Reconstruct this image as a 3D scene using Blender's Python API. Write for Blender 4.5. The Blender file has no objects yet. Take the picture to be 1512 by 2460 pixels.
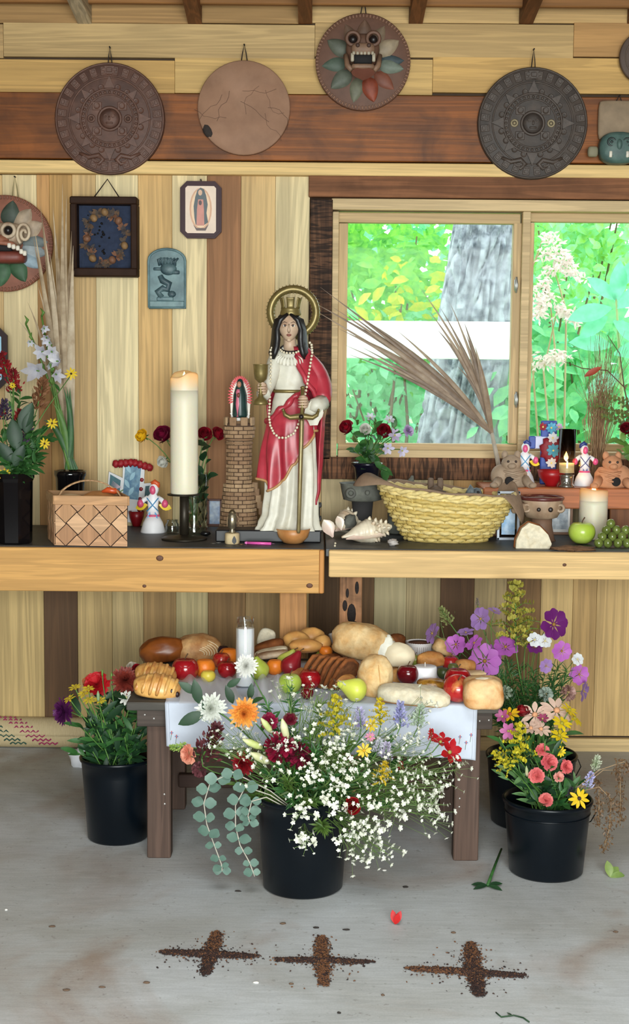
import bpy, math, random
from mathutils import Vector, Matrix, noise as mnoise
R_ = random.Random(7)
SC = bpy.context.scene
COL = SC.collection
# ------------------------------------------------------------------ camera
FPX, PITCH, ROLL, CAMH = 3470.0, math.radians(5.76), 0.0088, 1.5
CAMR = Matrix.Rotation(math.pi/2-PITCH, 3, 'X') @ Matrix.Rotation(ROLL, 3, 'Z')
cam_d = bpy.data.cameras.new('camera'); cam = bpy.data.objects.new('camera', cam_d); COL.objects.link(cam)
cam_d.sensor_fit = 'HORIZONTAL'; cam_d.sensor_width = 36.0; cam_d.lens = 36.0*FPX/1512.0
cam_d.clip_end = 200
cam.matrix_world = Matrix.Translation((0, 0, CAMH)) @ CAMR.to_4x4()
SC.camera = cam
# ------------------------------------------------------------------ light, world, exposure
SC.view_settings.view_transform = 'Standard'; SC.view_settings.look = 'None'
SC.view_settings.gamma = 1.0; SC.view_settings.use_curve_mapping = False
SC.view_settings.exposure = 0.3
world = bpy.data.worlds.new('overcast_sky'); SC.world = world; world.use_nodes = True
bg = world.node_tree.nodes['Background']; bg.inputs[0].default_value = (0.86, 0.95, 1.0, 1); bg.inputs[1].default_value = 3.0
def area(name, loc, rot, sx, sy, power, col=(1, 1, 1)):
    d = bpy.data.lights.new(name, 'AREA'); d.shape = 'RECTANGLE'; d.size = sx; d.size_y = sy; d.energy = power; d.color = col
    o = bpy.data.objects.new(name, d); COL.objects.link(o); o.location = loc; o.rotation_euler = rot
    return o
# daylight entering by the wide doorway behind the camera; overhead lamp added to brighten the near floor
door = area('doorway_daylight', (0.4, -2.02, 1.42), (math.radians(85), 0, 0), 3.0, 2.3, 192, (0.955, 1.0, 0.965))
door.data.spread = math.radians(135)
floor_fill = area('added_overhead_fill', (0.1, 0.45, 3.55), (0, 0, 0), 1.8, 1.5, 105, (0.95, 1.0, 0.99))
floor_fill.data.spread = math.radians(126)
# ------------------------------------------------------------------ picture <-> place
def ray(x, y): return CAMR @ Vector(((x-756.0)/FPX, (1230.0-y)/FPX, -1.0))
def W(x, y, Y):
    d = ray(x, y); t = Y/d.y
    return Vector((d.x*t, Y, CAMH+d.z*t))
def F(x, y, Z=0.0):
    d = ray(x, y); t = (Z-CAMH)/d.z
    return Vector((d.x*t, d.y*t, Z))
def px(Y): return Y/FPX*1.004       # metres for one pixel at distance Y
def lin(c):
    c = c/255.0
    return c/12.92 if c <= 0.04045 else ((c+0.055)/1.055)**2.4
def C(r, g, b): return (lin(r), lin(g), lin(b))
# ------------------------------------------------------------------ materials
_M = {}
def nodes_of(m): return m.node_tree.nodes, m.node_tree.links
def newmat(name):
    m = bpy.data.materials.new(name); m.use_nodes = True
    n, l = nodes_of(m)
    return m, n, l, n['Principled BSDF']
def mix(n, l, a, b, fac, typ='MIX'):
    x = n.new('ShaderNodeMix'); x.data_type = 'RGBA'; x.blend_type = typ
    for i, v in ((6, a), (7, b), (0, fac)):
        if hasattr(v, 'is_linked'): l.new(v, x.inputs[i])
        elif i == 0: x.inputs[0].default_value = v
        else: x.inputs[i].default_value = (*v[:3], 1)
    return x.outputs[2]
def coords(n, l, scale, rnd=True):
    tc = n.new('ShaderNodeTexCoord'); mp = n.new('ShaderNodeMapping'); mp.inputs['Scale'].default_value = scale
    l.new(tc.outputs['Object'], mp.inputs[0])
    if rnd:
        oi = n.new('ShaderNodeObjectInfo'); mu = n.new('ShaderNodeMath'); mu.operation = 'MULTIPLY'; mu.inputs[1].default_value = 61.0
        l.new(oi.outputs['Random'], mu.inputs[0]); l.new(mu.outputs[0], mp.inputs['Location'])
    return mp.outputs[0]
def nz(n, l, vec, scale, detail=4, dist=0.0, rough=0.55):
    t = n.new('ShaderNodeTexNoise'); t.inputs['Scale'].default_value = scale; t.inputs['Detail'].default_value = detail
    t.inputs['Roughness'].default_value = rough; t.inputs['Distortion'].default_value = dist
    l.new(vec, t.inputs['Vector']); return t.outputs[0]
def ramp(n, l, fac, stops):
    r = n.new('ShaderNodeValToRGB'); e = r.color_ramp.elements
    while len(e) < len(stops): e.new(0.5)
    for k, (p, c) in enumerate(stops):
        e[k].position = p; e[k].color = (*c[:3], 1) if not isinstance(c, (int, float)) else (c, c, c, 1)
    l.new(fac, r.inputs[0]); return r.outputs[0]
def bump(n, l, h, bs, strength, dist=0.002):
    b = n.new('ShaderNodeBump'); b.inputs['Strength'].default_value = strength; b.inputs['Distance'].default_value = dist
    l.new(h, b.inputs['Height']); l.new(b.outputs[0], bs.inputs['Normal'])
def M(col, rough=0.6, var=0.12, ns=18.0, metal=0.0, bmp=0.0, col2=None, cover=0.5, soft=0.12, sss=0.0, spec=0.5, emit=None, es=0.0, coat=0.0):
    """procedural paint / clay / skin of a thing: a colour, a second colour in blotches, fine value noise and relief"""
    key = (col, rough, var, ns, metal, bmp, col2, cover, soft, sss, spec, emit, es, coat)
    if key in _M: return _M[key]
    m, n, l, bs = newmat('surface_%03d' % len(_M))
    v = coords(n, l, (1, 1, 1))
    a = nz(n, l, v, ns, 4)
    base = col
    if col2:
        f = ramp(n, l, nz(n, l, v, ns*0.55, 5, 0.4), [(max(0, cover-soft), 0.0), (min(1, cover+soft), 1.0)])
        base = mix(n, l, col, col2, f)
    sh = ramp(n, l, a, [(0.25, 1.0-var), (0.75, 1.0+var*0.6)])
    out = mix(n, l, base, sh, 1.0, 'MULTIPLY')
    l.new(out, bs.inputs['Base Color'])
    bs.inputs['Roughness'].default_value = rough; bs.inputs['Metallic'].default_value = metal
    bs.inputs['Specular IOR Level'].default_value = spec; bs.inputs['Coat Weight'].default_value = coat
    if sss:
        bs.inputs['Subsurface Weight'].default_value = sss; bs.inputs['Subsurface Radius'].default_value = (0.02, 0.012, 0.006)
        bs.inputs['Subsurface Scale'].default_value = 1.0
    if emit: bs.inputs['Emission Color'].default_value = (*emit, 1); bs.inputs['Emission Strength'].default_value = es
    if bmp: bump(n, l, nz(n, l, v, ns*2.2, 6), bs, bmp)
    _M[key] = m; return m
def leafmat(col, col2=None, trans=0.35, rough=0.5):
    key = ('leaf', col, col2, trans, rough)
    if key in _M: return _M[key]
    m, n, l, bs = newmat('leaf_%03d' % len(_M))
    v = coords(n, l, (1, 1, 1))
    f = ramp(n, l, nz(n, l, v, 22, 3), [(0.3, 0.0), (0.7, 1.0)])
    base = mix(n, l, col, col2 or tuple(x*0.72 for x in col), f)
    l.new(base, bs.inputs['Base Color']); bs.inputs['Roughness'].default_value = rough
    tr = n.new('ShaderNodeBsdfTranslucent'); l.new(base, tr.inputs[0])
    ms = n.new('ShaderNodeMixShader'); ms.inputs[0].default_value = trans
    l.new(bs.outputs[0], ms.inputs[1]); l.new(tr.outputs[0], ms.inputs[2])
    l.new(ms.outputs[0], n['Material Output'].inputs[0])
    _M[key] = m; return m
def glassmat(tint=(1, 1, 1), refl=0.06, rough=0.02):
    key = ('glass', tint, refl, rough)
    if key in _M: return _M[key]
    m, n, l, bs = newmat('glass_%03d' % len(_M)); n.remove(bs)
    t = n.new('ShaderNodeBsdfTransparent'); t.inputs[0].default_value = (*tint, 1)
    g = n.new('ShaderNodeBsdfGlossy'); g.inputs['Roughness'].default_value = rough
    fr = n.new('ShaderNodeLayerWeight'); fr.inputs[0].default_value = 0.25
    mr = n.new('ShaderNodeMapRange'); mr.inputs[3].default_value = refl; mr.inputs[4].default_value = min(1, refl*8)
    l.new(fr.outputs['Fresnel'], mr.inputs[0])
    ms = n.new('ShaderNodeMixShader'); l.new(mr.outputs[0], ms.inputs[0]); l.new(t.outputs[0], ms.inputs[1]); l.new(g.outputs[0], ms.inputs[2])
    l.new(ms.outputs[0], n['Material Output'].inputs[0])
    _M[key] = m; return m
def woodmat(axis, contrast=0.35, rough=0.62, blotch=0.0, fine=1.0, cracks=0.0):
    """timber whose tint is the object's own colour; grain runs along the axis"""
    key = ('wood', axis, contrast, rough, blotch, fine, cracks)
    if key in _M: return _M[key]
    m, n, l, bs = newmat('timber_%03d' % len(_M))
    s = [1.0, 1.0, 1.0]; s['XYZ'.index(axis)] = 0.035
    v = coords(n, l, tuple(s))
    big = nz(n, l, v, 9.0, 3, 1.6)
    rings = n.new('ShaderNodeMath'); rings.operation = 'SINE'
    mu = n.new('ShaderNodeMath'); mu.operation = 'MULTIPLY'; mu.inputs[1].default_value = 34.0
    l.new(big, mu.inputs[0]); l.new(mu.outputs[0], rings.inputs[0])
    g1 = ramp(n, l, rings.outputs[0], [(0.0, 1.0-contrast*0.55), (0.75, 1.0)])
    g2 = ramp(n, l, nz(n, l, v, 120*fine, 4, 0.3), [(0.3, 1.0-contrast*0.45), (0.62, 1.04)])
    g3 = ramp(n, l, nz(n, l, v, 5.0, 2, 0.8), [(0.3, (1-contrast*0.5, 1-contrast*0.56, 1-contrast*0.62)), (0.6, 1.06)])
    oi = n.new('ShaderNodeObjectInfo')
    c = mix(n, l, oi.outputs['Color'], g1, 1.0, 'MULTIPLY'); c = mix(n, l, c, g2, 1.0, 'MULTIPLY'); c = mix(n, l, c, g3, 1.0, 'MULTIPLY')
    if blotch:
        v2 = coords(n, l, (1, 1, 1)); b = ramp(n, l, nz(n, l, v2, 5.5, 5, 0.5), [(0.42, 1.0), (0.68, 1.0-blotch)])
        c = mix(n, l, c, b, 1.0, 'MULTIPLY')
    if cracks:
        sv = [1.0, 1.0, 1.0]; sv['XYZ'.index('Z' if axis == 'X' else 'X')] = 0.12
        v3 = coords(n, l, tuple(sv)); b = ramp(n, l, nz(n, l, v3, 85, 3, 0.6), [(0.42, 1.0-cracks), (0.56, 1.05)])
        c = mix(n, l, c, b, 1.0, 'MULTIPLY')
    l.new(c, bs.inputs['Base Color']); bs.inputs['Roughness'].default_value = rough
    bs.inputs['Specular IOR Level'].default_value = 0.3
    bump(n, l, nz(n, l, v, 90, 3), bs, 0.25, 0.002)
    _M[key] = m; return m
# ------------------------------------------------------------------ mesh building
class MB:
    def __init__(s): s.v = []; s.f = []
    def add(s, vs, fs):
        o = len(s.v); s.v.extend(Vector(p) for p in vs); s.f.extend(tuple(i+o for i in f) for f in fs); return s
    def box(s, c, d, rot=None, taper=1.0):
        c = Vector(c); vs = []
        for z in (-1, 1):
            k = taper if z > 0 else 1.0
            for x, y in ((-1, -1), (1, -1), (1, 1), (-1, 1)):
                p = Vector((x*d[0]/2*k, y*d[1]/2*k, z*d[2]/2))
                vs.append(c+(rot @ p if rot else p))
        return s.add(vs, [(3, 2, 1, 0), (4, 5, 6, 7), (0, 1, 5, 4), (1, 2, 6, 5), (2, 3, 7, 6), (3, 0, 4, 7)])
    def bbox(s, c, d, bv=0.002, rot=None):
        """box with chamfered edges"""
        c = Vector(c); hx, hy, hz = d[0]/2, d[1]/2, d[2]/2; bv = min(bv, hx*0.45, hy*0.45, hz*0.45); vs = []
        def ringp(z, i): return [(-hx+i+bv, -hy+i, z), (hx-i-bv, -hy+i, z), (hx-i, -hy+i+bv, z), (hx-i, hy-i-bv, z), (hx-i-bv, hy-i, z), (-hx+i+bv, hy-i, z), (-hx+i, hy-i-bv, z), (-hx+i, -hy+i+bv, z)]
        rings = [ringp(-hz, bv), ringp(-hz+bv, 0), ringp(hz-bv, 0), ringp(hz, bv)]
        for r in rings:
            for p in r: p = Vector(p); vs.append(c+(rot @ p if rot else p))
        fs = [tuple(range(7, -1, -1)), tuple(range(24, 32))]
        for k in range(3):
            for i in range(8): j = (i+1) % 8; fs.append((k*8+i, k*8+j, k*8+8+j, k*8+8+i))
        return s.add(vs, fs)
    def tube(s, pts, r, n=6, cap=True):
        pts = [Vector(p) for p in pts]; k = len(pts)
        if not isinstance(r, (list, tuple)): r = [r]*k
        vs = []; up = Vector((0.13, 0.37, 0.92)); t0 = None
        for i, p in enumerate(pts):
            t = (pts[min(i+1, k-1)]-pts[max(i-1, 0)])
            t = t.normalized() if t.length > 1e-9 else Vector((0, 0, 1))
            if t0 is None: a = t.cross(up if abs(t.dot(up)) < 0.95 else Vector((1, 0, 0))).normalized()
            else: a = (a-t*a.dot(t)).normalized()
            t0 = t; b = t.cross(a)
            for j in range(n):
                q = 2*math.pi*j/n; vs.append(p+(a*math.cos(q)+b*math.sin(q))*r[i])
        fs = [(i*n+j, i*n+(j+1) % n, (i+1)*n+(j+1) % n, (i+1)*n+j) for i in range(k-1) for j in range(n)]
        if cap: fs += [tuple(range(n-1, -1, -1)), tuple(range((k-1)*n, k*n))]
        return s.add(vs, fs)
    def lathe(s, prof, c=(0, 0, 0), n=24, sx=1.0, sy=1.0, fn=None, closed=True, rot=None):
        """prof: (radius, z); fn(angle, i) multiplies the radius"""
        c = Vector(c); vs = []
        for i, (r, z) in enumerate(prof):
            for j in range(n):
                q = 2*math.pi*j/n; k = r*(fn(q, i) if fn else 1.0)
                p = Vector((math.cos(q)*k*sx, math.sin(q)*k*sy, z)); vs.append(c+(rot @ p if rot else p))
        m = len(prof)
        fs = [(i*n+j, i*n+(j+1) % n, (i+1)*n+(j+1) % n, (i+1)*n+j) for i in range(m-1) for j in range(n)]
        if closed: fs += [tuple(range(n-1, -1, -1)), tuple(range((m-1)*n, m*n))]
        return s.add(vs, fs)
    def ball(s, c, r, n=12, m=8, fn=None, rot=None):
        """ellipsoid; fn(unit vector) multiplies the radius"""
        c = Vector(c); r = (r, r, r) if isinstance(r, (int, float)) else r; vs = []
        def put(d):
            k = fn(d) if fn else 1.0
            p = Vector((d.x*r[0]*k, d.y*r[1]*k, d.z*r[2]*k)); vs.append(c+(rot @ p if rot else p))
        put(Vector((0, 0, -1)))
        for i in range(1, m):
            t = -math.pi/2+math.pi*i/m
            for j in range(n):
                q = 2*math.pi*j/n; put(Vector((math.cos(t)*math.cos(q), math.cos(t)*math.sin(q), math.sin(t))))
        put(Vector((0, 0, 1)))
        fs = [(0, 1+(j+1) % n, 1+j) for j in range(n)]
        fs += [(1+i*n+j, 1+i*n+(j+1) % n, 1+(i+1)*n+(j+1) % n, 1+(i+1)*n+j) for i in range(m-2) for j in range(n)]
        L = 1+(m-1)*n; fs += [(L-n+j, L-n+(j+1) % n, L) for j in range(n)]
        return s.add(vs, fs)
    def grid(s, fn, nu, nv, wrap=False):
        vs = [fn(i/nu, j/nv) for i in range(nu+1) for j in range(nv+(0 if wrap else 1))]
        w = nv if wrap else nv+1
        fs = [(i*w+j, i*w+(j+1) % w, (i+1)*w+(j+1) % w, (i+1)*w+j) for i in range(nu) for j in range(nv)]
        return s.add(vs, fs)
    def slab(s, poly, h, o, ux, uy):
        """prism: polygon (a,b) on axes ux,uy from o, thickness vector h"""
        o, ux, uy, h = Vector(o), Vector(ux), Vector(uy), Vector(h); k = len(poly)
        vs = [o+ux*a+uy*b for a, b in poly]; vs += [p+h for p in vs]
        fs = [tuple(range(k-1, -1, -1)), tuple(range(k, 2*k))]+[(i, (i+1) % k, (i+1) % k+k, i+k) for i in range(k)]
        return s.add(vs, fs)
    def torus(s, c, R, r, n=32, m=8, rot=None, sx=1.0, sy=1.0, fn=None):
        c = Vector(c)
        def f(u, v):
            a, b = 2*math.pi*u, 2*math.pi*v; k = R+r*math.cos(b)*(fn(a) if fn else 1)
            p = Vector((math.cos(a)*k*sx, math.sin(a)*k*sy, r*math.sin(b)*(fn(a) if fn else 1)))
            return c+(rot @ p if rot else p)
        vs = [f(i/n, j/m) for i in range(n) for j in range(m)]
        return s.add(vs, [(i*m+j, i*m+(j+1) % m, ((i+1) % n)*m+(j+1) % m, ((i+1) % n)*m+j) for i in range(n) for j in range(m)])
    def leaf(s, base, d, nrm, L, wd, curl=0.15, fold=0.15, k=5, shape=0.5, tipw=0.0):
        """leaf / petal: blade of length L and width wd from base along d, facing nrm; shape = where it is widest"""
        base, d = Vector(base), Vector(d).normalized(); nrm = Vector(nrm); nrm = (nrm-d*nrm.dot(d))
        nrm = nrm.normalized() if nrm.length > 1e-6 else d.orthogonal().normalized()
        sd = d.cross(nrm); vs = []; fs = []
        for i in range(k+1):
            t = i/k
            w = (math.sin(math.pi*min(1, t**(math.log(0.5)/math.log(shape)))))**0.8 if 0 < t < 1 else 0.0
            w = max(w, tipw if i == k else (0.12 if i == 0 else 0.0))*wd/2
            p = base+d*(L*t*(1-0.25*abs(curl)*t))-nrm*(curl*L*t*t)
            vs += [p-sd*w+nrm*(fold*w), p, p+sd*w+nrm*(fold*w)]
            if i: a = (i-1)*3; fs += [(a, a+1, a+4, a+3), (a+1, a+2, a+5, a+4)]
        return s.add(vs, fs)
ORG = {}
def kv(o, label=None, cat=None, group=None, kind=None):
    for k, v in (('label', label), ('category', cat), ('group', group), ('kind', kind)):
        if v: o[k] = v
    return o
def root(name, loc, label, cat, group=None):
    o = bpy.data.objects.new(name, None); COL.objects.link(o); o.location = loc; o.empty_display_size = 0.02
    ORG[o.name] = Vector(loc); return kv(o, label, cat, group)
def ob(name, mb, m, parent=None, label=None, cat=None, group=None, kind=None, smooth=True, color=None, sub=0, org=None):
    me = bpy.data.meshes.new(name); vs = mb.v
    if org is None:
        lo = [min(p[i] for p in vs) for i in range(3)]; hi = [max(p[i] for p in vs) for i in range(3)]
        org = Vector(((lo[0]+hi[0])/2, (lo[1]+hi[1])/2, lo[2]))
    me.from_pydata([p-org for p in vs], [], mb.f); me.materials.append(m)
    if smooth: me.shade_smooth()
    o = bpy.data.objects.new(name, me); COL.objects.link(o); ORG[o.name] = org
    if parent: o.parent = parent; o.location = org-ORG[parent.name]
    else: o.location = org
    if color: o.color = (*color, 1)
    if sub:
        md = o.modifiers.new('sub', 'SUBSURF'); md.levels = sub; md.render_levels = sub
    return kv(o, label, cat, group, kind)
def copy_piece(src, parent, org, rot=None):
    o = src.copy(); COL.objects.link(o); o.parent = parent; ORG[o.name] = Vector(org)
    o.location = Vector(org)-ORG[parent.name]
    if rot is not None: o.rotation_euler = rot
    return o
def flat(o):
    o.data.shade_flat(); return o
def st(name, mb, m, color=None, parent=None, smooth=False):
    return ob(name, mb, m, parent, kind=None if parent else 'structure', smooth=smooth, color=color)
# ------------------------------------------------------------------ the room
YW = F(1440, 1803).y                       # face of the back wall
ZT = 0.88                                  # altar tables
def wallrect(x0, y0, x1, y1, Y, th, bv=0.002):
    """board whose front face shows between these pixels at distance Y"""
    a, b = W((x0+x1)/2, y0, Y), W((x0+x1)/2, y1, Y); p, q = W(x0, (y0+y1)/2, Y), W(x1, (y0+y1)/2, Y)
    return MB().bbox(((p.x+q.x)/2, Y+th/2, (a.z+b.z)/2), (q.x-p.x, th, a.z-b.z), bv)
wz, wx, wdk, wbeam = woodmat('Z', 0.34), woodmat('X', 0.3), woodmat('X', 0.55, blotch=0.6), woodmat('X', 0.5, 0.5, blotch=0.55)
woldz, woldx = woodmat('Z', 0.6, 0.75, blotch=0.35, cracks=0.75), woodmat('X', 0.5, 0.75, blotch=0.35, cracks=0.0)
woldxc = woodmat('X', 0.5, 0.75, blotch=0.3, cracks=0.7)
CREAM, TAN, ORNG, BRN, DKB = C(226, 206, 160), C(208, 176, 124), C(192, 146, 92), C(150, 100, 62), C(92, 66, 44)
PALE, HONEY = C(232, 214, 168), C(216, 178, 112)
# floor: worn, sealed concrete
def concrete():
    m, n, l, bs = newmat('sealed_concrete')
    v = coords(n, l, (1, 1, 1), False)
    c = ramp(n, l, nz(n, l, v, 1.7, 6, 0.6), [(0.3, C(164, 163, 158)), (0.5, C(182, 184, 184)), (0.72, C(198, 202, 206))])
    st1 = ramp(n, l, nz(n, l, v, 1.3, 6, 1.6), [(0.52, 0.0), (0.72, 0.55)])
    c = mix(n, l, c, C(138, 104, 74), st1)
    v2 = coords(n, l, (1, 1, 1), False); st2 = ramp(n, l, nz(n, l, v2, 0.72, 4, 1.4), [(0.6, 0.0), (0.72, 0.4)])
    c = mix(n, l, c, C(120, 112, 84), st2)
    sp = ramp(n, l, nz(n, l, v, 55, 3), [(0.64, 0.0), (0.72, 0.35)]); c = mix(n, l, c, C(96, 84, 72), sp)
    sv = coords(n, l, (0.9, 7, 1), False); scr = ramp(n, l, nz(n, l, sv, 6, 8, 1.5, 0.7), [(0.3, 0.84), (0.7, 1.08)])
    c = mix(n, l, c, scr, 1.0, 'MULTIPLY')
    fine = ramp(n, l, nz(n, l, v, 160, 2), [(0.3, 0.94), (0.7, 1.04)]); c = mix(n, l, c, fine, 1.0, 'MULTIPLY')
    l.new(c, bs.inputs['Base Color'])
    l.new(ramp(n, l, nz(n, l, v, 3, 4), [(0.3, 0.42), (0.7, 0.6)]), bs.inputs['Roughness'])
    bs.inputs['Specular IOR Level'].default_value = 0.25
    bump(n, l, nz(n, l, v, 30, 4), bs, 0.06, 0.002)
    return m
st('floor', MB().box((0, 1.02, -0.05), (6.8, 9.2, 0.1)), concrete())
# wall frame behind the boards, in four pieces around the window opening
wx0, wx1 = W(800, 800, YW).x, W(1800, 800, YW).x
wz0, wz1 = W(1150, 1102, YW).z, W(1150, 483, YW).z
core = M(C(70, 52, 36), 0.8)
YB = YW+0.022
back = st('wall_back', MB().box(((-3.4+wx0)/2, YB+0.06, 1.6), (wx0+3.4, 0.12, 3.2)).box(((wx1+3.4)/2, YB+0.06, 1.6), (3.4-wx1, 0.12, 3.2))
          .box(((wx0+wx1)/2, YB+0.06, wz0/2), (wx1-wx0, 0.12, wz0)).box(((wx0+wx1)/2, YB+0.06, (wz1+3.2)/2), (wx1-wx0, 0.12, 3.2-wz1)), core)
def planks(y0, y1, lst, m, Y=YW, th=0.022):
    for x0, x1, c in lst:
        ob('plank', wallrect(x0+0.3, y0, x1-0.3, y1, Y+R_.uniform(-0.001, 0.001), th, 0.0009), m, back, smooth=False, color=c)
up = [(-700, -620, TAN), (-620, -540, CREAM), (-540, -455, TAN), (-455, -370, CREAM), (-370, -290, ORNG), (-290, -205, CREAM), (-205, -122, TAN), (-122, -72, CREAM), (-72, 10, TAN), (10, 92, CREAM), (92, 122, ORNG), (122, 176, C(190, 150, 92)),
      (176, 232, TAN), (232, 333, PALE), (333, 414, C(208, 170, 112)), (414, 497, CREAM), (497, 578, C(158, 112, 74)), (578, 660, C(212, 180, 126)), (660, 742, C(226, 208, 162))]
planks(420, 1270, up, wz)
planks(1150, 1270, [(742, 772, TAN)], wz)
planks(1150, 1275, [(772, 850, CREAM), (850, 935, TAN), (935, 1030, CREAM), (1030, 1090, TAN), (1090, 1160, C(196, 152, 96)), (1160, 1240, CREAM), (1240, 1330, TAN), (1330, 1420, CREAM), (1420, 1512, TAN), (1512, 1600, CREAM), (1600, 1680, TAN), (1680, 1800, CREAM), (1800, 2000, TAN)], wz)
low = [(-700, -600, TAN), (-600, -500, CREAM), (-500, -400, TAN), (-400, -300, BRN), (-300, -180, TAN), (-180, -60, CREAM), (-60, 106, C(196, 168, 114)), (106, 187, C(98, 70, 44)), (187, 270, C(192, 164, 112)), (270, 345, C(200, 176, 126)), (345, 423, C(180, 146, 96)), (423, 500, C(212, 194, 144)), (500, 590, C(150, 116, 74)),
       (590, 672, C(184, 152, 104)), (672, 742, TAN), (742, 820, C(108, 80, 52)), (820, 898, C(122, 90, 56)), (898, 975, C(206, 190, 146)), (975, 1057, C(184, 164, 122)), (1057, 1138, C(104, 74, 46)), (1138, 1216, C(190, 166, 120)),
       (1216, 1298, C(140, 106, 66)), (1298, 1375, C(204, 172, 116)), (1375, 1432, C(196, 160, 104)), (1432, 1530, C(206, 172, 116)), (1530, 1620, TAN), (1620, 1720, CREAM), (1720, 2000, TAN)]
planks(1278, 1768, low, wz)
# horizontal courses above
YA = YW-0.004
planks(57, 138.5, [(-700, -210, HONEY), (-210, 8, C(182, 150, 102)), (8, 757, C(190, 160, 110)), (757, 1379, C(190, 158, 106)), (1379, 2000, C(184, 140, 86))], wx, YA)
planks(140.5, 226, [(-700, 420, C(200, 160, 96)), (420, 1040, C(204, 168, 106)), (1040, 2000, C(200, 160, 96))], wx, YA)
st('trim_1', wallrect(-700, 226, 2000, 386, YW-0.03, 0.05, 0.003), wbeam, C(142, 80, 26))
st('trim_2', wallrect(-700, 389, 2000, 420, YW-0.045, 0.065, 0.003), wx, C(226, 192, 130))
# window: reclaimed trim, pale frame, two sashes, glass
st('trim_3', wallrect(742, 421, 2000, 478, YW-0.03, 0.05, 0.003), woldx, C(146, 98, 66))
st('trim_4', wallrect(743, 478, 797, 1104, YW-0.03, 0.05, 0.003), woldz, C(104, 72, 50))
st('trim_5', wallrect(766, 1103, 2000, 1156, YW-0.03, 0.05, 0.003), woldxc, C(142, 98, 68))
FR = C(208, 182, 138)
win = st('window_1', wallrect(797, 481, 1900, 508, YW-0.018, 0.15).add(*[(lambda b: (b.v, b.f))(wallrect(797, 508, 812, 1104, YW-0.018, 0.15))][0])
         .add(*[(lambda b: (b.v, b.f))(wallrect(812, 1086, 1900, 1104, YW-0.018, 0.15))][0]).add(*[(lambda b: (b.v, b.f))(wallrect(1251, 508, 1270, 1086, YW-0.012, 0.12))][0]), wx, FR)
def sash(x0, y0, x1, y1, Y, fx, ft, fb, th=0.045):
    for nm, r, m in (('rail', (x0, y0, x1, y0+ft), wx), ('rail', (x0, y1-fb, x1, y1), wx), ('stile', (x0, y0+ft, x0+fx, y1-fb), wz), ('stile', (x1-fx, y0+ft, x1, y1-fb), wz)):
        ob(nm, wallrect(*r, Y, th), m, win, smooth=False, color=C(200, 172, 128))
    p, q = W(x0+fx, y0+ft, Y+th/2), W(x1-fx, y1-fb, Y+th/2)
    ob('pane', MB().box(((p.x+q.x)/2, Y+th/2, (p.z+q.z)/2), (q.x-p.x, 0.004, p.z-q.z)), glassmat((0.97, 1, 0.99), 0.003), win, smooth=False)
sash(812, 512, 1251, 1088, YW+0.02, 22, 24, 22)
sash(1266, 508, 1880, 1088, YW+0.055, 13, 27, 20)
for yy in (685, 960):
    p = W(1240, yy, YW+0.015)
    ob('latch', MB().bbox(p, (0.012, 0.02, 0.045), 0.003).tube([p+Vector((0, -0.012, 0.03)), p+Vector((0.004, -0.014, 0)), p+Vector((0, -0.012, -0.03))], 0.004, 6), M(C(176, 176, 172), 0.35, metal=0.7), win)
st('baseboard_back', wallrect(-700, 1768, 2000, 1805, YW-0.016, 0.03), wx, C(206, 178, 128))
# eaves: blocking boards between rafters, roof deck, cross beam
zb, zt2 = W(756, 57, YW).z, W(756, 8, YW).z
roofc = C(112, 84, 54)
def roofz(Y): return zt2+0.12+1.13*(YW+0.2-Y)/(YW+4.0)
def roofpiece(mb, x0, x1, y0, y1):
    vs = [(x, y, roofz(y)+h) for h in (0, 0.04) for x, y in ((x0, y0), (x1, y0), (x1, y1), (x0, y1))]
    return mb.add(vs, [(0, 1, 2, 3), (7, 6, 5, 4), (0, 4, 5, 1), (1, 5, 6, 2), (2, 6, 7, 3), (3, 7, 4, 0)])
rm = MB()
for q in ((-3.5, 3.5, 1.25, YW+0.2), (-3.5, 3.5, -3.8, -0.35), (-3.5, -0.85, -0.35, 1.25), (1.05, 3.5, -0.35, 1.25)): roofpiece(rm, *q)  # gap in the roof added to let more light onto the near floor
roof = st('ceiling', rm, woodmat('Y', 0.3), roofc)
bl = [(-330, -62, TAN), (-62, 190, C(176, 138, 88)), (190, 455, C(176, 138, 88)), (455, 720, C(184, 146, 94)), (720, 985, C(206, 172, 118)), (985, 1250, C(200, 166, 112)), (1250, 1510, C(196, 160, 106)), (1510, 1780, TAN)]
for x0, x1, c in bl:
    ob('blocking_board', wallrect(x0+14, 8, x1+14, 56, YW+0.004, 0.03), wx, back, smooth=False, color=c)
    a = W(x1+14, 50, YW); z0 = W(x1, 58, YW).z
    r = MB().slab([(-0.026, 0), (0.026, 0), (0.026, 0.14), (-0.026, 0.14)], (0, -8.4, 1.05), (a.x, YW-0.002, z0), (1, 0, 0), (0, 0, 1))
    ob('rafter', r, woodmat('Y', 0.5), roof, smooth=False, color=C(120, 74, 40) if x1 != 190 else C(206, 190, 158))
st('trim_6', wallrect(-800, -70, 2100, 10, YW-0.09, 0.03, 0.004), wx, C(150, 104, 58))
# side walls and front wall (behind the camera) with its doorway
pine = woodmat('Z', 0.3)
for sgn, nm in ((-1, 'wall_left'), (1, 'wall_right')):
    x = sgn*3.4
    st(nm, MB().box((x, 0.95, 1.6), (0.1, 9.3, 3.2)), pine, C(112, 88, 60))
st('wall_front', MB().box((-2.3, -2.15, 2.0), (2.3, 0.1, 4.0)).box((2.7, -2.15, 2.0), (1.5, 0.1, 4.0)).box((0.4, -2.15, 3.4), (3.1, 0.1, 1.4)), pine, C(112, 88, 60))
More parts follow.
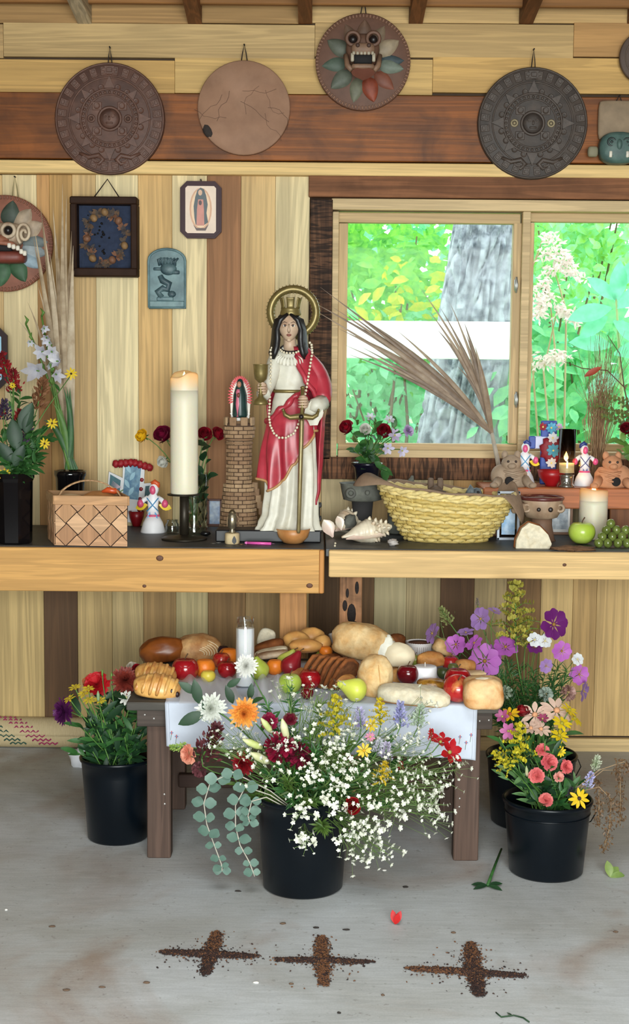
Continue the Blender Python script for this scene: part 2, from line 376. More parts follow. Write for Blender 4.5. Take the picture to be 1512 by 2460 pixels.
# ------------------------------------------------------------------ outdoors
grassm = M(C(120, 170, 90), 0.9, 0.4, 3.0)
st('ground', MB().grid(lambda u, v: Vector(((u-0.5)*60, YW+0.3+v*40, -0.25+0.9*v+0.15*math.sin(u*40)*v)), 24, 12), grassm, smooth=True)
# oak trunk with furrowed bark
def trunk():
    Y = 9.2; a0, a1, b0, b1 = W(1000, 1068, Y), W(1205, 1068, Y), W(1092, 536, Y), W(1262, 536, Y)
    c0, c1 = (a0+a1)/2, (b0+b1)/2; r0, r1 = (a1-a0).length/2, (b1-b0).length/2
    mb = MB()
    def f(u, v):
        z = -0.4+u*5.4; t = (z-c0.z)/(c1.z-c0.z); c = c0+(c1-c0)*t; r = r0+(r1-r0)*min(max(t, -3), 1.2)
        if t < 0: r *= 1+0.12*t*t
        q = 2*math.pi*v; p = Vector((math.cos(q)*1.6, math.sin(q)*1.6, z*0.9))
        w = Vector((math.cos(q)*r*26, math.sin(q)*r*26, z*3.4+2*mnoise.noise(p*2)))
        n = 1-abs(mnoise.noise(w))*2.0; n2 = mnoise.noise(w*2.3)
        r *= 1+0.06*mnoise.noise(p)-0.24*max(0, n-0.4)-0.02*n2
        return Vector((c.x+math.cos(q)*r, Y+math.sin(q)*r, z))
    mb.grid(f, 260, 150, True)
    t = root('oak_trunk', (c0.x, Y, -0.2), 'thick furrowed grey tree trunk outside behind the window', 'tree')
    ob('trunk', mb, M(C(164, 168, 174), 0.95, 0.4, 26, bmp=0.8, col2=C(92, 98, 106), cover=0.56), t)
    br = MB()
    for k in range(3):
        a = Vector((c1.x+0.2*k, Y, 3.2+k*0.4)); d = Vector((1 if k % 2 else -1, 0.4, 0.7))
        br.tube([a, a+d*0.6, a+d*1.3+Vector((0, 0, 0.2))], [0.12, 0.08, 0.04], 8)
    ob('branch', br, M(C(150, 146, 138), 0.95, 0.3, 20), t)
trunk()
p, q = W(828, 770, 8.6), W(1224, 864, 8.6)  # board and bracket added outdoors to stand in for a reflection in the pane
t = root('reflection_board', ((p.x+q.x)/2, 8.6, q.z), 'blank white board standing in for a reflection in the window glass', 'board')
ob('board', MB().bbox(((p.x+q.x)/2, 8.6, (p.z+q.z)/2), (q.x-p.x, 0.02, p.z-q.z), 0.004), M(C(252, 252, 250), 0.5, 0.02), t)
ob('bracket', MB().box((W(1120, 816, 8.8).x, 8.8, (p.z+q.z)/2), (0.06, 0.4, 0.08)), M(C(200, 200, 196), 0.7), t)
# foliage: each shrub and each tree is one thing with stems and leaves
def bush(name, label, cx, cy, Y, rx, rz, n, size, col, col2, ry=0.5, group='greenery outside the window', seed=1, trans=0.5):
    rr = random.Random(seed); c = W(cx, cy, Y); mb = MB(); sb = MB()
    t = root(name, (c.x, Y, 0), label, 'tree' if 'tree' in name else 'shrub', group)
    hubs = []
    for k in range(max(6, n//45)):
        d = Vector((rr.uniform(-1, 1), rr.uniform(-1, 1), rr.uniform(-1, 1)))
        hubs.append(c+Vector((d.x*rx, d.y*ry, d.z*rz)))
    g0 = Vector((c.x, Y+0.1, 0.1))
    for h in hubs[::3]:
        sb.tube([g0+Vector((rr.uniform(-.2, .2), 0, 0)), (g0+h)/2+Vector((rr.uniform(-.15, .15), 0, 0.1)), h], [0.018, 0.012, 0.005], 5)
    for i in range(n):
        h = hubs[i % len(hubs)]; o = Vector((rr.gauss(0, 0.16), rr.gauss(0, 0.12), rr.gauss(0, 0.13)))
        d = Vector((rr.uniform(-1, 1), rr.uniform(-0.6, 0.4), rr.uniform(-1.0, 0.35)))
        nn = Vector((rr.uniform(-.6, .6), -1, rr.uniform(0.0, 1.3)))
        L = size*rr.uniform(0.6, 1.3); mb.leaf(h+o, d, nn, L, L*0.5, 0.2, 0.25, 3)
    ob('leaves', mb, leafmat(col, col2, trans), t, kind='stuff'); ob('stem', sb, M(C(120, 100, 70), 0.9), t)
MINT, LIME, TEAL = C(160, 226, 180), C(164, 224, 90), C(140, 216, 186)
bush('leafy_tree', 'lime green leaves of a tree at upper left of window', 905, 620, 10.2, 0.42, 0.55, 1100, 0.12, LIME, C(90, 180, 80), seed=1)
bush('leafy_tree', 'mint green tree crown far behind the trunk', 1000, 600, 13.0, 1.6, 1.2, 2200, 0.15, MINT, C(126, 206, 156), 0.6, seed=2)
bush('leafy_shrub', 'low mint green shrub beneath the reflection board', 890, 960, 10.0, 0.55, 0.42, 1300, 0.11, MINT, C(120, 204, 140), seed=3)
bush('leafy_shrub', 'shrub with yellow leaves touching the trunk above the reflection board', 985, 725, 9.7, 0.12, 0.08, 70, 0.12, C(236, 214, 60), C(180, 214, 70), 0.2, seed=4)
bush('leafy_shrub', 'teal green undergrowth far behind the right sash', 1420, 960, 12.0, 1.3, 0.9, 2300, 0.15, TEAL, C(118, 204, 154), 0.6, seed=5)
bush('leafy_tree', 'yellow green foliage at top of the right sash', 1360, 590, 9.8, 0.5, 0.35, 800, 0.11, C(160, 214, 84), MINT, seed=6)
bush('leafy_shrub', 'broad leaved shrub low behind the right sash', 1400, 900, 9.4, 0.42, 0.34, 650, 0.15, C(150, 222, 150), C(110, 196, 140), seed=7)
bush('leafy_tree', 'pale green trees standing far off beyond the right sash', 1500, 640, 14.0, 1.6, 1.2, 1600, 0.17, C(160, 222, 180), MINT, 0.6, seed=8)
bush('leafy_shrub', 'dense undergrowth far back beneath the trees', 1050, 1000, 14.0, 2.2, 0.8, 2200, 0.16, C(120, 206, 140), TEAL, 0.5, seed=9)
bush('leafy_shrub', 'small lime shrub right of the trunk foot', 1215, 1010, 9.9, 0.15, 0.32, 260, 0.1, C(140, 206, 90), MINT, seed=10)
# sapling with big pale compound leaves close to the right sash
sp = root('sapling', W(1500, 1100, 7.6)*1.0, 'sapling with large pale mint leaves close outside the right sash', 'tree')
stem = MB().tube([W(1500, 1100, 7.6)-Vector((0, 0, 1.2)), W(1495, 950, 7.6), W(1480, 700, 7.6)], [0.012, 0.01, 0.005], 6)
ob('stem', stem, M(C(150, 170, 110), 0.8), sp)
BL = leafmat(C(140, 218, 186), C(120, 206, 160), 0.5)
for x, y, dx, dy, L in ((1480, 720, -70, -60, 0.2), (1480, 725, 10, -75, 0.22), (1470, 740, -90, 20, 0.25), (1480, 740, 60, -40, 0.24), (1475, 770, 40, 30, 0.22), (1470, 830, -80, -10, 0.24), (1475, 850, 50, -10, 0.25), (1460, 760, -60, 45, 0.2), (1490, 900, -60, 30, 0.22), (1490, 960, 60, 0, 0.22), (1485, 690, 40, -50, 0.2)):
    b = W(x, y, 7.6); d = W(x+dx, y+dy, 7.55)-b
    ob('leaf', MB().leaf(b, d, (0, -1, 0.5), L, L*0.42, 0.1, 0.2, 6), BL, sp)
# dried pale flower plumes outside the right sash
PLN = ['topmost of all', 'second from the top', 'short and pointing down left', 'longest, hanging to the lower left', 'lowest and nearly level', 'beside the sapling leaves']
for x, y, x2, y2 in ((1310, 560, 1380, 640), (1300, 600, 1400, 670), (1320, 700, 1290, 760), (1330, 640, 1270, 745), (1290, 870, 1360, 850), (1340, 740, 1390, 765)):
    rr = random.Random(x+y); mb = MB(); a, b = W(x, y, 8.4), W(x2, y2, 8.3)
    for k in range(110):
        t = rr.random(); c = a+(b-a)*t+Vector((rr.gauss(0, .02), rr.gauss(0, .02), rr.gauss(0, .02)))
        mb.leaf(c, (rr.uniform(-1, 1), -.3, rr.uniform(-1, .4)), (0, -1, .3), 0.04, 0.014, 0.2, 0.1, 2)
    t = root('flower_plume', a, 'faded pinkish flower plume outside the right sash, %s' % PLN.pop(0), 'flower', 'faded plumes outside the right sash')
    ob('florets', mb, leafmat(C(236, 222, 214), C(214, 190, 180), 0.4), t, kind='stuff')
    ob('stem', MB().tube([Vector((a.x+.1, a.y, 0)), a+(a-b)*0.6-Vector((0, 0, .4)), a, b], [0.007, 0.006, 0.004, 0.002], 5), M(C(180, 160, 120), 0.8), t)
# ------------------------------------------------------------------ things hung on the wall
def loc(cx, cy, Y):
    o = W(cx, cy, Y); sx = (W(cx+20, cy, Y)-W(cx-20, cy, Y)).x/40; sz = (W(cx, cy-20, Y)-W(cx, cy+20, Y)).z/40
    f = lambda a, b, h=0.0: o+Vector((a*sx, -h, b*sz))
    f.s = (sx+sz)/2; return f
RY = Matrix.Rotation(math.pi/2, 3, 'X')          # lathe axis z -> -y (towards the viewer)
def cord(t, L, x, y0, y1, w=6, r=0.002, col=C(34, 24, 20)):
    ob('cord', MB().tube([L(x-w, y0, 0.006), L(x-w*0.6, (y0+y1)/2, 0.01), L(x, y1, 0.012), L(x+w*0.6, (y0+y1)/2, 0.01), L(x+w, y0, 0.006)], r, 6), M(col, 0.8), t)
    ob('nail', MB().tube([L(x, y1, 0.0), L(x, y1, 0.02)], 0.003, 6), M(C(60, 56, 52), 0.4, metal=0.8), t)
def facedisc(L, r, th, back=0.004, n=56, dish=0.0, edge=4):
    mb = MB(); s = L.s; o = L(0, 0, back)
    mb.lathe([(r*s*0.94, 0), (r*s, edge*s*0.5), (r*s, th-edge*s*0.4), (r*s-edge*s*0.6, th), (r*s*0.5, th-dish), (0.001, th-dish)], o, n, rot=RY)
    return mb
def sunstone(cx, cy, r, label, base, hi, loopy, eyes=None):
    YD = YW-0.03; L = loc(cx, cy, YD); s = L.s; th = 0.022; h0 = 0.004+th
    t = root('sun_stone_disc', L(0, -r, 0), label, 'wall plaque', 'carved sun discs on the wall')
    mt = M(base, 0.62, 0.3, 26, bmp=0.5, col2=hi, cover=0.62, soft=0.2); mh = M(tuple((a+b)/2 for a, b in zip(base, hi)), 0.55, 0.35, 40, bmp=0.4)
    ob('disc', facedisc(L, r, th), mt, t)
    for rr, w in ((0.975, 0.014), (0.73, 0.012), (0.53, 0.016), (0.43, 0.012), (0.2, 0.022)):
        ob('ring', MB().torus(L(0, 0, h0), r*rr*s, r*w*s*1.3, 64, 6, rot=RY), mh, t)
    # outer band of carved blocks
    p = None
    for k in range(28):
        a = 2*math.pi*(k+0.5)/28; pos = L(math.sin(a)*r*0.86, math.cos(a)*r*0.86, h0)
        if p is None:
            w, h = r*0.125*s, r*0.16*s; p0 = pos
            mb = MB().bbox(pos, (w, 0.008, h), 0.003).bbox(pos+Vector((0, -0.004, h*0.15)), (w*0.6, 0.006, h*0.35), 0.002).bbox(pos+Vector((0, -0.004, -h*0.28)), (w*0.7, 0.006, h*0.18), 0.002)
            p = ob('carved_block', mb, mh, t, org=pos, smooth=False); p.rotation_euler = (0, a, 0)
        else: copy_piece(p, t, pos, (0, a, 0))
    # dots between the bands
    p = None
    for k in range(36):
        a = 2*math.pi*k/36; pos = L(math.sin(a)*r*0.48, math.cos(a)*r*0.48, h0)
        if p is None: p = ob('bead', MB().ball(pos, (r*0.028*s, 0.004, r*0.028*s), 8, 4), mh, t, org=pos)
        else: copy_piece(p, t, pos)
    # rays
    for k in range(8):
        a = math.pi*k/4; big = k % 2 == 0; u = lambda rr, w: (math.sin(a)*rr*r+math.cos(a)*w*r, math.cos(a)*rr*r-math.sin(a)*w*r)
        w = 0.1 if big else 0.075; t1 = 0.76 if big else 0.72
        mb = MB(); pts = [u(0.54, -w), u(0.54, w), u(0.63, w*0.55), u(t1, 0), u(0.63, -w*0.55)]
        mb.slab([(0, 0)]*0 or [(x*s, y*s) for x, y in pts], (0, -0.009, 0), L(0, 0, h0-0.001), (1, 0, 0), (0, 0, 1))
        for sd in (-1, 1):
            q = u(0.56, sd*w*1.5); mb.torus(L(q[0], q[1], h0), r*0.04*s, r*0.016*s, 12, 5, rot=RY)
        ob('ray', mb, mh, t, smooth=False)
    # four square day-sign panels and scrolls
    for k in range(4):
        a = math.pi/4+math.pi*k/2; x, y = math.sin(a)*r*0.32, math.cos(a)*r*0.32
        mb = MB().bbox(L(x, y, h0), (r*0.17*s, 0.008, r*0.15*s), 0.003).torus(L(x, y, h0+0.004), r*0.045*s, r*0.014*s, 14, 5, rot=RY)
        ob('sign_panel', mb, mh, t, smooth=False)
    for sd in (-1, 1):
        m2 = mh if not eyes else M(eyes, 0.5, 0.3, 40)
        ob('scroll', MB().torus(L(sd*r*0.33, 0, h0+0.002), r*0.055*s, r*0.02*s, 16, 6, rot=RY).ball(L(sd*r*0.33, 0, h0), (r*.03*s, .006, r*.03*s), 8, 4), m2, t)
    # face
    fc = ob('face', MB().lathe([(r*0.18*s, 0), (r*0.17*s, 0.007), (r*0.1*s, 0.011), (0.001, 0.012)], L(0, 0, h0), 24, rot=RY), mt, t)
    mb = MB()
    for sd in (-1, 1): mb.torus(L(sd*r*0.065, r*0.04, h0+0.01), r*0.03*s, r*0.012*s, 12, 5, rot=RY)
    ob('eyes', mb, mh, fc)
    ob('nose', MB().bbox(L(0, 0, h0+0.012), (r*0.035*s, 0.008, r*0.08*s), 0.002), mh, fc)
    ob('mouth', MB().bbox(L(0, -r*0.085, h0+0.011), (r*0.13*s, 0.008, r*0.035*s), 0.002), mh, fc)
    # lower pair of serpents and crest
    for sd in (-1, 1):
        pts = [L(sd*r*x, r*y, h0) for x, y in ((0.55, -0.62), (0.38, -0.7), (0.2, -0.66), (0.12, -0.74), (0.2, -0.82), (0.3, -0.78))]
        ob('serpent', MB().tube(pts, [r*0.03*s, r*0.045*s, r*0.05*s, r*0.05*s, r*0.035*s, r*0.02*s], 7), mh, t)
    ob('crest', MB().bbox(L(0, r*0.87, h0), (r*0.2*s, 0.012, r*0.16*s), 0.003).bbox(L(0, r*0.87, h0+0.006), (r*0.1*s, 0.008, r*0.08*s), 0.002), mh, t, smooth=False)
    cord(t, L, 0, r-4, loopy, 5)
sunstone(266, 288, 133, 'reddish brown carved sun calendar disc, leftmost on the dark beam', C(76, 49, 39), C(110, 76, 61), 172)
sunstone(1278, 299, 133, 'dark grey green carved sun calendar disc above the window', C(56, 48, 43), C(82, 68, 58), 178, C(140, 126, 96))
# plain drum-like disc
L = loc(587, 262, YW-0.03); t = root('clay_disc', L(0, -112, 0), 'plain pinkish tan clay disc with faint scratches and a chipped edge', 'wall plaque')
ob('disc', facedisc(L, 112, 0.024), M(C(142, 106, 82), 0.75, 0.18, 14, bmp=0.25, col2=C(152, 116, 92), cover=0.55), t)
rr = random.Random(3)
for k in range(9):
    a0 = rr.uniform(0, 6.3); x, y = rr.uniform(-60, 60), rr.uniform(-60, 60); pts = []
    for j in range(7):
        pts.append(L(x, y, 0.0282)); a0 += rr.uniform(-.7, .7); x += math.cos(a0)*14; y += math.sin(a0)*14
    ob('scratch', MB().tube(pts, 0.0008, 4), M(C(96, 70, 56), 0.9), t)
ob('chip', MB().ball(L(-86, -56, 0.024), (0.018, 0.008, 0.03), 8, 6, rot=Matrix.Rotation(-0.5, 3, 'Y')), M(C(48, 40, 36), 0.9, 0.4, 60), t)
cord(t, L, 0, 114, 152, 7)
# serpent-head discs
def feather(t, L, ang, r0, r1, wd, col, h, col2=None):
    s = L.s; d = Vector((math.sin(ang), 0, math.cos(ang))); b = L(math.sin(ang)*r0, math.cos(ang)*r0, h)
    side = Vector((d.z, 0, -d.x)); n = 8; vs = []; fs = []; Ln = (r1-r0)*s
    for i in range(n+1):
        q = i/n; w = wd*s*0.5*(math.sin(math.pi*min(1, q**0.75*0.93+0.07))**0.7 if q < 1 else 0.0); hh = 0.016*math.sin(math.pi*(0.15+0.75*q))
        p = b+d*(Ln*q); up = Vector((0, -1, 0))
        vs += [p-side*w, p-side*w*0.45+up*hh, p+up*hh*0.75, p+side*w*0.45+up*hh, p+side*w]
        if i:
            a = (i-1)*5; fs += [(a+j, a+j+1, a+j+6, a+j+5) for j in range(4)]
    ob('feather', MB().add(vs, fs), M(col, 0.6, 0.25, 40, col2=col2 or tuple(x*0.75 for x in col), cover=0.55), t)
def serpent_base(cx, cy, r, label, base, rimc, loopy, cordx=0, cordcol=C(34, 24, 20)):
    L = loc(cx, cy, YW-0.03); s = L.s
    t = root('serpent_head_plaque', L(0, -r, 0), label, 'wall plaque', 'feathered serpent plaques')
    ob('disc', facedisc(L, r, 0.02), M(base, 0.65, 0.25, 24, bmp=0.3), t)
    p = None
    for k in range(84):
        a = 2*math.pi*k/84; pos = L(math.sin(a)*r*0.955, math.cos(a)*r*0.955, 0.024)
        if p is None: p = ob('rim_notch', MB().bbox(pos, (r*0.04*s, 0.008, r*0.075*s), 0.002), M(rimc, 0.6, 0.2, 40), t, org=pos, smooth=False); p.rotation_euler = (0, a, 0)
        else: copy_piece(p, t, pos, (0, a, 0))
    cord(t, L, cordx, r-3, loopy, 7, col=cordcol)
    return t, L
t, L = serpent_base(872, 152, 115, 'painted feathered serpent head disc with open jaws above window corner', C(98, 66, 50), C(120, 84, 62), 150)
fc = [C(112, 84, 66), C(126, 106, 84), C(158, 140, 114), C(60, 74, 78), C(112, 122, 108), C(124, 70, 50), C(136, 62, 38), C(104, 104, 84), C(94, 100, 86), C(76, 90, 76), C(88, 92, 78), C(110, 84, 66)]
for k, a in enumerate((2, 31, 60, 88, 100, 131, 164, 193, 230, 264, 300, 334)):
    feather(t, L, math.radians(a), 40, 100, 40 if k not in (3, 4) else 34, fc[k], 0.02 if k % 2 else 0.028)
hb, hd, hl = M(C(104, 74, 58), 0.6, 0.3, 30, bmp=0.3), M(C(70, 50, 42), 0.6, 0.3, 30), M(C(128, 98, 76), 0.6, 0.25, 30)
s = L.s
head = ob('head', MB().bbox(L(-2, 22, 0.07), (84*s, 0.1, 76*s), 0.03), hb, t, sub=1)
ob('snout', MB().bbox(L(-2, 16, 0.12), (58*s, 0.06, 30*s), 0.015), hl, head, sub=1)
for sd in (-1, 1):
    ob('brow', MB().torus(L(sd*24-2, 42, 0.12), 15*s, 4.5*s, 16, 6, rot=RY), hb, head)
    ob('eye', MB().ball(L(sd*24-2, 40, 0.117), 10*s, 10, 8), M(C(28, 20, 18), 0.4), head)
    ob('nostril', MB().ball(L(sd*13-2, 22, 0.15), 5*s, 8, 6), hd, head)
    ob('fang', MB().bbox(L(sd*25-2, -4, 0.13), (8*s, 0.02, 20*s), 0.004), M(C(168, 158, 138), 0.5), head)
    for k in range(3): ob('tooth', MB().bbox(L(sd*(9*k+4)-2, 5, 0.14), (7*s, 0.012, 8*s), 0.002), M(C(160, 148, 128), 0.5), head)
    ob('jaw_side', MB().tube([L(sd*40-2, 6, 0.1), L(sd*36-2, -22, 0.12), L(sd*26-2, -34, 0.13)], [6*s, 7*s, 6*s], 8), hl, head)
ob('mouth', MB().bbox(L(-2, -6, 0.118), (42*s, 0.03, 24*s), 0.003), M(C(16, 12, 12), 0.8), head)
ob('lower_jaw', MB().bbox(L(-2, -26, 0.12), (56*s, 0.06, 14*s), 0.012), hl, head, sub=1)
ob('tongue', MB().leaf(L(-2, -26, 0.14), (0, -0.4, -1), (0, -1, 0.1), 42*s, 56*s, -0.1, 0.2, 6), M(C(112, 66, 50), 0.6, 0.2, 30), head)
# left serpent plaque, head turned to the left, half outside the picture
t, L = serpent_base(15, 586, 115, 'terracotta serpent plaque with scroll and white teeth at left edge', C(136, 84, 64), C(120, 74, 54), 160, 24, C(140, 130, 90))
G1, G2, G3, G4 = C(66, 78, 66), C(190, 172, 150), C(186, 164, 140), C(170, 180, 184)
for a, c, w in ((12, G1, 46), (38, C(176, 156, 132), 44), (62, G3, 44), (88, C(120, 130, 130), 36), (104, G4, 36), (124, C(150, 170, 182), 34), (152, C(58, 92, 62), 42), (186, C(62, 98, 66), 44), (222, G1, 44), (255, G3, 42), (290, G1, 42), (330, C(80, 100, 96), 44)):
    feather(t, L, math.radians(a), 44, 104, w, c, 0.026)
terr, crm = M(C(150, 96, 72), 0.6, 0.3, 30, bmp=0.3), M(C(196, 178, 152), 0.55, 0.2, 30, col2=C(150, 120, 96), cover=0.6)
s = L.s
head = ob('head', MB().bbox(L(4, 18, 0.06), (96*s, 0.1, 60*s), 0.03), crm, t, sub=1)
ob('lower_jaw', MB().bbox(L(6, -36, 0.075), (104*s, 0.1, 30*s), 0.014), M(C(118, 56, 44), 0.5, 0.3, 30), head, sub=1)
ob('mouth', MB().bbox(L(-8, -14, 0.1), (70*s, 0.03, 18*s), 0.004), M(C(16, 12, 12), 0.8), head)
ob('eye', MB().ball(L(20, 26, 0.113), 10*s, 12, 8), M(C(24, 18, 18), 0.35), head)
ob('brow', MB().torus(L(20, 26, 0.113), 15*s, 5*s, 18, 6, rot=RY), crm, head)
ob('muzzle', MB().ball(L(-18, 4, 0.1), (40*s, 0.045, 15*s), 14, 8), terr, head)
ob('lip', MB().tube([L(-30, -8, 0.12), L(0, -3, 0.125), L(30, -6, 0.12), L(50, -22, 0.1)], [6*s, 6*s, 6*s, 4*s], 8), terr, head)
pts = []
for k in range(26):
    a = k*0.42; rr_ = 4+k*0.75; pts.append(L(56+math.cos(a)*rr_*0.8, 20+math.sin(a)*rr_*1.2, 0.1))
ob('scroll', MB().tube(pts, 4*s, 7), crm, head)
for k, (x, y) in enumerate(((24, -10), (34, -13), (44, -16), (52, -24), (60, -28))):
    ob('tooth', MB().bbox(L(x, y, 0.125), (9*s, 0.014, 12*s), 0.003), M(C(226, 218, 202), 0.5), head)
# disc at the right edge
L = loc(1550, 140, YW-0.03); t = root('clay_disc', L(0, -64, 0), 'small dark clay disc cut off by the right edge', 'wall plaque')
ob('disc', facedisc(L, 64, 0.02), M(C(82, 66, 56), 0.7, 0.2, 20, bmp=0.3), t); ob('ring', MB().torus(L(0, 0, 0.024), 50*L.s, 0.003, 40, 6, rot=RY), M(C(92, 76, 64), 0.7), t)
cord(t, L, 0, 62, 100, 5)
# stone mask on a ledge piece at the right edge
L = loc(1480, 340, YW-0.05); s = L.s
t = root('stone_mask', L(0, -56, 0), 'teal stone mask with bared teeth over a tan carved slab', 'mask')
ob('slab', MB().bbox(L(4, 50, 0.0), (98*s, 0.03, 96*s), 0.01), M(C(140, 120, 96), 0.75, 0.25, 20, bmp=0.5), t, sub=1)
mk = M(C(86, 112, 104), 0.55, 0.3, 26, bmp=0.3, col2=C(60, 84, 80))
fcm = ob('mask', MB().ball(L(2, -20, 0.03), (46*s, 0.03, 37*s), 18, 12, fn=lambda d: 1/max(abs(d.x)**3+abs(d.z)**3, 0.3)**0.33 if True else 1), mk, t)
for sd in (-1, 1):
    ob('eye', MB().torus(L(sd*18, -8, 0.068), 9*s, 3*s, 14, 6, rot=RY).ball(L(sd*18, -8, 0.066), 5*s, 8, 6), M(C(40, 52, 50), 0.5), fcm)
    ob('ear', MB().bbox(L(sd*58, -28, 0.03), (26*s, 0.03, 26*s), 0.006), M(C(128, 122, 98), 0.7), t, sub=1)
    ob('fang', MB().bbox(L(sd*20, -37, 0.068), (7*s, 0.012, 15*s), 0.002), M(C(214, 206, 190), 0.5), fcm)
ob('nose', MB().ball(L(0, -14, 0.066), (8*s, 0.016, 14*s), 10, 8), mk, fcm)
ob('mouth', MB().bbox(L(0, -37, 0.062), (36*s, 0.014, 11*s), 0.002), M(C(30, 20, 20), 0.6), fcm)
cord(t, L, 4, 96, 108, 6)
# shadow box with a dried wreath
L = loc(251, 569, YW-0.06); s = L.s; t = root('shadow_box', L(0, -96, 0), 'dark wooden shadow box with dried wreath on blue cloth', 'picture frame')
fm = M(C(48, 30, 20), 0.65, 0.3, 20, bmp=0.2, spec=0.15)
for nm, c, d in (('frame_rail', (0, 86), (162, 18)), ('frame_rail', (2, -86), (158, 20)), ('frame_stile', (-72, 0), (16, 156)), ('frame_stile', (73, 0), (16, 156))):
    ob(nm, MB().bbox(L(c[0], c[1], -0.01), (d[0]*s, 0.075, d[1]*s), 0.004), fm, t, smooth=False)
ob('backing', MB().bbox(L(0, 0, -0.04), (150*s, 0.01, 170*s), 0.002), M(C(54, 70, 102), 0.9, 0.25, 60), t, smooth=False)
ob('pane', MB().box(L(0, 0, 0.018), (132*s, 0.002, 156*s)), glassmat((0.9, 0.88, 0.86), 0.012), t, smooth=False)
rr = random.Random(11); tans = [C(168, 136, 96), C(120, 98, 80), C(100, 92, 88), C(150, 110, 88), C(88, 84, 88)]
for k in range(34):
    a = 2*math.pi*k/34; x, y = math.sin(a)*47+rr.uniform(-6, 6), math.cos(a)*60+rr.uniform(-7, 7); big = k % 5 == 0
    if big: ob('shell', MB().ball(L(x, y, -0.02), (9*s, 0.012, 10*s), 10, 7, rot=Matrix.Rotation(rr.uniform(0, 3), 3, 'Y')), M(tans[k % 2*3], 0.5, 0.25, 40), t)
    else:
        mb = MB()
        for j in range(7): mb.leaf(L(x, y, -0.026), (rr.uniform(-1, 1), -0.4, rr.uniform(-1, 1)), (0, -1, 0), 16*s, 7*s, 0.2, 0.2, 3)
        ob('dried_leaves', mb, M(tans[1+k % 4], 0.8, 0.2, 30), t)
mb = MB()
for k in range(30): mb.ball(L(-14+rr.gauss(6, 12), rr.uniform(-40, 76), -0.03), 2.4*s*rr.uniform(.5, 1.5), 6, 4)
ob('dark_seeds', mb, M(C(14, 14, 18), 0.6), t, kind='stuff')
ob('cord', MB().tube([L(-24, 95, 0.0), L(8, 138, 0.0), L(36, 95, 0.0)], 1.6*s, 6), M(C(40, 24, 18), 0.8), t)
# octagonal icon
def octa(w, h, c): return [(-w+c, -h), (w-c, -h), (w, -h+c), (w, h-c), (w-c, h), (-w+c, h), (-w, h-c), (-w, -h+c)]
L = loc(483.5, 505, YW-0.022); s = L.s; t = root('framed_icon', L(0, -68, 0), 'octagonal dark maroon frame with a veiled figure print', 'picture')
X, Z_ = (1, 0, 0), (0, 0, 1)
def pol(pts, h, th=0.0012): return MB().slab([(a*s, b*s) for a, b in pts], (0, -th, 0), L(0, 0, h), X, Z_)
ob('frame', pol(octa(50, 68, 16), 0.0, 0.016).slab([(a*s, b*s) for a, b in octa(46, 64, 14)], (0, -0.004, 0), L(0, 0, 0.016), X, Z_), M(C(52, 18, 26), 0.45, 0.15, 20, spec=0.25), t, smooth=False)
pr = ob('print', pol(octa(37, 56, 5), 0.0205), M(C(224, 202, 182), 0.5, 0.1, 18), t, smooth=False)
ell = lambda cx, cy, a, b, n=20: [(cx+a*math.cos(2*math.pi*k/n), cy+b*math.sin(2*math.pi*k/n)) for k in range(n)]
for nm, pts, c, h in (('aureole', ell(0, 2, 27, 50), C(206, 160, 128), 0.0215), ('inner_glow', ell(0, 2, 23, 46), C(228, 196, 162), 0.0222),
                      ('mantle', [(-8, 46), (0, 52), (8, 48), (13, 34), (17, 12), (14, -8), (18, -30), (10, -36), (-12, -36), (-15, -20), (-17, 8), (-13, 30)], C(78, 88, 92), 0.023),
                      ('robe', [(-6, 24), (6, 24), (8, 0), (9, -38), (-10, -38), (-9, 0)], C(196, 132, 118), 0.0238), ('veiled_face', ell(-1, 40, 5, 7, 12), C(206, 168, 140), 0.0244),
                      ('hands', ell(-1, 16, 4, 6, 10), C(80, 60, 60), 0.0245), ('crescent', [(-18, -36), (-10, -44), (10, -44), (20, -34), (12, -50), (-10, -50)], C(96, 78, 74), 0.0238)):
    ob(nm, pol(pts, h, 0.0006), M(c, 0.5, 0.12, 40), pr, smooth=False)
ob('nail', MB().tube([L(0, 70, 0), L(0, 72, 0.02)], 0.003, 6), M(C(60, 56, 52), 0.4), t)
# teal carved plaque
L = loc(402, 669, YW-0.02); s = L.s; t = root('teal_plaque', L(0, -72, 0), 'teal glazed arched plaque with a carved crested figure', 'wall plaque')
tm, td = M(C(116, 146, 148), 0.5, 0.3, 18, bmp=0.3, col2=C(78, 106, 112)), M(C(84, 108, 112), 0.5, 0.3, 40, bmp=0.3, col2=C(52, 74, 82))
arch = [(-43, -71), (44, -71), (44, 42)]+[(44*math.cos(a*math.pi/12), 42+28*math.sin(a*math.pi/12)) for a in range(1, 12)]+[(-44, 40)]
ob('tablet', MB().slab([(a*s, b*s) for a, b in arch], (0, -0.014, 0), L(0, 0, 0), X, Z_), tm, t, smooth=False)
ob('border', MB().tube([L(a, b, 0.015) for a, b in arch]+[L(-43, -71, 0.015)], 3.2*s, 6), tm, t)
ob('ledge', MB().bbox(L(0, -62, 0.014), (84*s, 0.016, 15*s), 0.003), tm, t, smooth=False)
fig = ob('figure_body', MB().tube([L(-12, -46, 0.016), L(-22, -32, 0.018), L(-8, -24, 0.02), L(2, -28, 0.02), L(6, -14, 0.02), L(-10, -6, 0.02), L(-16, 6, 0.02)], [7*s, 8*s, 8*s, 7*s, 8*s, 8*s, 6*s], 8).ball(L(12, -38, 0.016), (10*s, 0.01, 8*s), 10, 6), td, t)
ob('figure_head', MB().ball(L(4, 22, 0.018), (20*s, 0.014, 15*s), 14, 9).bbox(L(22, 14, 0.022), (18*s, 0.014, 9*s), 0.003).bbox(L(-22, 22, 0.018), (20*s, 0.01, 7*s), 0.003), td, fig)
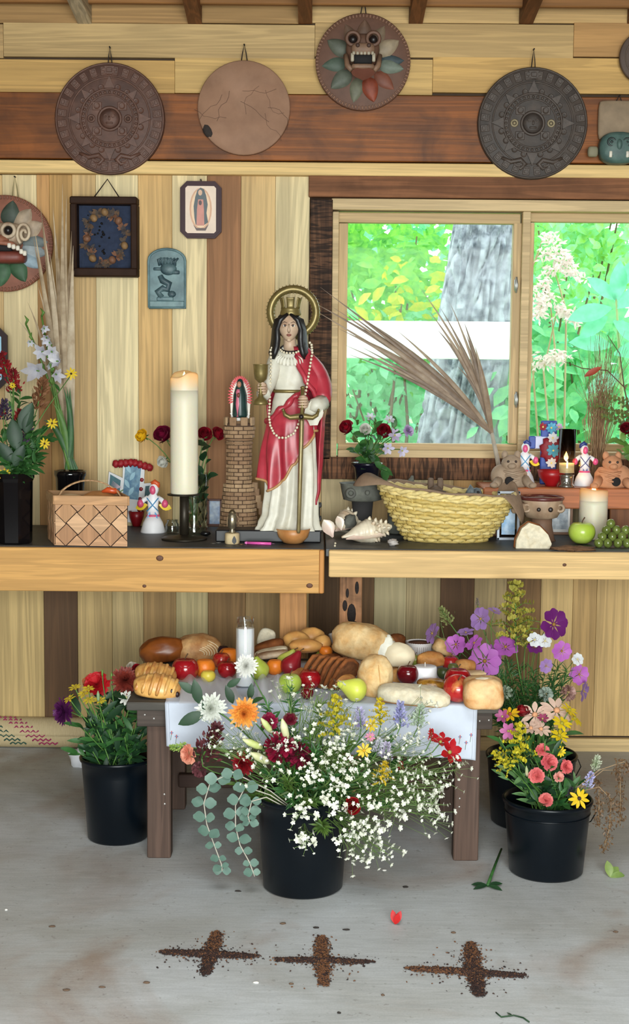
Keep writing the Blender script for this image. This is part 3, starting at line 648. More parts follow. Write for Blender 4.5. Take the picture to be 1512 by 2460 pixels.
mb = MB()
for k in range(6): mb.tube([L(-16+7*k, 30, 0.018), L(-20+8*k, 44+3*math.sin(k), 0.02), L(-12+8*k, 48, 0.02)], [4*s, 3.4*s, 2*s], 6)
ob('crest', mb, td, fig); ob('pedestal', MB().bbox(L(-4, -50, 0.016), (40*s, 0.016, 10*s), 0.003), tm, fig, smooth=False)
# framed picture at the left edge, standing on the altar's back shelf
L = loc(-30, 860, YW-0.1); s = L.s; t = root('framed_icon', L(0, -72, 0), 'dark octagonal frame with pale blue print at left edge', 'picture')
ob('frame', MB().slab([(a*s, b*s) for a, b in octa(50, 74, 20)], (0, -0.016, 0), L(0, 0, 0), X, Z_), M(C(38, 16, 18), 0.45, spec=0.25), t, smooth=False)
ob('print', MB().slab([(a*s, b*s) for a, b in octa(36, 60, 10)], (0, -0.002, 0), L(0, 0, 0.0165), X, Z_), M(C(150, 196, 220), 0.5, 0.2, 12), t, smooth=False)
ob('hook', MB().tube([L(0, 70, 0), L(0, 78, -0.095)], 0.003, 6), M(C(60, 56, 52), 0.4), t)
# ------------------------------------------------------------------ flower kit
def rv(rr, k=1.0): return Vector((rr.uniform(-k, k), rr.uniform(-k, k), rr.uniform(-k, k)))
def frame_of(d):
    d = Vector(d).normalized(); a = d.cross(Vector((0, 0, 1)) if abs(d.z) < 0.9 else Vector((1, 0, 0))).normalized(); return d, a, d.cross(a)
def curve3(b, h, d=None, n=7, bend=0.35):
    b, h = Vector(b), Vector(h); L = (h-b).length; c1 = b+Vector((0, 0, L*bend))+(h-b)*0.12; c2 = h-(Vector(d).normalized()*L*0.22 if d is not None else (h-b)*0.2)
    out = []
    for i in range(n+1):
        t = i/n; out.append(b*(1-t)**3+c1*3*t*(1-t)**2+c2*3*t*t*(1-t)+h*t**3)
    return out
STEMG = leafmat(C(96, 138, 62), C(70, 110, 48), 0.1); LEAFG = leafmat(C(62, 112, 52), C(38, 82, 40), 0.25); LEAFD = leafmat(C(36, 72, 40), C(24, 54, 32), 0.2); LEAFL = leafmat(C(120, 160, 74), C(86, 130, 58), 0.3)
def petal_ring(t, p, d, n, L, wd, lift, col, col2=None, rr=None, shape=0.62, curl=0.12, name='petal', tipw=0.0, single=True, phase=0.0, off=0.0):
    d, a, b = frame_of(d); mb = MB(); m = leafmat(col, col2 or tuple(x*0.8 for x in col), 0.3, 0.55)
    for k in range(n):
        q = 2*math.pi*k/n+phase+(rr.uniform(-.12, .12) if rr else 0); u = a*math.cos(q)+b*math.sin(q)
        li = lift+(rr.uniform(-.15, .15) if rr else 0); ll = L*(rr.uniform(.9, 1.08) if rr else 1)
        dd = u*math.cos(li)+d*math.sin(li); nn = d*math.cos(li)-u*math.sin(li)
        if single: ob(name, MB().leaf(p+u*off, dd, nn, ll, wd, curl, 0.18, 5, shape, tipw), m, t)
        else: mb.leaf(p+u*off, dd, nn, ll, wd, curl, 0.2, 3, shape, tipw)
    if not single: return ob(name, mb, m, t)
def h_daisy(t, p, d, s, cols, rr, n=9, wd=0.42, lift=0.15, cr=0.22, shape=0.62, single=True):
    petal_ring(t, p, d, n, s, s*wd, lift, cols[0], None, rr, shape, 0.1, off=s*cr*0.5, single=single, name='petal' if single else 'petals', tipw=0.25)
    dn, a, b = frame_of(d)
    ob('flower_centre', MB().ball(p+dn*s*0.04, s*cr, 10, 6, fn=lambda q: 1.0 if q.dot(dn) > -0.2 else 0.6), M(cols[1], 0.8, 0.4, 300), t)
def h_cosmos(t, p, d, s, cols, rr): h_daisy(t, p, d, s, cols, rr, 8, 0.72, 0.2, 0.13, 0.72)
def h_susan(t, p, d, s, cols, rr): h_daisy(t, p, d, s, cols, rr, 9, 0.36, 0.05, 0.2, 0.55)
def h_mum(t, p, d, s, cols, rr, layers=6, single=False):
    dn, a, b = frame_of(d); m = None
    for k in range(layers):
        q = k/(layers-1); n = 20-2*k
        petal_ring(t, p+dn*s*0.03*k, d, n, s*(1-0.52*q), s*0.24, -0.1+1.3*q, tuple(x*(1-0.12*q) for x in cols[0]), cols[1] if len(cols) > 1 else None, rr, 0.7, -0.15, 'petal_layer', single=False, phase=k*0.4, tipw=0.3)
def h_pompon(t, p, d, s, cols, rr):
    """dense ball of little petals (marigold, carnation)"""
    dn, a, b = frame_of(d); mb = MB()
    for k in range(70):
        y = 1-1.25*(k+0.5)/70; r = math.sqrt(max(0, 1-y*y)); q = k*2.399963; u = (a*math.cos(q)+b*math.sin(q))*r+dn*y
        mb.leaf(p+u*s*0.35, u+rv(rr, .25), a*rr.uniform(-1, 1)+b*rr.uniform(-1, 1), s*0.62, s*0.5, 0.2, 0.3, 2, 0.75, 0.6)
    ob('petals', mb, leafmat(cols[0], cols[1] if len(cols) > 1 else None, 0.25, 0.6), t)
def h_carn(t, p, d, s, cols, rr):
    dn, a, b = frame_of(d); mb = MB()
    for k in range(34):
        q = k*2.399963; li = 0.15+1.2*(k/34); u = a*math.cos(q)+b*math.sin(q); dd = u*math.cos(li)+dn*math.sin(li)
        mb.leaf(p, dd, dn*math.cos(li)-u*math.sin(li)+rv(rr, .3), s*(0.95-0.25*k/34), s*0.75, rr.uniform(-.1, .25), rr.uniform(-.3, .4), 3, 0.8, 0.75)
    ob('petals', mb, leafmat(cols[0], cols[1] if len(cols) > 1 else None, 0.3, 0.6), t)
    ob('calyx', MB().tube([p-dn*s*0.75, p-dn*s*0.4, p+dn*s*0.05], [s*0.12, s*0.24, s*0.32], 8), leafmat(C(120, 156, 92), None, 0.1), t)
def h_rose(t, p, d, s, cols, rr, openness=1.0):
    dn, a, b = frame_of(d); m = leafmat(cols[0], cols[1] if len(cols) > 1 else tuple(x*0.6 for x in cols[0]), 0.22, 0.5)
    def cup(mb, ph, wang, r0, r1, H, wave, tw=0.0):
        def f(u, v):
            q = ph+(u-0.5)*wang+tw*v; e = 4*(u-0.5)**2
            rr_ = (r0+(r1-r0)*v**1.6*openness)*(math.sin(math.pi*min(1, 0.18+v*0.62))**0.5); z = H*(v*(1-0.22*e))-0.12*s*max(0, v-0.75)*wave*4
            return p+(a*math.cos(q)+b*math.sin(q))*rr_+dn*(z-0.3*s)
        mb.grid(f, 6, 5)
    inner = MB()
    for k in range(7): cup(inner, k*2.1, 2.6, s*0.1+s*0.04*k, s*0.16+s*0.055*k, s*(1.15-0.03*k), 0)
    ob('inner_petals', inner, m, t)
    for k in range(8):
        mb = MB(); cup(mb, k*2.4+0.4, 1.7, s*0.42, s*(0.72+0.05*k), s*(1.02-0.055*k), 0.6+0.1*k); ob('petal', mb, m, t)
    sp = MB()
    for k in range(5):
        q = k*1.257; u = a*math.cos(q)+b*math.sin(q); sp.leaf(p-dn*s*0.3, u-dn*0.3, dn+u, s*0.6, s*0.2, 0.1, 0.1, 3, 0.3)
    ob('sepals', sp, LEAFG, t)
def h_star(t, p, d, s, cols, rr):
    petal_ring(t, p, d, 6, s, s*0.5, 0.55, cols[0], cols[1] if len(cols) > 1 else None, rr, 0.62, 0.2)
    ob('throat', MB().ball(p+frame_of(d)[0]*s*0.12, s*0.13, 8, 5), leafmat(C(206, 206, 110)), t)
def h_trumpet(t, p, d, s, cols, rr):
    """gladiolus floret"""
    dn, a, b = frame_of(d); m = leafmat(cols[0], cols[1] if len(cols) > 1 else None, 0.35, 0.5)
    for k in range(6):
        q = 2*math.pi*k/6+rr.uniform(-.2, .2); u = a*math.cos(q)+b*math.sin(q)
        ob('petal', MB().leaf(p-dn*s*0.5, dn+u*0.45, dn*-0.4+u*-1.0, s*1.7*rr.uniform(.8, 1.1), s*0.66, 0.26, 0.35, 5, 0.55), m, t)
def h_bud(t, p, d, s, cols, rr):
    dn, a, b = frame_of(d); ob('bud', MB().tube([p-dn*s, p-dn*s*0.5, p+dn*s*0.3, p+dn*s], [s*0.18, s*0.3, s*0.3, s*0.06], 8), leafmat(cols[0], cols[1] if len(cols) > 1 else None, 0.2), t)
def h_none(t, p, d, s, cols, rr): pass
def h_plume(t, p, d, s, cols, rr, n=170, lw=0.2):
    """celosia / goldenrod / seed plume: tapering cloud of tiny florets"""
    dn, a, b = frame_of(d); mb = MB(); axis = [p+dn*s*2*k/4 for k in range(5)]
    for k in range(n):
        q = rr.random(); w = s*0.42*(1-q)**0.7+s*0.06; o = (a*rr.gauss(0, .6)+b*rr.gauss(0, .6))*w; c = p+dn*s*2*q+o
        mb.leaf(c, o.normalized()*0.8+dn*0.9 if o.length > 0 else dn, rv(rr), s*0.34, s*lw, 0.1, 0.3, 2, 0.6, 0.3)
    ob('florets', mb, leafmat(cols[0], cols[1] if len(cols) > 1 else None, 0.25, 0.7), t, kind='stuff')
    ob('spike', MB().tube(axis, [s*0.05]*4+[s*0.01], 5), STEMG, t)
def h_rod(t, p, d, s, cols, rr):
    """goldenrod: arching side sprays set with tiny florets"""
    dn, a, b = frame_of(d); mb = MB(); sb = MB()
    for k in range(26):
        q = k/26; c = p+dn*s*2.2*q; ang = k*2.4; u = a*math.cos(ang)+b*math.sin(ang); L = s*(1.2-1.08*q)
        pts = [c, c+u*L*0.5+dn*L*0.32, c+u*L+dn*L*0.25]; sb.tube(pts, [s*.02, s*.015, s*.008], 4)
        for j in range(16):
            f = (j+1)/16; e = pts[0]*(1-f)**2+pts[1]*2*f*(1-f)+pts[2]*f*f+rv(rr, s*.04)
            mb.leaf(e, dn+rv(rr, .6), u+rv(rr, .4), s*0.17, s*0.13, 0, 0.3, 2, 0.6, 0.4)
    ob('florets', mb, leafmat(cols[0], cols[1] if len(cols) > 1 else None, 0.3, 0.7), t, kind='stuff'); sb.tube([p, p+dn*s*2.3], [s*.03, s*.01], 5); ob('spray_stems', sb, STEMG, t)
HEADS = dict(daisy=h_daisy, cosmos=h_cosmos, susan=h_susan, mum=h_mum, pompon=h_pompon, carnation=h_carn, rose=h_rose, star=h_star, trumpet=h_trumpet, bud=h_bud, plume=h_plume, rod=h_rod, none=h_none)
def flower(kind, name, label, base, head, d, s, cols, group=None, stemc=None, r=0.0022, leaves=0, leafm=None, leafL=0.07, leafW=0.4, bend=0.35, seed=None):
    rr = random.Random(seed if seed is not None else label+str(round(head[0]*1000)))
    t = root(name, base, label, 'flower', group)
    pts = curve3(base, head, d, 8, bend)
    ob('stem', MB().tube(pts, [r]*6+[r*0.8]*3, 5), stemc or STEMG, t)
    HEADS[kind](t, Vector(head), Vector(d), s, cols, rr)
    for k in range(leaves):
        q = 0.25+0.6*(k+rr.random()*0.6)/max(1, leaves); i = min(7, int(q*8)); b = pts[i]+(pts[i+1]-pts[i])*(q*8-i)
        dd = Vector((rr.uniform(-1, 1), rr.uniform(-1, 0.4), rr.uniform(-0.1, 1.1))); L = leafL*rr.uniform(.7, 1.25)
        ob('leaf', MB().leaf(b, dd, Vector((0, -0.6, 1))+rv(rr, .4), L, L*leafW, 0.2, 0.25, 5, 0.45), leafm or LEAFG, t)
    return t
def greens(name, label, base, tips, leafL, leafW, m, group=None, n=7, r=0.0018, seed=1, cat='foliage', stemm=None, droop=0.3):
    """one leafy sprig per tip, each a thing"""
    for j, tip in enumerate(tips):
        rr = random.Random(seed*100+j); t = root(name, base, label if isinstance(label, str) else label[j], cat, group)
        b = Vector(base)+Vector((rr.uniform(-.02, .02), rr.uniform(-.02, .02), 0)); pts = curve3(b, tip, None, 8, 0.3)
        ob('stem', MB().tube(pts, r, 5), stemm or STEMG, t)
        lm = MB()
        for k in range(n):
            q = 0.3+0.7*k/n; i = min(7, int(q*8)); p = pts[i]+(pts[i+1]-pts[i])*(q*8-i); ax = (pts[i+1]-pts[i]).normalized()
            dd = ax*0.6+Vector((rr.uniform(-1, 1), rr.uniform(-1, .5), rr.uniform(-.5, .8))); L = leafL*rr.uniform(.7, 1.2)*(1.1-0.4*q)
            if leafW < .2: lm.leaf(p, dd, Vector((0, -.8, .8))+rv(rr, .5), L, L*leafW, droop, 0.25, 3, 0.45)
            else: ob('leaf', MB().leaf(p, dd, Vector((0, -.8, .8))+rv(rr, .5), L, L*leafW, droop, 0.25, 5, 0.45), m, t)
        if lm.v: ob('leaflets', lm, m, t, kind='stuff')
def blade(t, pts, w, m, name='leaf', fold=0.5, nrm=(0, -1, 0), th=0.0):
    """long narrow leaf along a curve"""
    pts = [Vector(p) for p in pts]; k = len(pts)-1; vs = []; fs = []
    for i, p in enumerate(pts):
        tg = (pts[min(i+1, k)]-pts[max(i-1, 0)]).normalized(); sd = tg.cross(Vector(nrm)).normalized(); q = i/k
        ww = w/2*(0.55+0.45*math.sin(math.pi*min(1, q*1.15)))*(1-q**4)+0.0003
        up = sd.cross(tg).normalized(); vs += [p-sd*ww, p+up*ww*fold, p+sd*ww]
        if i: a = (i-1)*3; fs += [(a, a+1, a+4, a+3), (a+1, a+2, a+5, a+4)]
    ob(name, MB().add(vs, fs), m, t)
def bez(a, c, b, n=9): return [Vector(a)*(1-i/n)**2+Vector(c)*2*(i/n)*(1-i/n)+Vector(b)*(i/n)**2 for i in range(n+1)]
# ------------------------------------------------------------------ the two altar tables
YF = F(390, 1316, ZT).y; A = lambda x, y: F(x, y, ZT)
topm = M(C(58, 60, 62), 0.5, 0.35, 9, col2=C(92, 84, 74), cover=0.62, bmp=0.15)
def table(name, label, x0, x1, yb0, yb1, top_col, beam_col, posts, yf):
    zt, zb = ZT, W((x0+x1)/2, yb1, yf).z; a, b = W(x0, 1330, yf).x, W(x1, 1330, yf).x
    if x0 < 0: a = -2.6
    if x1 > 1500: b = 2.6
    t = root(name, ((a+b)/2, (yf+YW)/2, 0), label, 'table')
    ob('table_top', MB().bbox(((a+b)/2, (yf+YW-0.03)/2+0.012, zt-0.014), (b-a, YW-0.034-yf-0.02, 0.028), 0.002), topm, t, smooth=False)
    ob('front_beam', MB().bbox(((a+b)/2, yf+0.02, (zt-0.003+zb)/2), (b-a-0.022, 0.04, zt-0.003-zb), 0.003), woodmat('X', 0.3), t, smooth=False, color=beam_col)
    for xa, xb, Yp, c, m in posts:
        p, q = W(xa, 1450, Yp).x, W(xb, 1450, Yp).x
        ob('post', MB().bbox(((p+q)/2, Yp+0.035, (zt-0.03)/2), (q-p, 0.07, zt-0.03), 0.003), m, t, smooth=False, color=c)
    return t, a, b, zb
tl, a, b, zb = table('altar_table', 'left altar table with deep golden front beam and dark top', -600, 779, 1318, 1420, None, C(214, 164, 96), [(672, 737, YF+0.12, C(190, 138, 84), wz), (-400, -330, YF+0.12, C(190, 138, 84), wz)], YF)
ob('end_board', MB().bbox((b-0.008, YF+0.021, (ZT-0.003+zb)/2), (0.018, 0.05, ZT-0.003-zb), 0.003), wz, tl, smooth=False, color=C(190, 132, 70))
YF2 = F(1150, 1323, ZT).y
tr, a, b, zb = table('altar_table', 'right altar table with pale poplar front beam under window', 783, 2000, 1322, 1392, None, C(222, 186, 128), [(816, 870, YF2+0.1, C(206, 150, 106), woodmat('Z', 0.5, 0.7, blotch=0.8)), (1700, 1760, YF2+0.1, TAN, wz)], YF2)
for k, (x, y, w, h) in enumerate(((384, 1341, 9, 7), (347, 1408, 5, 4), (744, 1407, 8, 6), (1357, 1357, 5, 4))):
    p = W(x, y, YF-0.0005 if k < 3 else YF2-0.0005); sc_ = px(YF)
    ob('knot', MB().ball(p, (w*sc_, 0.0012, h*sc_), 10, 6), M(C(96, 56, 28), 0.6, 0.4, 200), tl if k < 3 else tr)
for k, (x, y, w, h) in enumerate(((845, 1475, 11, 26), (829, 1455, 6, 14), (858, 1412, 5, 16), (835, 1425, 4, 12), (850, 1505, 14, 14))):
    p = W(x, y, YF2+0.099); ob('charred_patch', MB().ball(p, (w*px(YF2), 0.003, h*px(YF2)), 10, 6), M(C(36, 28, 26), 0.9, 0.5, 200), tr)
# ------------------------------------------------------------------ left end of the altar
BLK = M(C(12, 11, 14), 0.12, 0.1, 10, spec=0.6)
def sqvase(name, label, x, ybase, w_bot, w_top, ytop, Y=None, m=BLK, cat='vase', n=4, rot=0.12):
    b = A(x, ybase) if Y is None else Vector((W(x, ybase, Y).x, Y, ZT)); k = px(b.y); H = W(x, ytop, b.y).z-ZT
    t = root(name, b, label, cat); q = math.sqrt(2) if n == 4 else 1; ro = Matrix.Rotation(math.pi/4+rot if n == 4 else math.pi/8, 3, 'Z')
    pr = [(w_bot*k*q*0.5*0.96, 0), (w_bot*k*q*0.5, 0.006), (w_top*k*q*0.5*0.97, H*0.88), (w_top*k*q*0.5*1.06, H*0.93), (w_top*k*q*0.5*1.06, H), (w_top*k*q*0.5*0.9, H), (w_top*k*q*0.5*0.86, H*0.6), (0.002, H*0.6)]
    o = ob('body', MB().lathe(pr, b, n, rot=ro), m, t, smooth=(n > 8)); return b+Vector((0, 0, H))
v1 = sqvase('black_vase', 'tall faceted black glossy vase at the left end', 36, 1304, 84, 92, 1136, n=8)
v2 = sqvase('black_vase', 'black glossy vase half hidden behind the handled basket', 170, 1280, 60, 72, 1130, A(170, 1275).y, n=24)
# handled splint basket
def clip(poly, x0, y0, x1, y1):
    for ax, lim, sg in ((0, x0, 1), (0, x1, -1), (1, y0, 1), (1, y1, -1)):
        out = []
        for i, p in enumerate(poly):
            q = poly[(i+1) % len(poly)]; ip, iq = (p[ax]-lim)*sg >= 0, (q[ax]-lim)*sg >= 0
            if ip: out.append(p)
            if ip != iq: f = (lim-p[ax])/(q[ax]-p[ax]); out.append((p[0]+(q[0]-p[0])*f, p[1]+(q[1]-p[1])*f))
        poly = out
        if not poly: return []
    return poly
fr = A(310, 1308); fl = A(133, 1311); k = px(fr.y); u = (fr-fl); u.z = 0; Wd = u.length; u.normalize(); yaw = math.radians(17)
u = Vector((math.cos(yaw*0.25), -math.sin(yaw*0.25), 0)); v = Vector((-math.sin(yaw), math.cos(yaw), 0)); Dp = 0.2; H = 0.158
t = root('splint_basket', fl+u*Wd/2+v*Dp/2, 'woven wood splint basket with arched handle on the left table', 'basket')
spl = [woodmat('X', 0.3, 0.6), woodmat('Z', 0.3, 0.6)]; scol = [C(200, 156, 118), C(190, 146, 106), C(208, 168, 130), C(178, 134, 98)]
bx = MB()
for o_, uu, wn in ((fl, u, Wd), (fl+v*Dp, -v, Dp), (fl+u*Wd, v, Dp), (fl+u*Wd+v*Dp, -u, Wd)):
    inn = Vector((0, 0, 1)).cross(uu)
    bx.slab([(0.004, 0.004), (wn-0.004, 0.004), (wn, H), (0, H)], inn*0.003, o_+inn*0.006, uu, Vector((0, 0, 1)))
bx.slab([(0, 0), (Wd, 0), (Wd, Dp), (0, Dp)], (0, 0, 0.006), fl, u, v); ob('lining', bx, M(C(48, 30, 20), 0.9), t, smooth=False)
rr = random.Random(5); d_ = 0.078
for o_, uu, wn in ((fl, u, Wd), (fl+v*Dp, -v, Dp)):
    inn = Vector((0, 0, 1)).cross(uu); inn.normalize()
    for i in range(-8, 12):
        for j in range(-8, 12):
            cu, cz = (i+j)*d_*0.5, (i-j)*d_*0.5
            al = (i+j) % 2
            a1, a2 = (0.5, 0.45) if al else (0.45, 0.5)
            e1, e2 = (d_*0.5, d_*0.5), (d_*0.5, -d_*0.5)
            poly = [(cu+s1*a1*e1[0]+s2*a2*e2[0], cz+s1*a1*e1[1]+s2*a2*e2[1]) for s1, s2 in ((-1, -1), (1, -1), (1, 1), (-1, 1))]
            poly = clip(poly, 0.001, 0.002, wn-0.001, H-0.012)
            if len(poly) < 3: continue
            poly = poly[::-1]
            h = 0.0015 if al else 0.0
            ob('splint', MB().slab(poly, -inn*0.0025, o_-inn*h, uu, Vector((0, 0, 1))), spl[al], t, smooth=False, color=scol[(i*3+j) % 4])
for o_, uu, wn in ((fl, u, Wd), (fl+v*Dp, -v, Dp), (fl+u*Wd, v, Dp), (fl+u*Wd+v*Dp, -u, Wd)):
    inn = Vector((0, 0, 1)).cross(uu); inn.normalize(); rt = Matrix((uu, inn, Vector((0, 0, 1)))).transposed()
    ob('rim', MB().bbox(o_+uu*wn/2+Vector((0, 0, H))-inn*0.003, (wn+0.006, 0.008, 0.032), 0.003, rot=rt), woodmat('X', 0.35, 0.5), t, smooth=False, color=C(198, 152, 108))
ha, hb_, hc = fl+u*0.02+v*Dp*0.45+Vector((0, 0, H)), fl+u*Wd*0.98+v*Dp*0.45+Vector((0, 0, H)), None
hp = [ha+(hb_-ha)*(i/14)+Vector((0, 0, 0.062*math.sin(math.pi*i/14)**0.6)) for i in range(15)]
hs = MB()
for i in range(14):
    m_ = (hp[i]+hp[i+1])/2; dx = hp[i+1]-hp[i]; hs.box(m_, (dx.length*1.06, 0.02, 0.005), rot=Matrix((dx.normalized(), v, dx.normalized().cross(v))).transposed())
ob('handle', hs, woodmat('X', 0.3, 0.45), t, color=C(196, 156, 116))
c0 = fl+u*Wd*0.5+v*Dp*0.5+Vector((0, 0, H))
def blobfn(seed, amp=0.12, f=2.0): return lambda d: 1+amp*mnoise.noise(d*f+Vector((seed, seed*2, 0)))
ob('bread_roll', MB().ball(c0+Vector((0.04, 0, -0.005)), (0.06, 0.045, 0.03), 14, 9, fn=blobfn(1)), M(C(186, 128, 74), 0.7, 0.3, 20), None, 'brown roll inside the handled splint basket', 'bread')
ob('bread_roll', MB().ball(c0+Vector((-0.06, 0.01, -0.012)), (0.055, 0.05, 0.026), 14, 9, fn=blobfn(2)), M(C(206, 178, 140), 0.7, 0.3, 20), None, 'paler roll inside the handled splint basket', 'bread')
ob('linen_napkin', MB().ball(c0+Vector((0.0, 0.0, -0.036)), (0.11, 0.075, 0.022), 20, 8, fn=blobfn(4, 0.4, 4)), M(C(190, 178, 160), 0.9, 0.15, 40), None, 'crumpled linen napkin lining the splint basket', 'napkin')
t = root('red_pepper', c0+Vector((0.08, -0.01, 0.02)), 'small orange red pepper lying in the splint basket', 'pepper')
ob('fruit', MB().tube([c0+Vector((0.055, -0.02, 0.024)), c0+Vector((0.075, -0.02, 0.03)), c0+Vector((0.1, -0.02, 0.026)), c0+Vector((0.115, -0.015, 0.022))], [0.004, 0.011, 0.012, 0.003], 8), M(C(206, 84, 40), 0.3), t)
ob('stalk', MB().tube([c0+Vector((0.115, -0.015, 0.022)), c0+Vector((0.128, -0.015, 0.03))], 0.002, 5), STEMG, t)
# dried palm fan standing in the hidden vase
t = root('dried_palm_fan', v2, 'tall dried palm fan rising behind the gladioli', 'dried leaves')
pm = [leafmat(C(188, 168, 138), C(150, 128, 98), 0.15, 0.6), leafmat(C(160, 138, 108), C(120, 98, 70), 0.15, 0.6), leafmat(C(206, 190, 164), C(170, 148, 118), 0.15, 0.6)]
Yp = v2.y+0.02
for k, (x, y, w) in enumerate(((150, 442, 8), (97, 494, 9), (127, 498, 8), (82, 545, 8), (79, 566, 7), (105, 545, 8), (160, 470, 8), (172, 555, 10), (176, 590, 10), (178, 650, 9), (135, 560, 9), (92, 690, 7), (66, 725, 5), (175, 700, 8), (120, 610, 8), (142, 620, 9), (165, 640, 9), (44, 770, 4), (152, 520, 8), (112, 640, 8), (175, 760, 8), (158, 720, 9))):
    yo = Yp+0.008*((k*7) % 5-2); b = W(160+(k % 5)*3, 1125, yo); c = W(148+(x-148)*0.25+(k % 3)*6, 860, yo-0.02)
    blade(t, bez(b, c, W(x, y, yo+0.01), 10), w*2.2*px(Yp), pm[k % 3])
ob('stalk', MB().tube([v2-Vector((0, 0, 0.1)), W(160, 1120, Yp), W(152, 960, Yp)], [0.007, 0.007, 0.004], 7), pm[1], t)
# gladioli
GW = (C(232, 232, 236), C(206, 206, 222)); rr = random.Random(9)
for j, (lab, tip, blooms) in enumerate((('gladiolus stem with one big white floret, leaning left', (62, 778), ((88, 890, 34), (72, 822, 11))), ('gladiolus stem with white florets at its tip, in front of palm', (100, 760), ((112, 812, 16), (106, 788, 14), (100, 845, 24), (120, 876, 14))), ('gladiolus stem with pinkish white florets leaning right', (118, 838), ((125, 846, 22), (140, 868, 22), (136, 900, 20), (119, 822, 14))))):
    Yg = v2.y-0.05-0.02*j; b = W(178-6*j, 1128, Yg); t = root('gladiolus', b, lab, 'flower'); tp = W(*tip, Yg); pts = bez(b, W(150-10*j, 980, Yg), tp, 10)
    ob('stem', MB().tube(pts, [0.005]*6+[0.0035]*5, 6), LEAFL, t)
    for (x, y, s_) in blooms:
        p = W(x, y, Yg-0.02); sub = ob('floret_tube', MB().tube([min(pts, key=lambda q: (q-p).length), p], 0.003, 5), LEAFL, t)
        h_trumpet(sub, p, Vector((rr.uniform(-.7, .7), -1, rr.uniform(-.6, .4))), s_*px(Yg)*0.9, GW, rr)
    for k in range(4): 
        p = pts[10-k]; ob('bud', MB().tube([p, p+Vector((-0.008 if k % 2 else 0.008, -0.004, 0.014)), p+Vector((-0.004, 0, 0.03))], [0.004, 0.006, 0.001], 6), LEAFL, t)
    for k in range(3):
        blade(t, bez(b+Vector((0.01*k-0.01, 0, 0)), W(170-22*k+6*j, 1010, Yg), W(168-24*k-8*j, 930+40*k, Yg-0.02)), 0.022, LEAFL if k % 2 else LEAFG)
# garden bouquet in the faceted vase
b1 = v1-Vector((0, 0, 0.05)); Yv = v1.y
CEL = (C(164, 28, 34), C(110, 16, 26))
for k, (x, y, dx, s_) in enumerate(((18, 905, -0.2, 28), (33, 940, 0.05, 26), (8, 1000, -0.5, 20), (40, 1010, 0.3, 14))):
    flower('plume', 'celosia', ('red celosia plume, topmost in the faceted black vase', 'crimson celosia plume leaning right in the faceted vase', 'red celosia plume low at the left picture edge', 'short dark red celosia beside the big leaf')[k], b1, W(x, y, Yv-0.02), (dx, -0.25, 1), s_*px(Yv), CEL, 'celosia in the faceted black vase')
flower('plume', 'plume_grass', 'rust brown seed plume beside the gladiolus leaves', b1, W(88, 985, Yv+0.02), (0.25, 0, 1), 36*px(Yv), (C(150, 104, 70), C(120, 78, 50)), leaves=2)
for k, (x, y, s_) in enumerate(((125, 1017, 13), (171, 898, 14), (107, 1066, 13), (12, 1140, 14), (30, 926, 8))):
    flower('susan', 'yellow_daisy', ('yellow daisy with dark eye beside the gladiolus stalks', 'yellow daisy in front of the palm fan', 'pale yellow daisy above the basket handle', 'yellow daisy drooping over the faceted vase rim', 'tiny yellow daisy against red celosia')[k], b1, W(x, y, Yv-0.05), (0.2, -1, 0.3), s_*px(Yv), (C(240, 206, 30), C(60, 40, 20)), 'small yellow daisies on the left table', leaves=2, leafL=0.05)
for k, (x, y) in enumerate(((50, 1060), (60, 1035), (8, 1010))):
    flower('plume', 'basil_spike', ('dark purple basil spike right of the big leaf', 'purple basil spike behind big green leaf', 'purple basil spike at left edge')[k], b1, W(x, y, Yv-0.03), (0.1, -.1, 1), 24*px(Yv), (C(74, 56, 84), C(50, 40, 58)), 'purple basil in the faceted vase', leaves=4, leafL=0.06)
t = root('broad_leaf_sprig', b1, 'broad dark green leaves in middle of the faceted vase bouquet', 'foliage')
for x, y, x2, y2, L in ((40, 1080, 30, 1010, 0.13), (50, 1030, 78, 965, 0.12), (30, 1110, 10, 1080, 0.1), (34, 1120, 52, 1080, 0.1), (62, 1040, 70, 1000, 0.09)):
    p = W(x, y, Yv-0.07); d = W(x2, y2, Yv-0.08)-p; ob('leaf', MB().leaf(p, d, (0.2, -1, 0.3), L*.85, L*0.42, 0.15, 0.35, 7, 0.45), LEAFD, t)
ob('stem', MB().tube([b1, W(36, 1110, Yv-0.05), W(50, 1020, Yv-0.06)], 0.003, 5), STEMG, t)
greens('leafy_sprig', ['fine leafy sprig of the left bouquet, %s' % w_ for w_ in ('leaning far right', 'right of the daisies', 'under the yellow daisy', 'by left edge', 'above the vase rim', 'reaching over basket', 'behind the celosia', 'low left', 'between plume and leaf', 'at centre', 'beneath the seed plume', 'lowest on the right')], b1,
       [W(x, y, Yv+dy) for x, y, dy in ((105, 1030, 0), (95, 1075, -.04), (115, 1050, .03), (5, 1050, -.05), (60, 1100, -.08), (90, 1110, -.06), (50, 930, .05), (14, 1095, -.07), (75, 1010, .03), (45, 1070, -.05), (80, 1040, .0), (70, 1125, -.06))], 0.065, 0.3, LEAFG, 'leafy sprigs of the left bouquet', 20, seed=4)
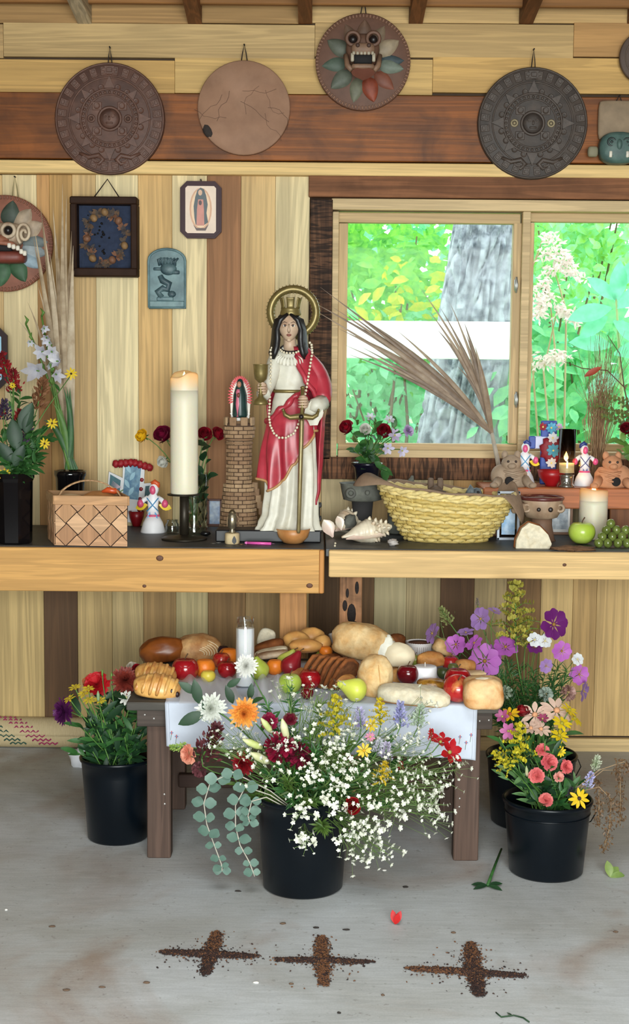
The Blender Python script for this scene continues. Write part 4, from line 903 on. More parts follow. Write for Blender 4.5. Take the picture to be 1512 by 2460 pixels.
# ------------------------------------------------------------------ middle of the left table: statue, tower, candle
def smoothstep(x): x = min(1, max(0, x)); return x*x*(3-2*x)
def interp(tab, z):
    for i in range(len(tab)-1):
        if z <= tab[i+1][0]:
            f = (z-tab[i][0])/(tab[i+1][0]-tab[i][0]); f = min(1, max(0, f)); f = f*f*(3-2*f); return [p+(q-p)*f for p, q in zip(tab[i][1:], tab[i+1][1:])]
    return list(tab[-1][1:])
PLH = 0.043; Ys = F(697, 1272, ZT+PLH).y
pf, pl, pr_ = A(640, 1303).y, W(514, 1290, 4.98).x, W(772, 1290, 4.98).x
ob('plinth', MB().bbox(((pl+pr_)/2, (pf+Ys+0.08)/2, ZT+PLH/2), (pr_-pl, Ys+0.08-pf, PLH), 0.004), M(C(24, 24, 28), 0.45, 0.3, 20), None, 'low black plinth under the crowned statue', 'plinth', smooth=False)
L = loc(697, 1272, Ys); s = L.s; t = root('crowned_statue', L(0, 0), 'painted statue of crowned woman in white gown and red cloak holding chalice and sword', 'statue')
DEP = 0.62
def P3(a, b, q, r): return L(a, b, 0)+Vector((math.cos(q)*r*s, -math.sin(q)*r*s*DEP, 0))
def shell(fn, q0, q1, nu, nv): return MB().grid(lambda u, v: fn(q0+(q1-q0)*v, u), nu, nv)
GT = [(0, -6, 74), (14, -4, 67), (40, 0, 61), (100, 2, 58), (180, 2, 57), (250, 2, 54), (300, 0, 44), (328, -3, 35), (352, -4, 41), (392, -2, 47), (418, 0, 43), (430, 0, 33), (440, 0, 17)]
def gr(z, q):
    cx, r = interp(GT, z); k = smoothstep((330-z)/260); w = 0.11*k*math.sin(11*q+1.2*math.sin(z*0.013))+0.03*k*math.sin(19*q+z*0.02)
    if 335 < z < 415: w += 0.018*math.sin(9*q+z*.05)*(1 if math.sin(q) > 0 else 0.2)
    if z < 22: w += 0.06*math.sin(7*q+2)*(1-z/22)
    return cx, r*(1+w)
def gown(q, u): z = 440*u; cx, r = gr(z, q); return P3(cx, z, q, r)
white = M(C(210, 206, 190), 0.42, 0.12, 30, col2=C(190, 180, 154), cover=0.66, spec=0.45)
ob('gown', MB().grid(lambda u, v: gown(2*math.pi*v, u), 90, 110, True), white, t)
red = M(C(178, 52, 66), 0.35, 0.22, 22, col2=C(150, 36, 52), cover=0.6, spec=0.5); gold = M(C(128, 112, 66), 0.38, 0.3, 40, metal=0.45, bmp=0.15)
# red overskirt with slanted hem
def sk(q, u):
    c = math.cos(q); lo = interp([(-1.0, 120), (-0.7, 92), (-0.3, 118), (0.1, 155), (0.5, 195), (1.0, 235)], c)[0]; hi = interp([(-1.0, 258), (-0.4, 290), (0.3, 318), (1.0, 332)], c)[0]
    z = hi+(lo-hi)*u; cx, r = gr(z, q); fl = 12*smoothstep(u)*max(0, -c)**1.5; f = 1+0.085*math.sin(8*q+u*2.5)*u+0.03*math.sin(15*q)*u
    return P3(cx, z, q, (r+4+5*math.sin(math.pi*min(1, u*1.1))+fl)*f)
ob('overskirt', MB().grid(lambda u, v: sk(2*math.pi*v, u), 50, 110, True), red, t)
ob('gold_hem', MB().tube([sk(2*math.pi*k/110, 0.985) for k in range(111)], 3.4*s, 6), M(C(186, 140, 92), 0.4, 0.3, 60), t)
ob('sash_roll', MB().tube([sk(2*math.pi*k/60, 0.0) for k in range(61)], [7*s*(1+.25*math.sin(k*1.3)) for k in range(61)], 8), red, t)
ob('belt', MB().tube([P3(*[interp(GT, 329)[0], 329], 2*math.pi*k/40, interp(GT, 329)[1]+1.5) for k in range(41)], 4.4*s, 6), gold, t)
# red cloak over the right-hand shoulder
CO = [(60, 62, 12), (100, 70, 14), (180, 76, 18), (250, 80, 24), (300, 86, 34), (325, 88, 50), (355, 84, 66), (400, 62, 76), (424, 50, 80), (434, 40, 82)]
def cloak(v, u):
    z = 60+374*u; r, q0 = interp(CO, z); q = math.radians(q0)+(math.radians(-170)-math.radians(q0))*v
    r2 = r*(1-0.32*smoothstep(v*1.3-0.35)); f = 1+0.04*math.sin(q*9+z*.012)*(1.2-u)
    return P3(0, z, q, r2*f)
ob('cloak', MB().grid(lambda u, v: cloak(v, u), 60, 50), red, t, sub=0).modifiers.new('th', 'SOLIDIFY').thickness = 4*s
ob('cloak_front_roll', MB().tube([cloak(0.0, 0.62+0.38*k/14) for k in range(13)], [6*s]*12+[3*s], 7), red, t)
# arms
def sleeve(pts, rad, m=white): return MB().tube(pts, rad, 12)
ra = [L(-34, 412, .012), L(-46, 370, .02), L(-54, 330, .035), L(-60, 312, .06), L(-64, 322, .085)]
ob('sleeve', sleeve(bez(ra[0], ra[2], ra[4], 10), [18*s, 19*s, 19*s, 18*s, 17*s, 17*s, 16*s, 15*s, 15*s, 16*s, 17*s]), white, t)
la = [L(36, 410, .012), L(70, 345, .02), L(74, 305, .05), L(52, 300, .085)]
ob('cloak_sleeve', sleeve(bez(la[0], L(84, 350, .0), la[2], 8), [16*s, 20*s, 23*s, 24*s, 24*s, 24*s, 23*s, 22*s, 18*s]), red, t)
ob('cuff', sleeve([la[2], L(60, 296, .078), L(48, 300, .092)], [21*s, 19*s, 13*s]), white, t)
ob('cuff_drape', MB().leaf(L(52, 310, .085), (0.05, 0, -1), (0.2, -1, 0), 60*s, 46*s, 0.05, 0.4, 6, 0.5, 0.4), white, t)
skin = M(C(196, 168, 142), 0.45, 0.15, 40, col2=C(170, 134, 108), cover=0.62)
def fist(c, k, rod, nm='hand'):
    """closed hand round an upright rod through c"""
    mb = MB().ball(c+Vector((0.3*k*rod, k*0.15, 0)), (k*0.7, k*0.62, k*0.95), 14, 10)
    o = ob(nm, mb, skin, t)
    for j in range(4):
        z = (0.66-j*0.42)*k; r = k*(0.22-0.015*j); L_ = 1-0.08*abs(j-1)
        pts = [c+Vector((rod*k*0.75, -k*0.35, z)), c+Vector((rod*k*0.25, -k*0.72*L_, z)), c+Vector((-rod*k*0.35, -k*0.62*L_, z-0.03*k)), c+Vector((-rod*k*0.6, -k*0.2, z-0.06*k))]
        ob('finger', MB().tube(bez(pts[0], pts[1]*1.6-(pts[0]+pts[2])*0.3, pts[2], 5)+[pts[3]], [r*0.9, r, r, r*0.96, r*0.94, r*0.9, r*0.6], 8), skin, o)
    ob('thumb', MB().tube([c+Vector((rod*k*0.6, -k*0.3, k*0.75)), c+Vector((rod*k*0.1, -k*0.68, k*1.02)), c+Vector((-rod*k*0.45, -k*0.6, k*0.9))], [k*.26, k*.25, k*.16], 8), skin, o)
hR, hL = L(-68, 334, .1), L(28, 304, .118); fist(hR, 15*s, 1); fist(hL, 15*s, 1)
# chalice
ob('chalice', MB().lathe([(17*s, -36*s), (18*s, -33*s), (16*s, -26*s), (7*s, -18*s), (4.5*s, -8*s), (4.5*s, 14*s), (7*s, 17*s), (14*s, 24*s), (16.5*s, 36*s), (17.5*s, 56*s), (19*s, 58*s), (16*s, 57*s), (14*s, 34*s), (1*s, 28*s)], hR+Vector((-1*s, -0.012, 0)), 24), gold, t)
# sword
sw = lambda b, h=0.0: L(28-(304-b)*0.022, b, 0.128+h)
ob('sword_blade', MB().tube([sw(266), sw(262), sw(6), sw(1)], [5*s, 6*s, 5*s, 3*s], 4), M(C(150, 134, 92), 0.35, 0.25, 30, metal=0.4), t)
ob('sword_hilt', MB().tube([sw(262), sw(338)], 4.6*s, 8).ball(sw(339), (6*s, 6*s, 4*s), 10, 6), gold, t)
g0 = [(-42, 287), (-38, 276), (-26, 270), (-10, 272), (0, 273), (12, 272), (26, 270), (36, 276), (40, 286)]
ob('sword_guard', MB().tube([L(26+a, b, .128) for a, b in g0], [3*s, 5*s, 6*s, 7*s, 8*s, 7*s, 6*s, 5*s, 3*s], 8).ball(L(-16, 287, .13), 4*s, 8, 6).ball(L(66, 288, .13), 3*s, 8, 6), gold, t)
ob('boss', MB().ball(L(26, 272, .138), 6*s, 12, 8), M(C(34, 24, 20), 0.3), t)
# head
hc = L(-5, 478, .03)
def hf(d):
    k = 1.0
    if d.z < 0: k *= 1-0.16*(-d.z)**1.5*abs(d.x) ; 
    if d.y < 0 and d.z < -0.2: k *= 1-0.05*(-d.z)
    return k
def face_ball(u):
    return 1-0.2*max(0, -u.z)**1.4*(u.x**2*2+0.15)
head = ob('head', MB().ball(hc, (26*s, 26*s, 35*s), 32, 24, fn=face_ball), skin, t)
ob('neck', MB().tube([L(-2, 425, .012), L(-3, 440, .016), L(-4, 458, .022)], [20*s, 15*s, 14*s], 16), skin, t)
fy = lambda a, b, e=0.0: hc+Vector((a*s, -26*s*math.sqrt(max(0.05, 1-(a/26)**2-(b/35)**2))*1.0-e*s, b*s))
ob('nose', MB().tube([fy(0, 7, -1), fy(0.2, -1, 3), fy(0.3, -8, 6.5), fy(0.3, -11, 3)], [2.0*s, 2.6*s, 3.8*s, 3*s], 8), skin, head)
lipm = M(C(150, 92, 80), 0.45); hairm = M(C(24, 22, 24), 0.4, 0.3, 60, bmp=0.2)
ob('upper_lip', MB().tube([fy(-6, -18, 0), fy(-2, -16.6, 1.6), fy(0, -17.2, 1.6), fy(2, -16.6, 1.6), fy(6, -18, 0)], [.6*s, 1.6*s, 1.5*s, 1.6*s, .6*s], 6), lipm, head)
ob('lower_lip', MB().tube([fy(-5, -19, 0), fy(0, -20.4, 1.6), fy(5, -19, 0)], [.6*s, 2*s, .6*s], 6), lipm, head)
ob('chin', MB().ball(fy(0, -29, -3), (6*s, 5*s, 5*s), 10, 8), skin, head)
for sd in (-1, 1):
    ob('eye', MB().ball(fy(sd*9.5, 3.5, -1.5), (5*s, 2.6*s, 3*s), 12, 8), M(C(226, 216, 204), 0.3), head)
    ob('iris', MB().ball(fy(sd*9.2, 3.6, 0.4), (2.5*s, 1.4*s, 2.6*s), 10, 8), M(C(26, 18, 16), 0.2), head)
    ob('eyelid', MB().tube([fy(sd*14.5, 3.5, -.5), fy(sd*9.5, 6.8, .8), fy(sd*4.5, 4, 0)], [.7*s, 1.2*s, .7*s], 6), M(C(120, 88, 72), 0.5), head)
    ob('eyebrow', MB().tube([fy(sd*16, 9, -.3), fy(sd*10.5, 12.5, .4), fy(sd*4, 9.5, .4)], [.5*s, 1.0*s, .7*s], 6), M(C(92, 66, 54), 0.6), head)
    ob('ear', MB().ball(hc+Vector((sd*25*s, 2*s, -2*s)), (3*s, 5*s, 8*s), 8, 8), skin, head)
hair = ob('hair', MB().ball(hc+Vector((0, 8*s, 7*s)), (31*s, 28*s, 33*s), 24, 16, fn=lambda d: 1+0.03*math.sin(d.x*14)), hairm, t)
for sd in (-1, 1):
    for k in range(5):
        w0 = sd*(5+6*k); pts = [hc+Vector((w0*s*0.6, -15*s+4*k*s, 31*s-2.0*k*s)), hc+Vector((sd*(20+2.2*k)*s, (-20+6*k)*s, 17*s)), hc+Vector((sd*(28+1.5*k)*s, (-10+6*k)*s, -4*s)), hc+Vector((sd*(27+2*k)*s, (-6+6*k)*s, -28*s)), hc+Vector((sd*(29+2*k)*s, (-10+5*k)*s, -46*s)), hc+Vector((sd*(33+2.2*k)*s, (-12+5*k)*s, -60*s)), hc+Vector((sd*(36+1.5*k)*s, (-10+5*k)*s, -74*s))]
        ob('hair_lock', MB().tube(pts, [4*s, 6*s, 7*s, 8*s, 8*s, 7*s, 3*s], 8), hairm, hair)
# crown and toothed halo
cr = hc+Vector((3*s, 4*s, 28*s))
crown = ob('crown', MB().lathe([(23*s, 0), (25*s, 3*s), (24*s, 8*s), (22.5*s, 14*s), (23*s, 17*s), (21*s, 17*s), (21*s, 0)], cr, 28, sy=0.9, closed=False), gold, t)
for k in range(6):
    q = math.pi/6+2*math.pi*k/6; q0, q1 = q-0.36, q+0.36
    def fp(u, v): a_ = q0+(q1-q0)*v; r = (22.5+5.5*u*u)*s; return cr+Vector((math.cos(a_)*r, math.sin(a_)*r*0.9, 16*s+26*s*u+(-3*s*math.sin(math.pi*v) if u == 1 else 0)))
    o = ob('crown_plate', MB().grid(fp, 5, 6), gold, crown); o.modifiers.new('th', 'SOLIDIFY').thickness = 2*s
ho = L(4, 515, -.02); halo = ob('halo', MB().torus(ho, 54*s, 9.5*s, 56, 8, rot=RY), gold, t)
p = None
for k in range(46):
    q = 2*math.pi*k/46; pos = ho+Vector((math.sin(q)*60*s, 0, math.cos(q)*60*s))
    if p is None:
        p = ob('halo_tooth', MB().add([(pos.x-3.6*s, pos.y-3*s, pos.z-2*s), (pos.x+3.6*s, pos.y-3*s, pos.z-2*s), (pos.x, pos.y, pos.z+7*s), (pos.x-3.6*s, pos.y+3*s, pos.z-2*s), (pos.x+3.6*s, pos.y+3*s, pos.z-2*s)], [(0, 1, 2), (4, 3, 2), (3, 0, 2), (1, 4, 2), (0, 3, 4, 1)]), gold, halo, org=pos, smooth=False)
    else: copy_piece(p, halo, pos, (0, q, 0))
for k in range(34):
    q = 2*math.pi*k/34; pos = ho+Vector((math.sin(q)*46*s, -2*s, math.cos(q)*46*s)); copy_piece(p, halo, pos, (0, q+math.pi, 0)).scale = (.75, .75, .6)
ob('halo_stay', MB().tube([ho+Vector((0, 0, -50*s)), hc+Vector((0, 24*s, 0))], 5*s, 6), gold, halo)
# beads
pearl = M(C(226, 214, 186), 0.25, 0.1, 20); nk = ob('necklace', MB().tube([L(-2+math.cos(q)*22, 428+math.sin(q)*8, .018+0.034*max(0, -math.sin(q))) for q in [math.pi*2*k/28 for k in range(29)]], 3.4*s, 6), M(C(24, 22, 22), 0.4), t)
for k in range(9):
    q = math.pi+math.pi*(k+0.5)/9; ob('pearl', MB().ball(L(-2+math.cos(q)*22.5, 427+math.sin(q)*9, .024+0.034*max(0, -math.sin(q))+3*s), 2.9*s, 8, 6), pearl, nk)
for k in range(12):
    q = math.pi+math.pi*(k+0.5)/12; a0, b0 = math.cos(q)*24, 418+math.sin(q)*10
    ob('collar_ruffle', MB().leaf(L(a0-2, b0, .028+0.034*max(0, -math.sin(q))), (math.cos(q)*0.7, -.15, -1), (0, -1, .2), 20*s, 11*s, 0.05, 0.5, 4, 0.6, 0.5), white, t)
strg = [(-40, 440, .02), (-48, 425, .04), (-47, 400, .05), (-48, 340, .068), (-49, 300, .072), (-50, 270, .075), (-47, 250, .082), (-38, 232, .09), (-26, 222, .094), (-10, 222, .096), (8, 232, .1), (16, 246, .1), (22, 262, .1), (30, 300, .098), (38, 340, .085), (44, 380, .07), (50, 420, .05), (48, 438, .03), (40, 448, .02)]
dense = []
for i in range(len(strg)-1):
    a_, b_ = L(*strg[i]), L(*strg[i+1]); n = max(1, int((b_-a_).length/(8.2*s)+0.5)); dense += [a_+(b_-a_)*(j/n) for j in range(n)]
st0 = ob('bead_string', MB().tube(dense, 0.6*s, 4), M(C(120, 110, 90), 0.6), t); pb = None
for c in dense:
    if pb is None: pb = ob('bead', MB().ball(c, 3.2*s, 8, 6), pearl, st0, org=c)
    else: copy_piece(pb, st0, c)
# black carved stand behind the statue
Lk = loc(757, 1275, Ys+0.09); ob('dark_carving', MB().bbox(Lk(0, 30), (24*s, 0.05, 70*s), 0.006).bbox(Lk(0, 62), (32*s, 0.06, 10*s), 0.004).bbox(Lk(0, 30, .0), (32*s, 0.055, 10*s), 0.004).bbox(Lk(0, 0, 0), (34*s, 0.06, 12*s), 0.004), M(C(48, 46, 46), 0.6, 0.3, 30), None, 'dark grey carved block behind statue hem on its right', 'carving', smooth=False)
# ------------------------------------------------------------------ brick tower
Yc = 5.27; yb = 1230+0; Lc = loc(574, 1290, Yc); s = Lc.s; zoff = ZT-Lc(0, 0).z
def T(a, b, h=0.0): return Lc(a, b, h)+Vector((0, 0, zoff))
t = root('brick_tower', T(0, 0), 'small clay castle tower with brickwork and battlements', 'tower')
clay = [M(C(158, 128, 96), 0.75, 0.25, 60, bmp=0.2), M(C(146, 114, 84), 0.75, 0.25, 60), M(C(170, 140, 106), 0.75, 0.25, 60)]; mort = M(C(84, 64, 50), 0.9, 0.2, 60)
TB = [(0, 46), (124, 35)]
def rad(b): return 46-11*b/124 if b <= 124 else 28.5
core_ = MB().lathe([(45*s, 0), (34*s, 122*s), (27*s, 124*s), (27*s, 226*s), (33*s, 240*s), (35*s, 268*s), (28*s, 268*s), (28*s, 250*s), (0.001, 250*s)], T(0, 0), 20, sy=0.9); ob('core', core_, mort, t)
def brickrow(b, r, h, n, ph, w=0.92):
    p = None
    for k in range(n):
        q = 2*math.pi*(k+ph)/n; pos = T(0, b)+Vector((math.sin(q)*r*s, math.cos(q)*r*s*0.9, 0)); wd = 2*math.pi*r/n*w*s
        if p is None: p = ob('brick', MB().bbox(pos, (wd, 4*s, h*s*0.86), 0.8*s), clay[(k+int(b)) % 3], t, org=pos, smooth=False)
        else: 
            o = copy_piece(p, t, pos)
        (p if k == 0 else o).rotation_euler = (0, 0, -q)
for i in range(13): brickrow(4.8+9.6*i, rad(4.8+9.6*i), 9.6, 12, 0.5*(i % 2))
for i in range(11): brickrow(129+9.2*i, 28, 9.2, 8, 0.5*(i % 2))
for i in range(3): brickrow(237+9.4*i, 34+1.0*i, 9.4, 10, 0.5*(i % 2))
for k, rr_ in enumerate((30.5, 31.5)): ob('moulding', MB().torus(T(0, 229-8*k), rr_*s, 2.6*s, 28, 6, sy=0.9), clay[1], t)
for k in range(8):
    q = 2*math.pi*(k+0.5)/8; pos = T(0, 272)+Vector((math.sin(q)*34*s, math.cos(q)*34*s*.9, 0)); o = ob('merlon', MB().bbox(pos, (17*s, 6*s, 20*s), 1.2*s), clay[k % 3], t, org=pos, smooth=False); o.rotation_euler = (0, 0, -q)
do = T(-12, 34, 0.0)+Vector((0, -44*s*0.86, 0)); arch = [(-12, -30), (12, -30), (12, 8)]+[(12*math.cos(a_*math.pi/8), 8+12*math.sin(a_*math.pi/8)) for a_ in range(1, 8)]+[(-12, 8)]
ob('door_frame', MB().slab([(a_*1.2*s, b_*1.1*s) for a_, b_ in arch], (0, -4*s, 0), do+Vector((0, 2*s, 0)), X, Z_), clay[2], t, smooth=False); ob('doorway', MB().slab([(a_*s, b_*s) for a_, b_ in arch], (0, -1.5*s, 0), do+Vector((0, -2*s, 0)), X, Z_), M(C(110, 84, 64), 0.9), t, smooth=False)
for k in range(7): ob('stair', MB().bbox(T(38+4*k, 118-15*k, -.01), (14*s, 16*s, 18*s), 1.5*s), clay[k % 3], t, smooth=False)
# veiled figurine on the tower
def veiled(Lf, H, label, rays=True):
    s = Lf.s; t = root('veiled_figurine', Lf(0, 0), label, 'figurine'); k = H/112.0
    halo_ = [(-22, 6), (22, 6), (25, 50), (22, 84)]+[(22*math.cos(a_*math.pi/8), 84+20*math.sin(a_*math.pi/8)) for a_ in range(1, 8)]+[(-22, 84), (-24, 50)]
    ob('aureole', MB().slab([(a_*k*s, b_*k*s) for a_, b_ in halo_], (0, -.008, 0), Lf(0, 0, -.012), X, Z_), M(C(232, 224, 210), 0.5), t, smooth=False)
    for j in range(26):
        f = j/25; q = -0.35+f*(math.pi+0.7); a_, b_ = math.cos(q)*24, 58+math.sin(q)*(48 if math.sin(q) > 0 else 40)
        d = Vector((math.cos(q), 0, math.sin(q)*1.2)); ob('ray', MB().leaf(Lf(a_*k*.72, 58*k+(b_-58)*k*.8, 0), d, (0, -1, 0), 13*k*s, 5*k*s, 0, 0.3, 3, .5), M(C(206, 46, 54), 0.45), t)
    prof = [(17, 8), (19, 14), (17, 40), (16, 62), (11, 80), (9, 84)]
    ob('mantle', MB().lathe([(r*k*s, z*k*s) for r, z in prof]+[(8*k*s, 92*k*s), (5*k*s, 99*k*s), (.1*s, 101*k*s)], Lf(0, 0, .004), 20, sy=.75, fn=lambda q, i: 1+.05*math.sin(7*q)), M(C(30, 58, 54), 0.35, 0.3, 40, col2=C(90, 110, 100), cover=.68), t)
    ob('robe', MB().lathe([(9*k*s, 10*k*s), (9*k*s, 40*k*s), (7*k*s, 70*k*s), (5*k*s, 76*k*s)], Lf(-3*k, 0, .012), 14, sy=.9, fn=lambda q, i: 1+.06*math.sin(6*q)), M(C(206, 110, 132), 0.4, 0.2, 40), t)
    ob('face', MB().ball(Lf(-2*k, 87*k, .012), (5.5*k*s, 6*k*s, 8*k*s), 12, 9), M(C(186, 130, 106), 0.4), t)
    ob('hands', MB().ball(Lf(-3*k, 62*k, .028), (3.4*k*s, 4*k*s, 6*k*s), 8, 8), M(C(120, 60, 50), 0.4), t)
    ob('base', MB().leaf(Lf(0, 10*k, .004), (-1, -.1, .35), (0, -1, .2), 26*k*s, 14*k*s, .1, .3, 4).leaf(Lf(0, 10*k, .004), (1, -.1, .3), (0, -1, .2), 26*k*s, 14*k*s, .1, .3, 4).bbox(Lf(0, 4*k, .0), (24*k*s, 18*k*s, 12*k*s), 3*k*s), M(C(232, 228, 222), 0.4), t)
Lg = loc(577, 1011, Yc-0.0); zt_ = T(0, 250).z
oz = Lg(0, 0).z-zt_; LgO = Lg; Lg = (lambda a, b, h=0.0: LgO(a, b*1.0, h)); Lg.s = LgO.s
ob('figurine_stand', MB().lathe([(24*s, 0), (24*s, oz*.6), (20*s, oz)], T(0, 250), 16), clay[1], None, 'clay disc on top of the tower carrying the veiled figurine', 'stand')
veiled(Lg, 112, 'veiled figurine with red rays standing on the tower')
# ------------------------------------------------------------------ tall pillar candle on iron holder
cb = A(443, 1296); Lh = loc(443, 1296, cb.y); s = Lh.s
iron = M(C(52, 46, 36), 0.45, 0.3, 30, metal=0.5); t = root('candle_holder', cb, 'dark iron pillar candle holder with round foot', 'candle holder')
ob('foot', MB().lathe([(54*s, 0), (55*s, 3*s), (50*s, 6*s), (20*s, 9*s), (12*s, 12*s)], cb, 32), iron, t); ob('stem', MB().tube([Lh(0, 8), Lh(0, 106)], 11*s, 16), iron, t); ob('drip_plate', MB().lathe([(12*s, 0), (38*s, 2*s), (39*s, 5*s), (1*s, 5*s)], Lh(-2, 104), 28), iron, t)
def waxmat(col, glow=0.35, tint=(1.0, 0.8, 0.52)):
    m, n, l, bs = newmat('wax'); bs.inputs['Base Color'].default_value = (*col, 1); bs.inputs['Roughness'].default_value = 0.45
    bs.inputs['Subsurface Weight'].default_value = 0.6; bs.inputs['Subsurface Radius'].default_value = (0.03, 0.018, 0.008)
    tr_ = n.new('ShaderNodeBsdfTranslucent'); tr_.inputs[0].default_value = (*tint, 1); ms = n.new('ShaderNodeMixShader'); ms.inputs[0].default_value = glow
    l.new(bs.outputs[0], ms.inputs[1]); l.new(tr_.outputs[0], ms.inputs[2]); l.new(ms.outputs[0], n['Material Output'].inputs[0]); return m
wax = waxmat(C(234, 228, 204), 0.08); hotwax = waxmat(C(234, 228, 204), 0.6, (1.0, 0.72, 0.36))
def wax_thins_upward(m):          # the wall of the hollow is thinner, so clearer, towards its rim
    n, l = nodes_of(m); tc = n.new('ShaderNodeTexCoord'); sp = n.new('ShaderNodeSeparateXYZ'); l.new(tc.outputs['Generated'], sp.inputs[0])
    l.new(ramp(n, l, sp.outputs[2], [(0.0, 0.08), (0.9, 0.78)]), [x for x in n if x.type == 'MIX_SHADER'][0].inputs[0])
wax_thins_upward(hotwax)
flamem, nF, lF, bF = newmat('flame'); bF.inputs['Emission Color'].default_value = (1, 0.66, 0.22, 1); bF.inputs['Emission Strength'].default_value = 9.0; bF.inputs['Base Color'].default_value = (0, 0, 0, 1)
def candle(name, label, base, r, H, rim, depth, flame_h, power, lit=True):
    """pillar candle; rim(angle) lowers the edge; a hollow round the wick"""
    t = root(name, base, label, 'candle'); n = 36
    hr = depth+.012; z0 = H-hr
    def ring_mesh(rows, cap):
        vs = [(base+Vector((math.cos(2*math.pi*j/n)*rr_, math.sin(2*math.pi*j/n)*rr_, z-k*rim(2*math.pi*j/n)))) for rr_, z, k in rows for j in range(n)]; m = len(rows)
        return MB().add(vs, [(i*n+j, i*n+(j+1) % n, (i+1)*n+(j+1) % n, (i+1)*n+j) for i in range(m-1) for j in range(n)]+([tuple(range(n-1, -1, -1))] if cap else []))
    ob('wax_body', ring_mesh([(r*0.97, 0, 0), (r, 0.004, 0)]+[(r, z0*k/8, 0) for k in range(1, 9)]+[(r*.9, z0, 0), (r*.5, z0+.004, 0), (.001, z0+.004, 0)], True), wax, t); top = base+Vector((0, 0, H-depth))
    ob('molten_rim', ring_mesh([(r, z0, 0), (r, z0+hr*.3, .1), (r, z0+hr*.6, .5), (r*.995, H-.006, 1), (r*.96, H-.001, 1), (r*.9, H-.003, 1), (r*.86, H-.01, .9)], False), hotwax, t)
    ob('wick', MB().tube([top, top+Vector((0.001, 0, 0.012))], 0.0012, 5), M(C(30, 24, 20), 0.9), t)
    if lit:
        f0 = top+Vector((0, 0, 0.008)); ob('flame', MB().lathe([(0.0005, 0), (flame_h*.16, flame_h*.2), (flame_h*.19, flame_h*.4), (flame_h*.1, flame_h*.75), (0.0004, flame_h)], f0, 12), flamem, t)
        ld = bpy.data.lights.new('candle_flame_light', 'POINT'); ld.energy = power; ld.color = (1, .62, .25); ld.shadow_soft_size = 0.006
        lo = bpy.data.objects.new('candle_flame_light', ld); COL.objects.link(lo); lo.parent = t; lo.location = f0+Vector((0, 0, flame_h*.5))-base
cbase = Lh(0, 110); Hc = Lh(0, 400).z-cbase.z
candle('pillar_candle', 'tall lit ivory pillar candle on the iron holder', cbase, 33*s, Hc, lambda q: (0.022*smoothstep((math.cos(q-math.radians(215))-0.2)/.8)+0.010*max(0, math.cos(q))**2+0.004*math.sin(3*q)), 0.056, 0.046, 2.4)
# ------------------------------------------------------------------ roses in a cut-glass vase behind the candle
vb = A(466, 1283); Lv = loc(466, 1283, vb.y); s = Lv.s; t = root('cut_glass_vase', vb, 'cut glass vase behind the tall candle holding roses', 'vase')
ob('vase_body', MB().lathe([(30*s, 0), (30*s, 8*s), (26*s, 30*s), (30*s, 90*s), (40*s, 146*s), (38*s, 146*s), (28*s, 90*s), (24*s, 30*s), (1*s, 12*s)], vb, 24), glassmat((.86, .9, .86), 0.05), t)
for i in range(5):
    for k in range(10):
        q = 2*math.pi*(k+.5*(i % 2))/10; c = Lv(0, 18+17*i)+Vector((math.cos(q)*29*s, math.sin(q)*29*s, 0)); ux, uy = Vector((-math.sin(q), math.cos(q), 0)), Vector((0, 0, 1)); nn = Vector((math.cos(q), math.sin(q), 0))
        ob('facet', MB().add([c-ux*8*s, c-uy*13*s, c+ux*8*s, c+uy*13*s, c+nn*4*s], [(0, 1, 4), (1, 2, 4), (2, 3, 4), (3, 0, 4)]), glassmat((.95, .97, .95), 0.16), t, smooth=False)
rb = Lv(0, 30); RED, WINE, YEL, WHI = (C(150, 14, 34), C(96, 8, 24)), (C(140, 18, 60), C(90, 10, 40)), (C(240, 200, 30), C(226, 170, 30)), (C(236, 234, 226), C(206, 206, 196))
for lab, x, y, d, sz, c, lv in (('yellow rose leaning far left of the tall candle', 343, 1048, (-.7, -.7, .25), 22, YEL, 1), ('dark magenta rose just left of the tall candle', 392, 1046, (-.3, -.8, .5), 30, WINE, 2), ('wilted white rose drooping left of the tall candle', 393, 1108, (-.5, -.7, -.4), 20, WHI, 1), ('dark red rose just right of the tall candle', 492, 1044, (.2, -.8, .5), 24, RED, 2), ('dark red rose beside the brick tower', 522, 1043, (.6, -.7, .4), 22, RED, 3)):
    flower('rose', 'rose', lab, rb, W(x, y, vb.y-0.02), d, sz*px(vb.y), c, 'roses behind the tall candle', leaves=lv, leafL=0.06, leafW=.6, leafm=LEAFD)
greens('rose_leaf_sprig', ['rose leaves right of the tall candle, upper sprig', 'rose leaves right of the tall candle, lower sprig'], rb, [W(498, 1095, vb.y-.02), W(505, 1130, vb.y-.01)], 0.06, .6, LEAFD, 'rose leaves behind the tall candle', 4, seed=8)
# ------------------------------------------------------------------ painted cross, dancer, small things
Lx = loc(310, 1262, A(310, 1262).y); s = Lx.s; ti = -0.09
def Q(a, b, h=0.0): return Lx(a*math.cos(ti)-b*math.sin(ti), a*math.sin(ti)+b*math.cos(ti), h)
def qs(pts, h, th=0.002): return MB().add([Q(a_, b_, h) for a_, b_ in pts]+[Q(a_, b_, h+th) for a_, b_ in pts], [tuple(range(len(pts)-1, -1, -1)), tuple(range(len(pts), 2*len(pts)))]+[(i, (i+1) % len(pts), (i+1) % len(pts)+len(pts), i+len(pts)) for i in range(len(pts))])
t = root('painted_cross', Lx(0, 0), 'painted tin cross with red garland behind the splint basket', 'cross')
wm = M(C(226, 226, 228), 0.5); ob('cross_body', qs([(-22, 8), (26, 8), (28, 58), (62, 40), (62, 110), (28, 104), (26, 150), (-26, 150), (-24, 112), (-58, 124), (-58, 78), (-24, 66)], 0, .01), wm, t, smooth=False)
rect = lambda a0, b0, a1, b1: [(a0, b0), (a1, b0), (a1, b1), (a0, b1)]
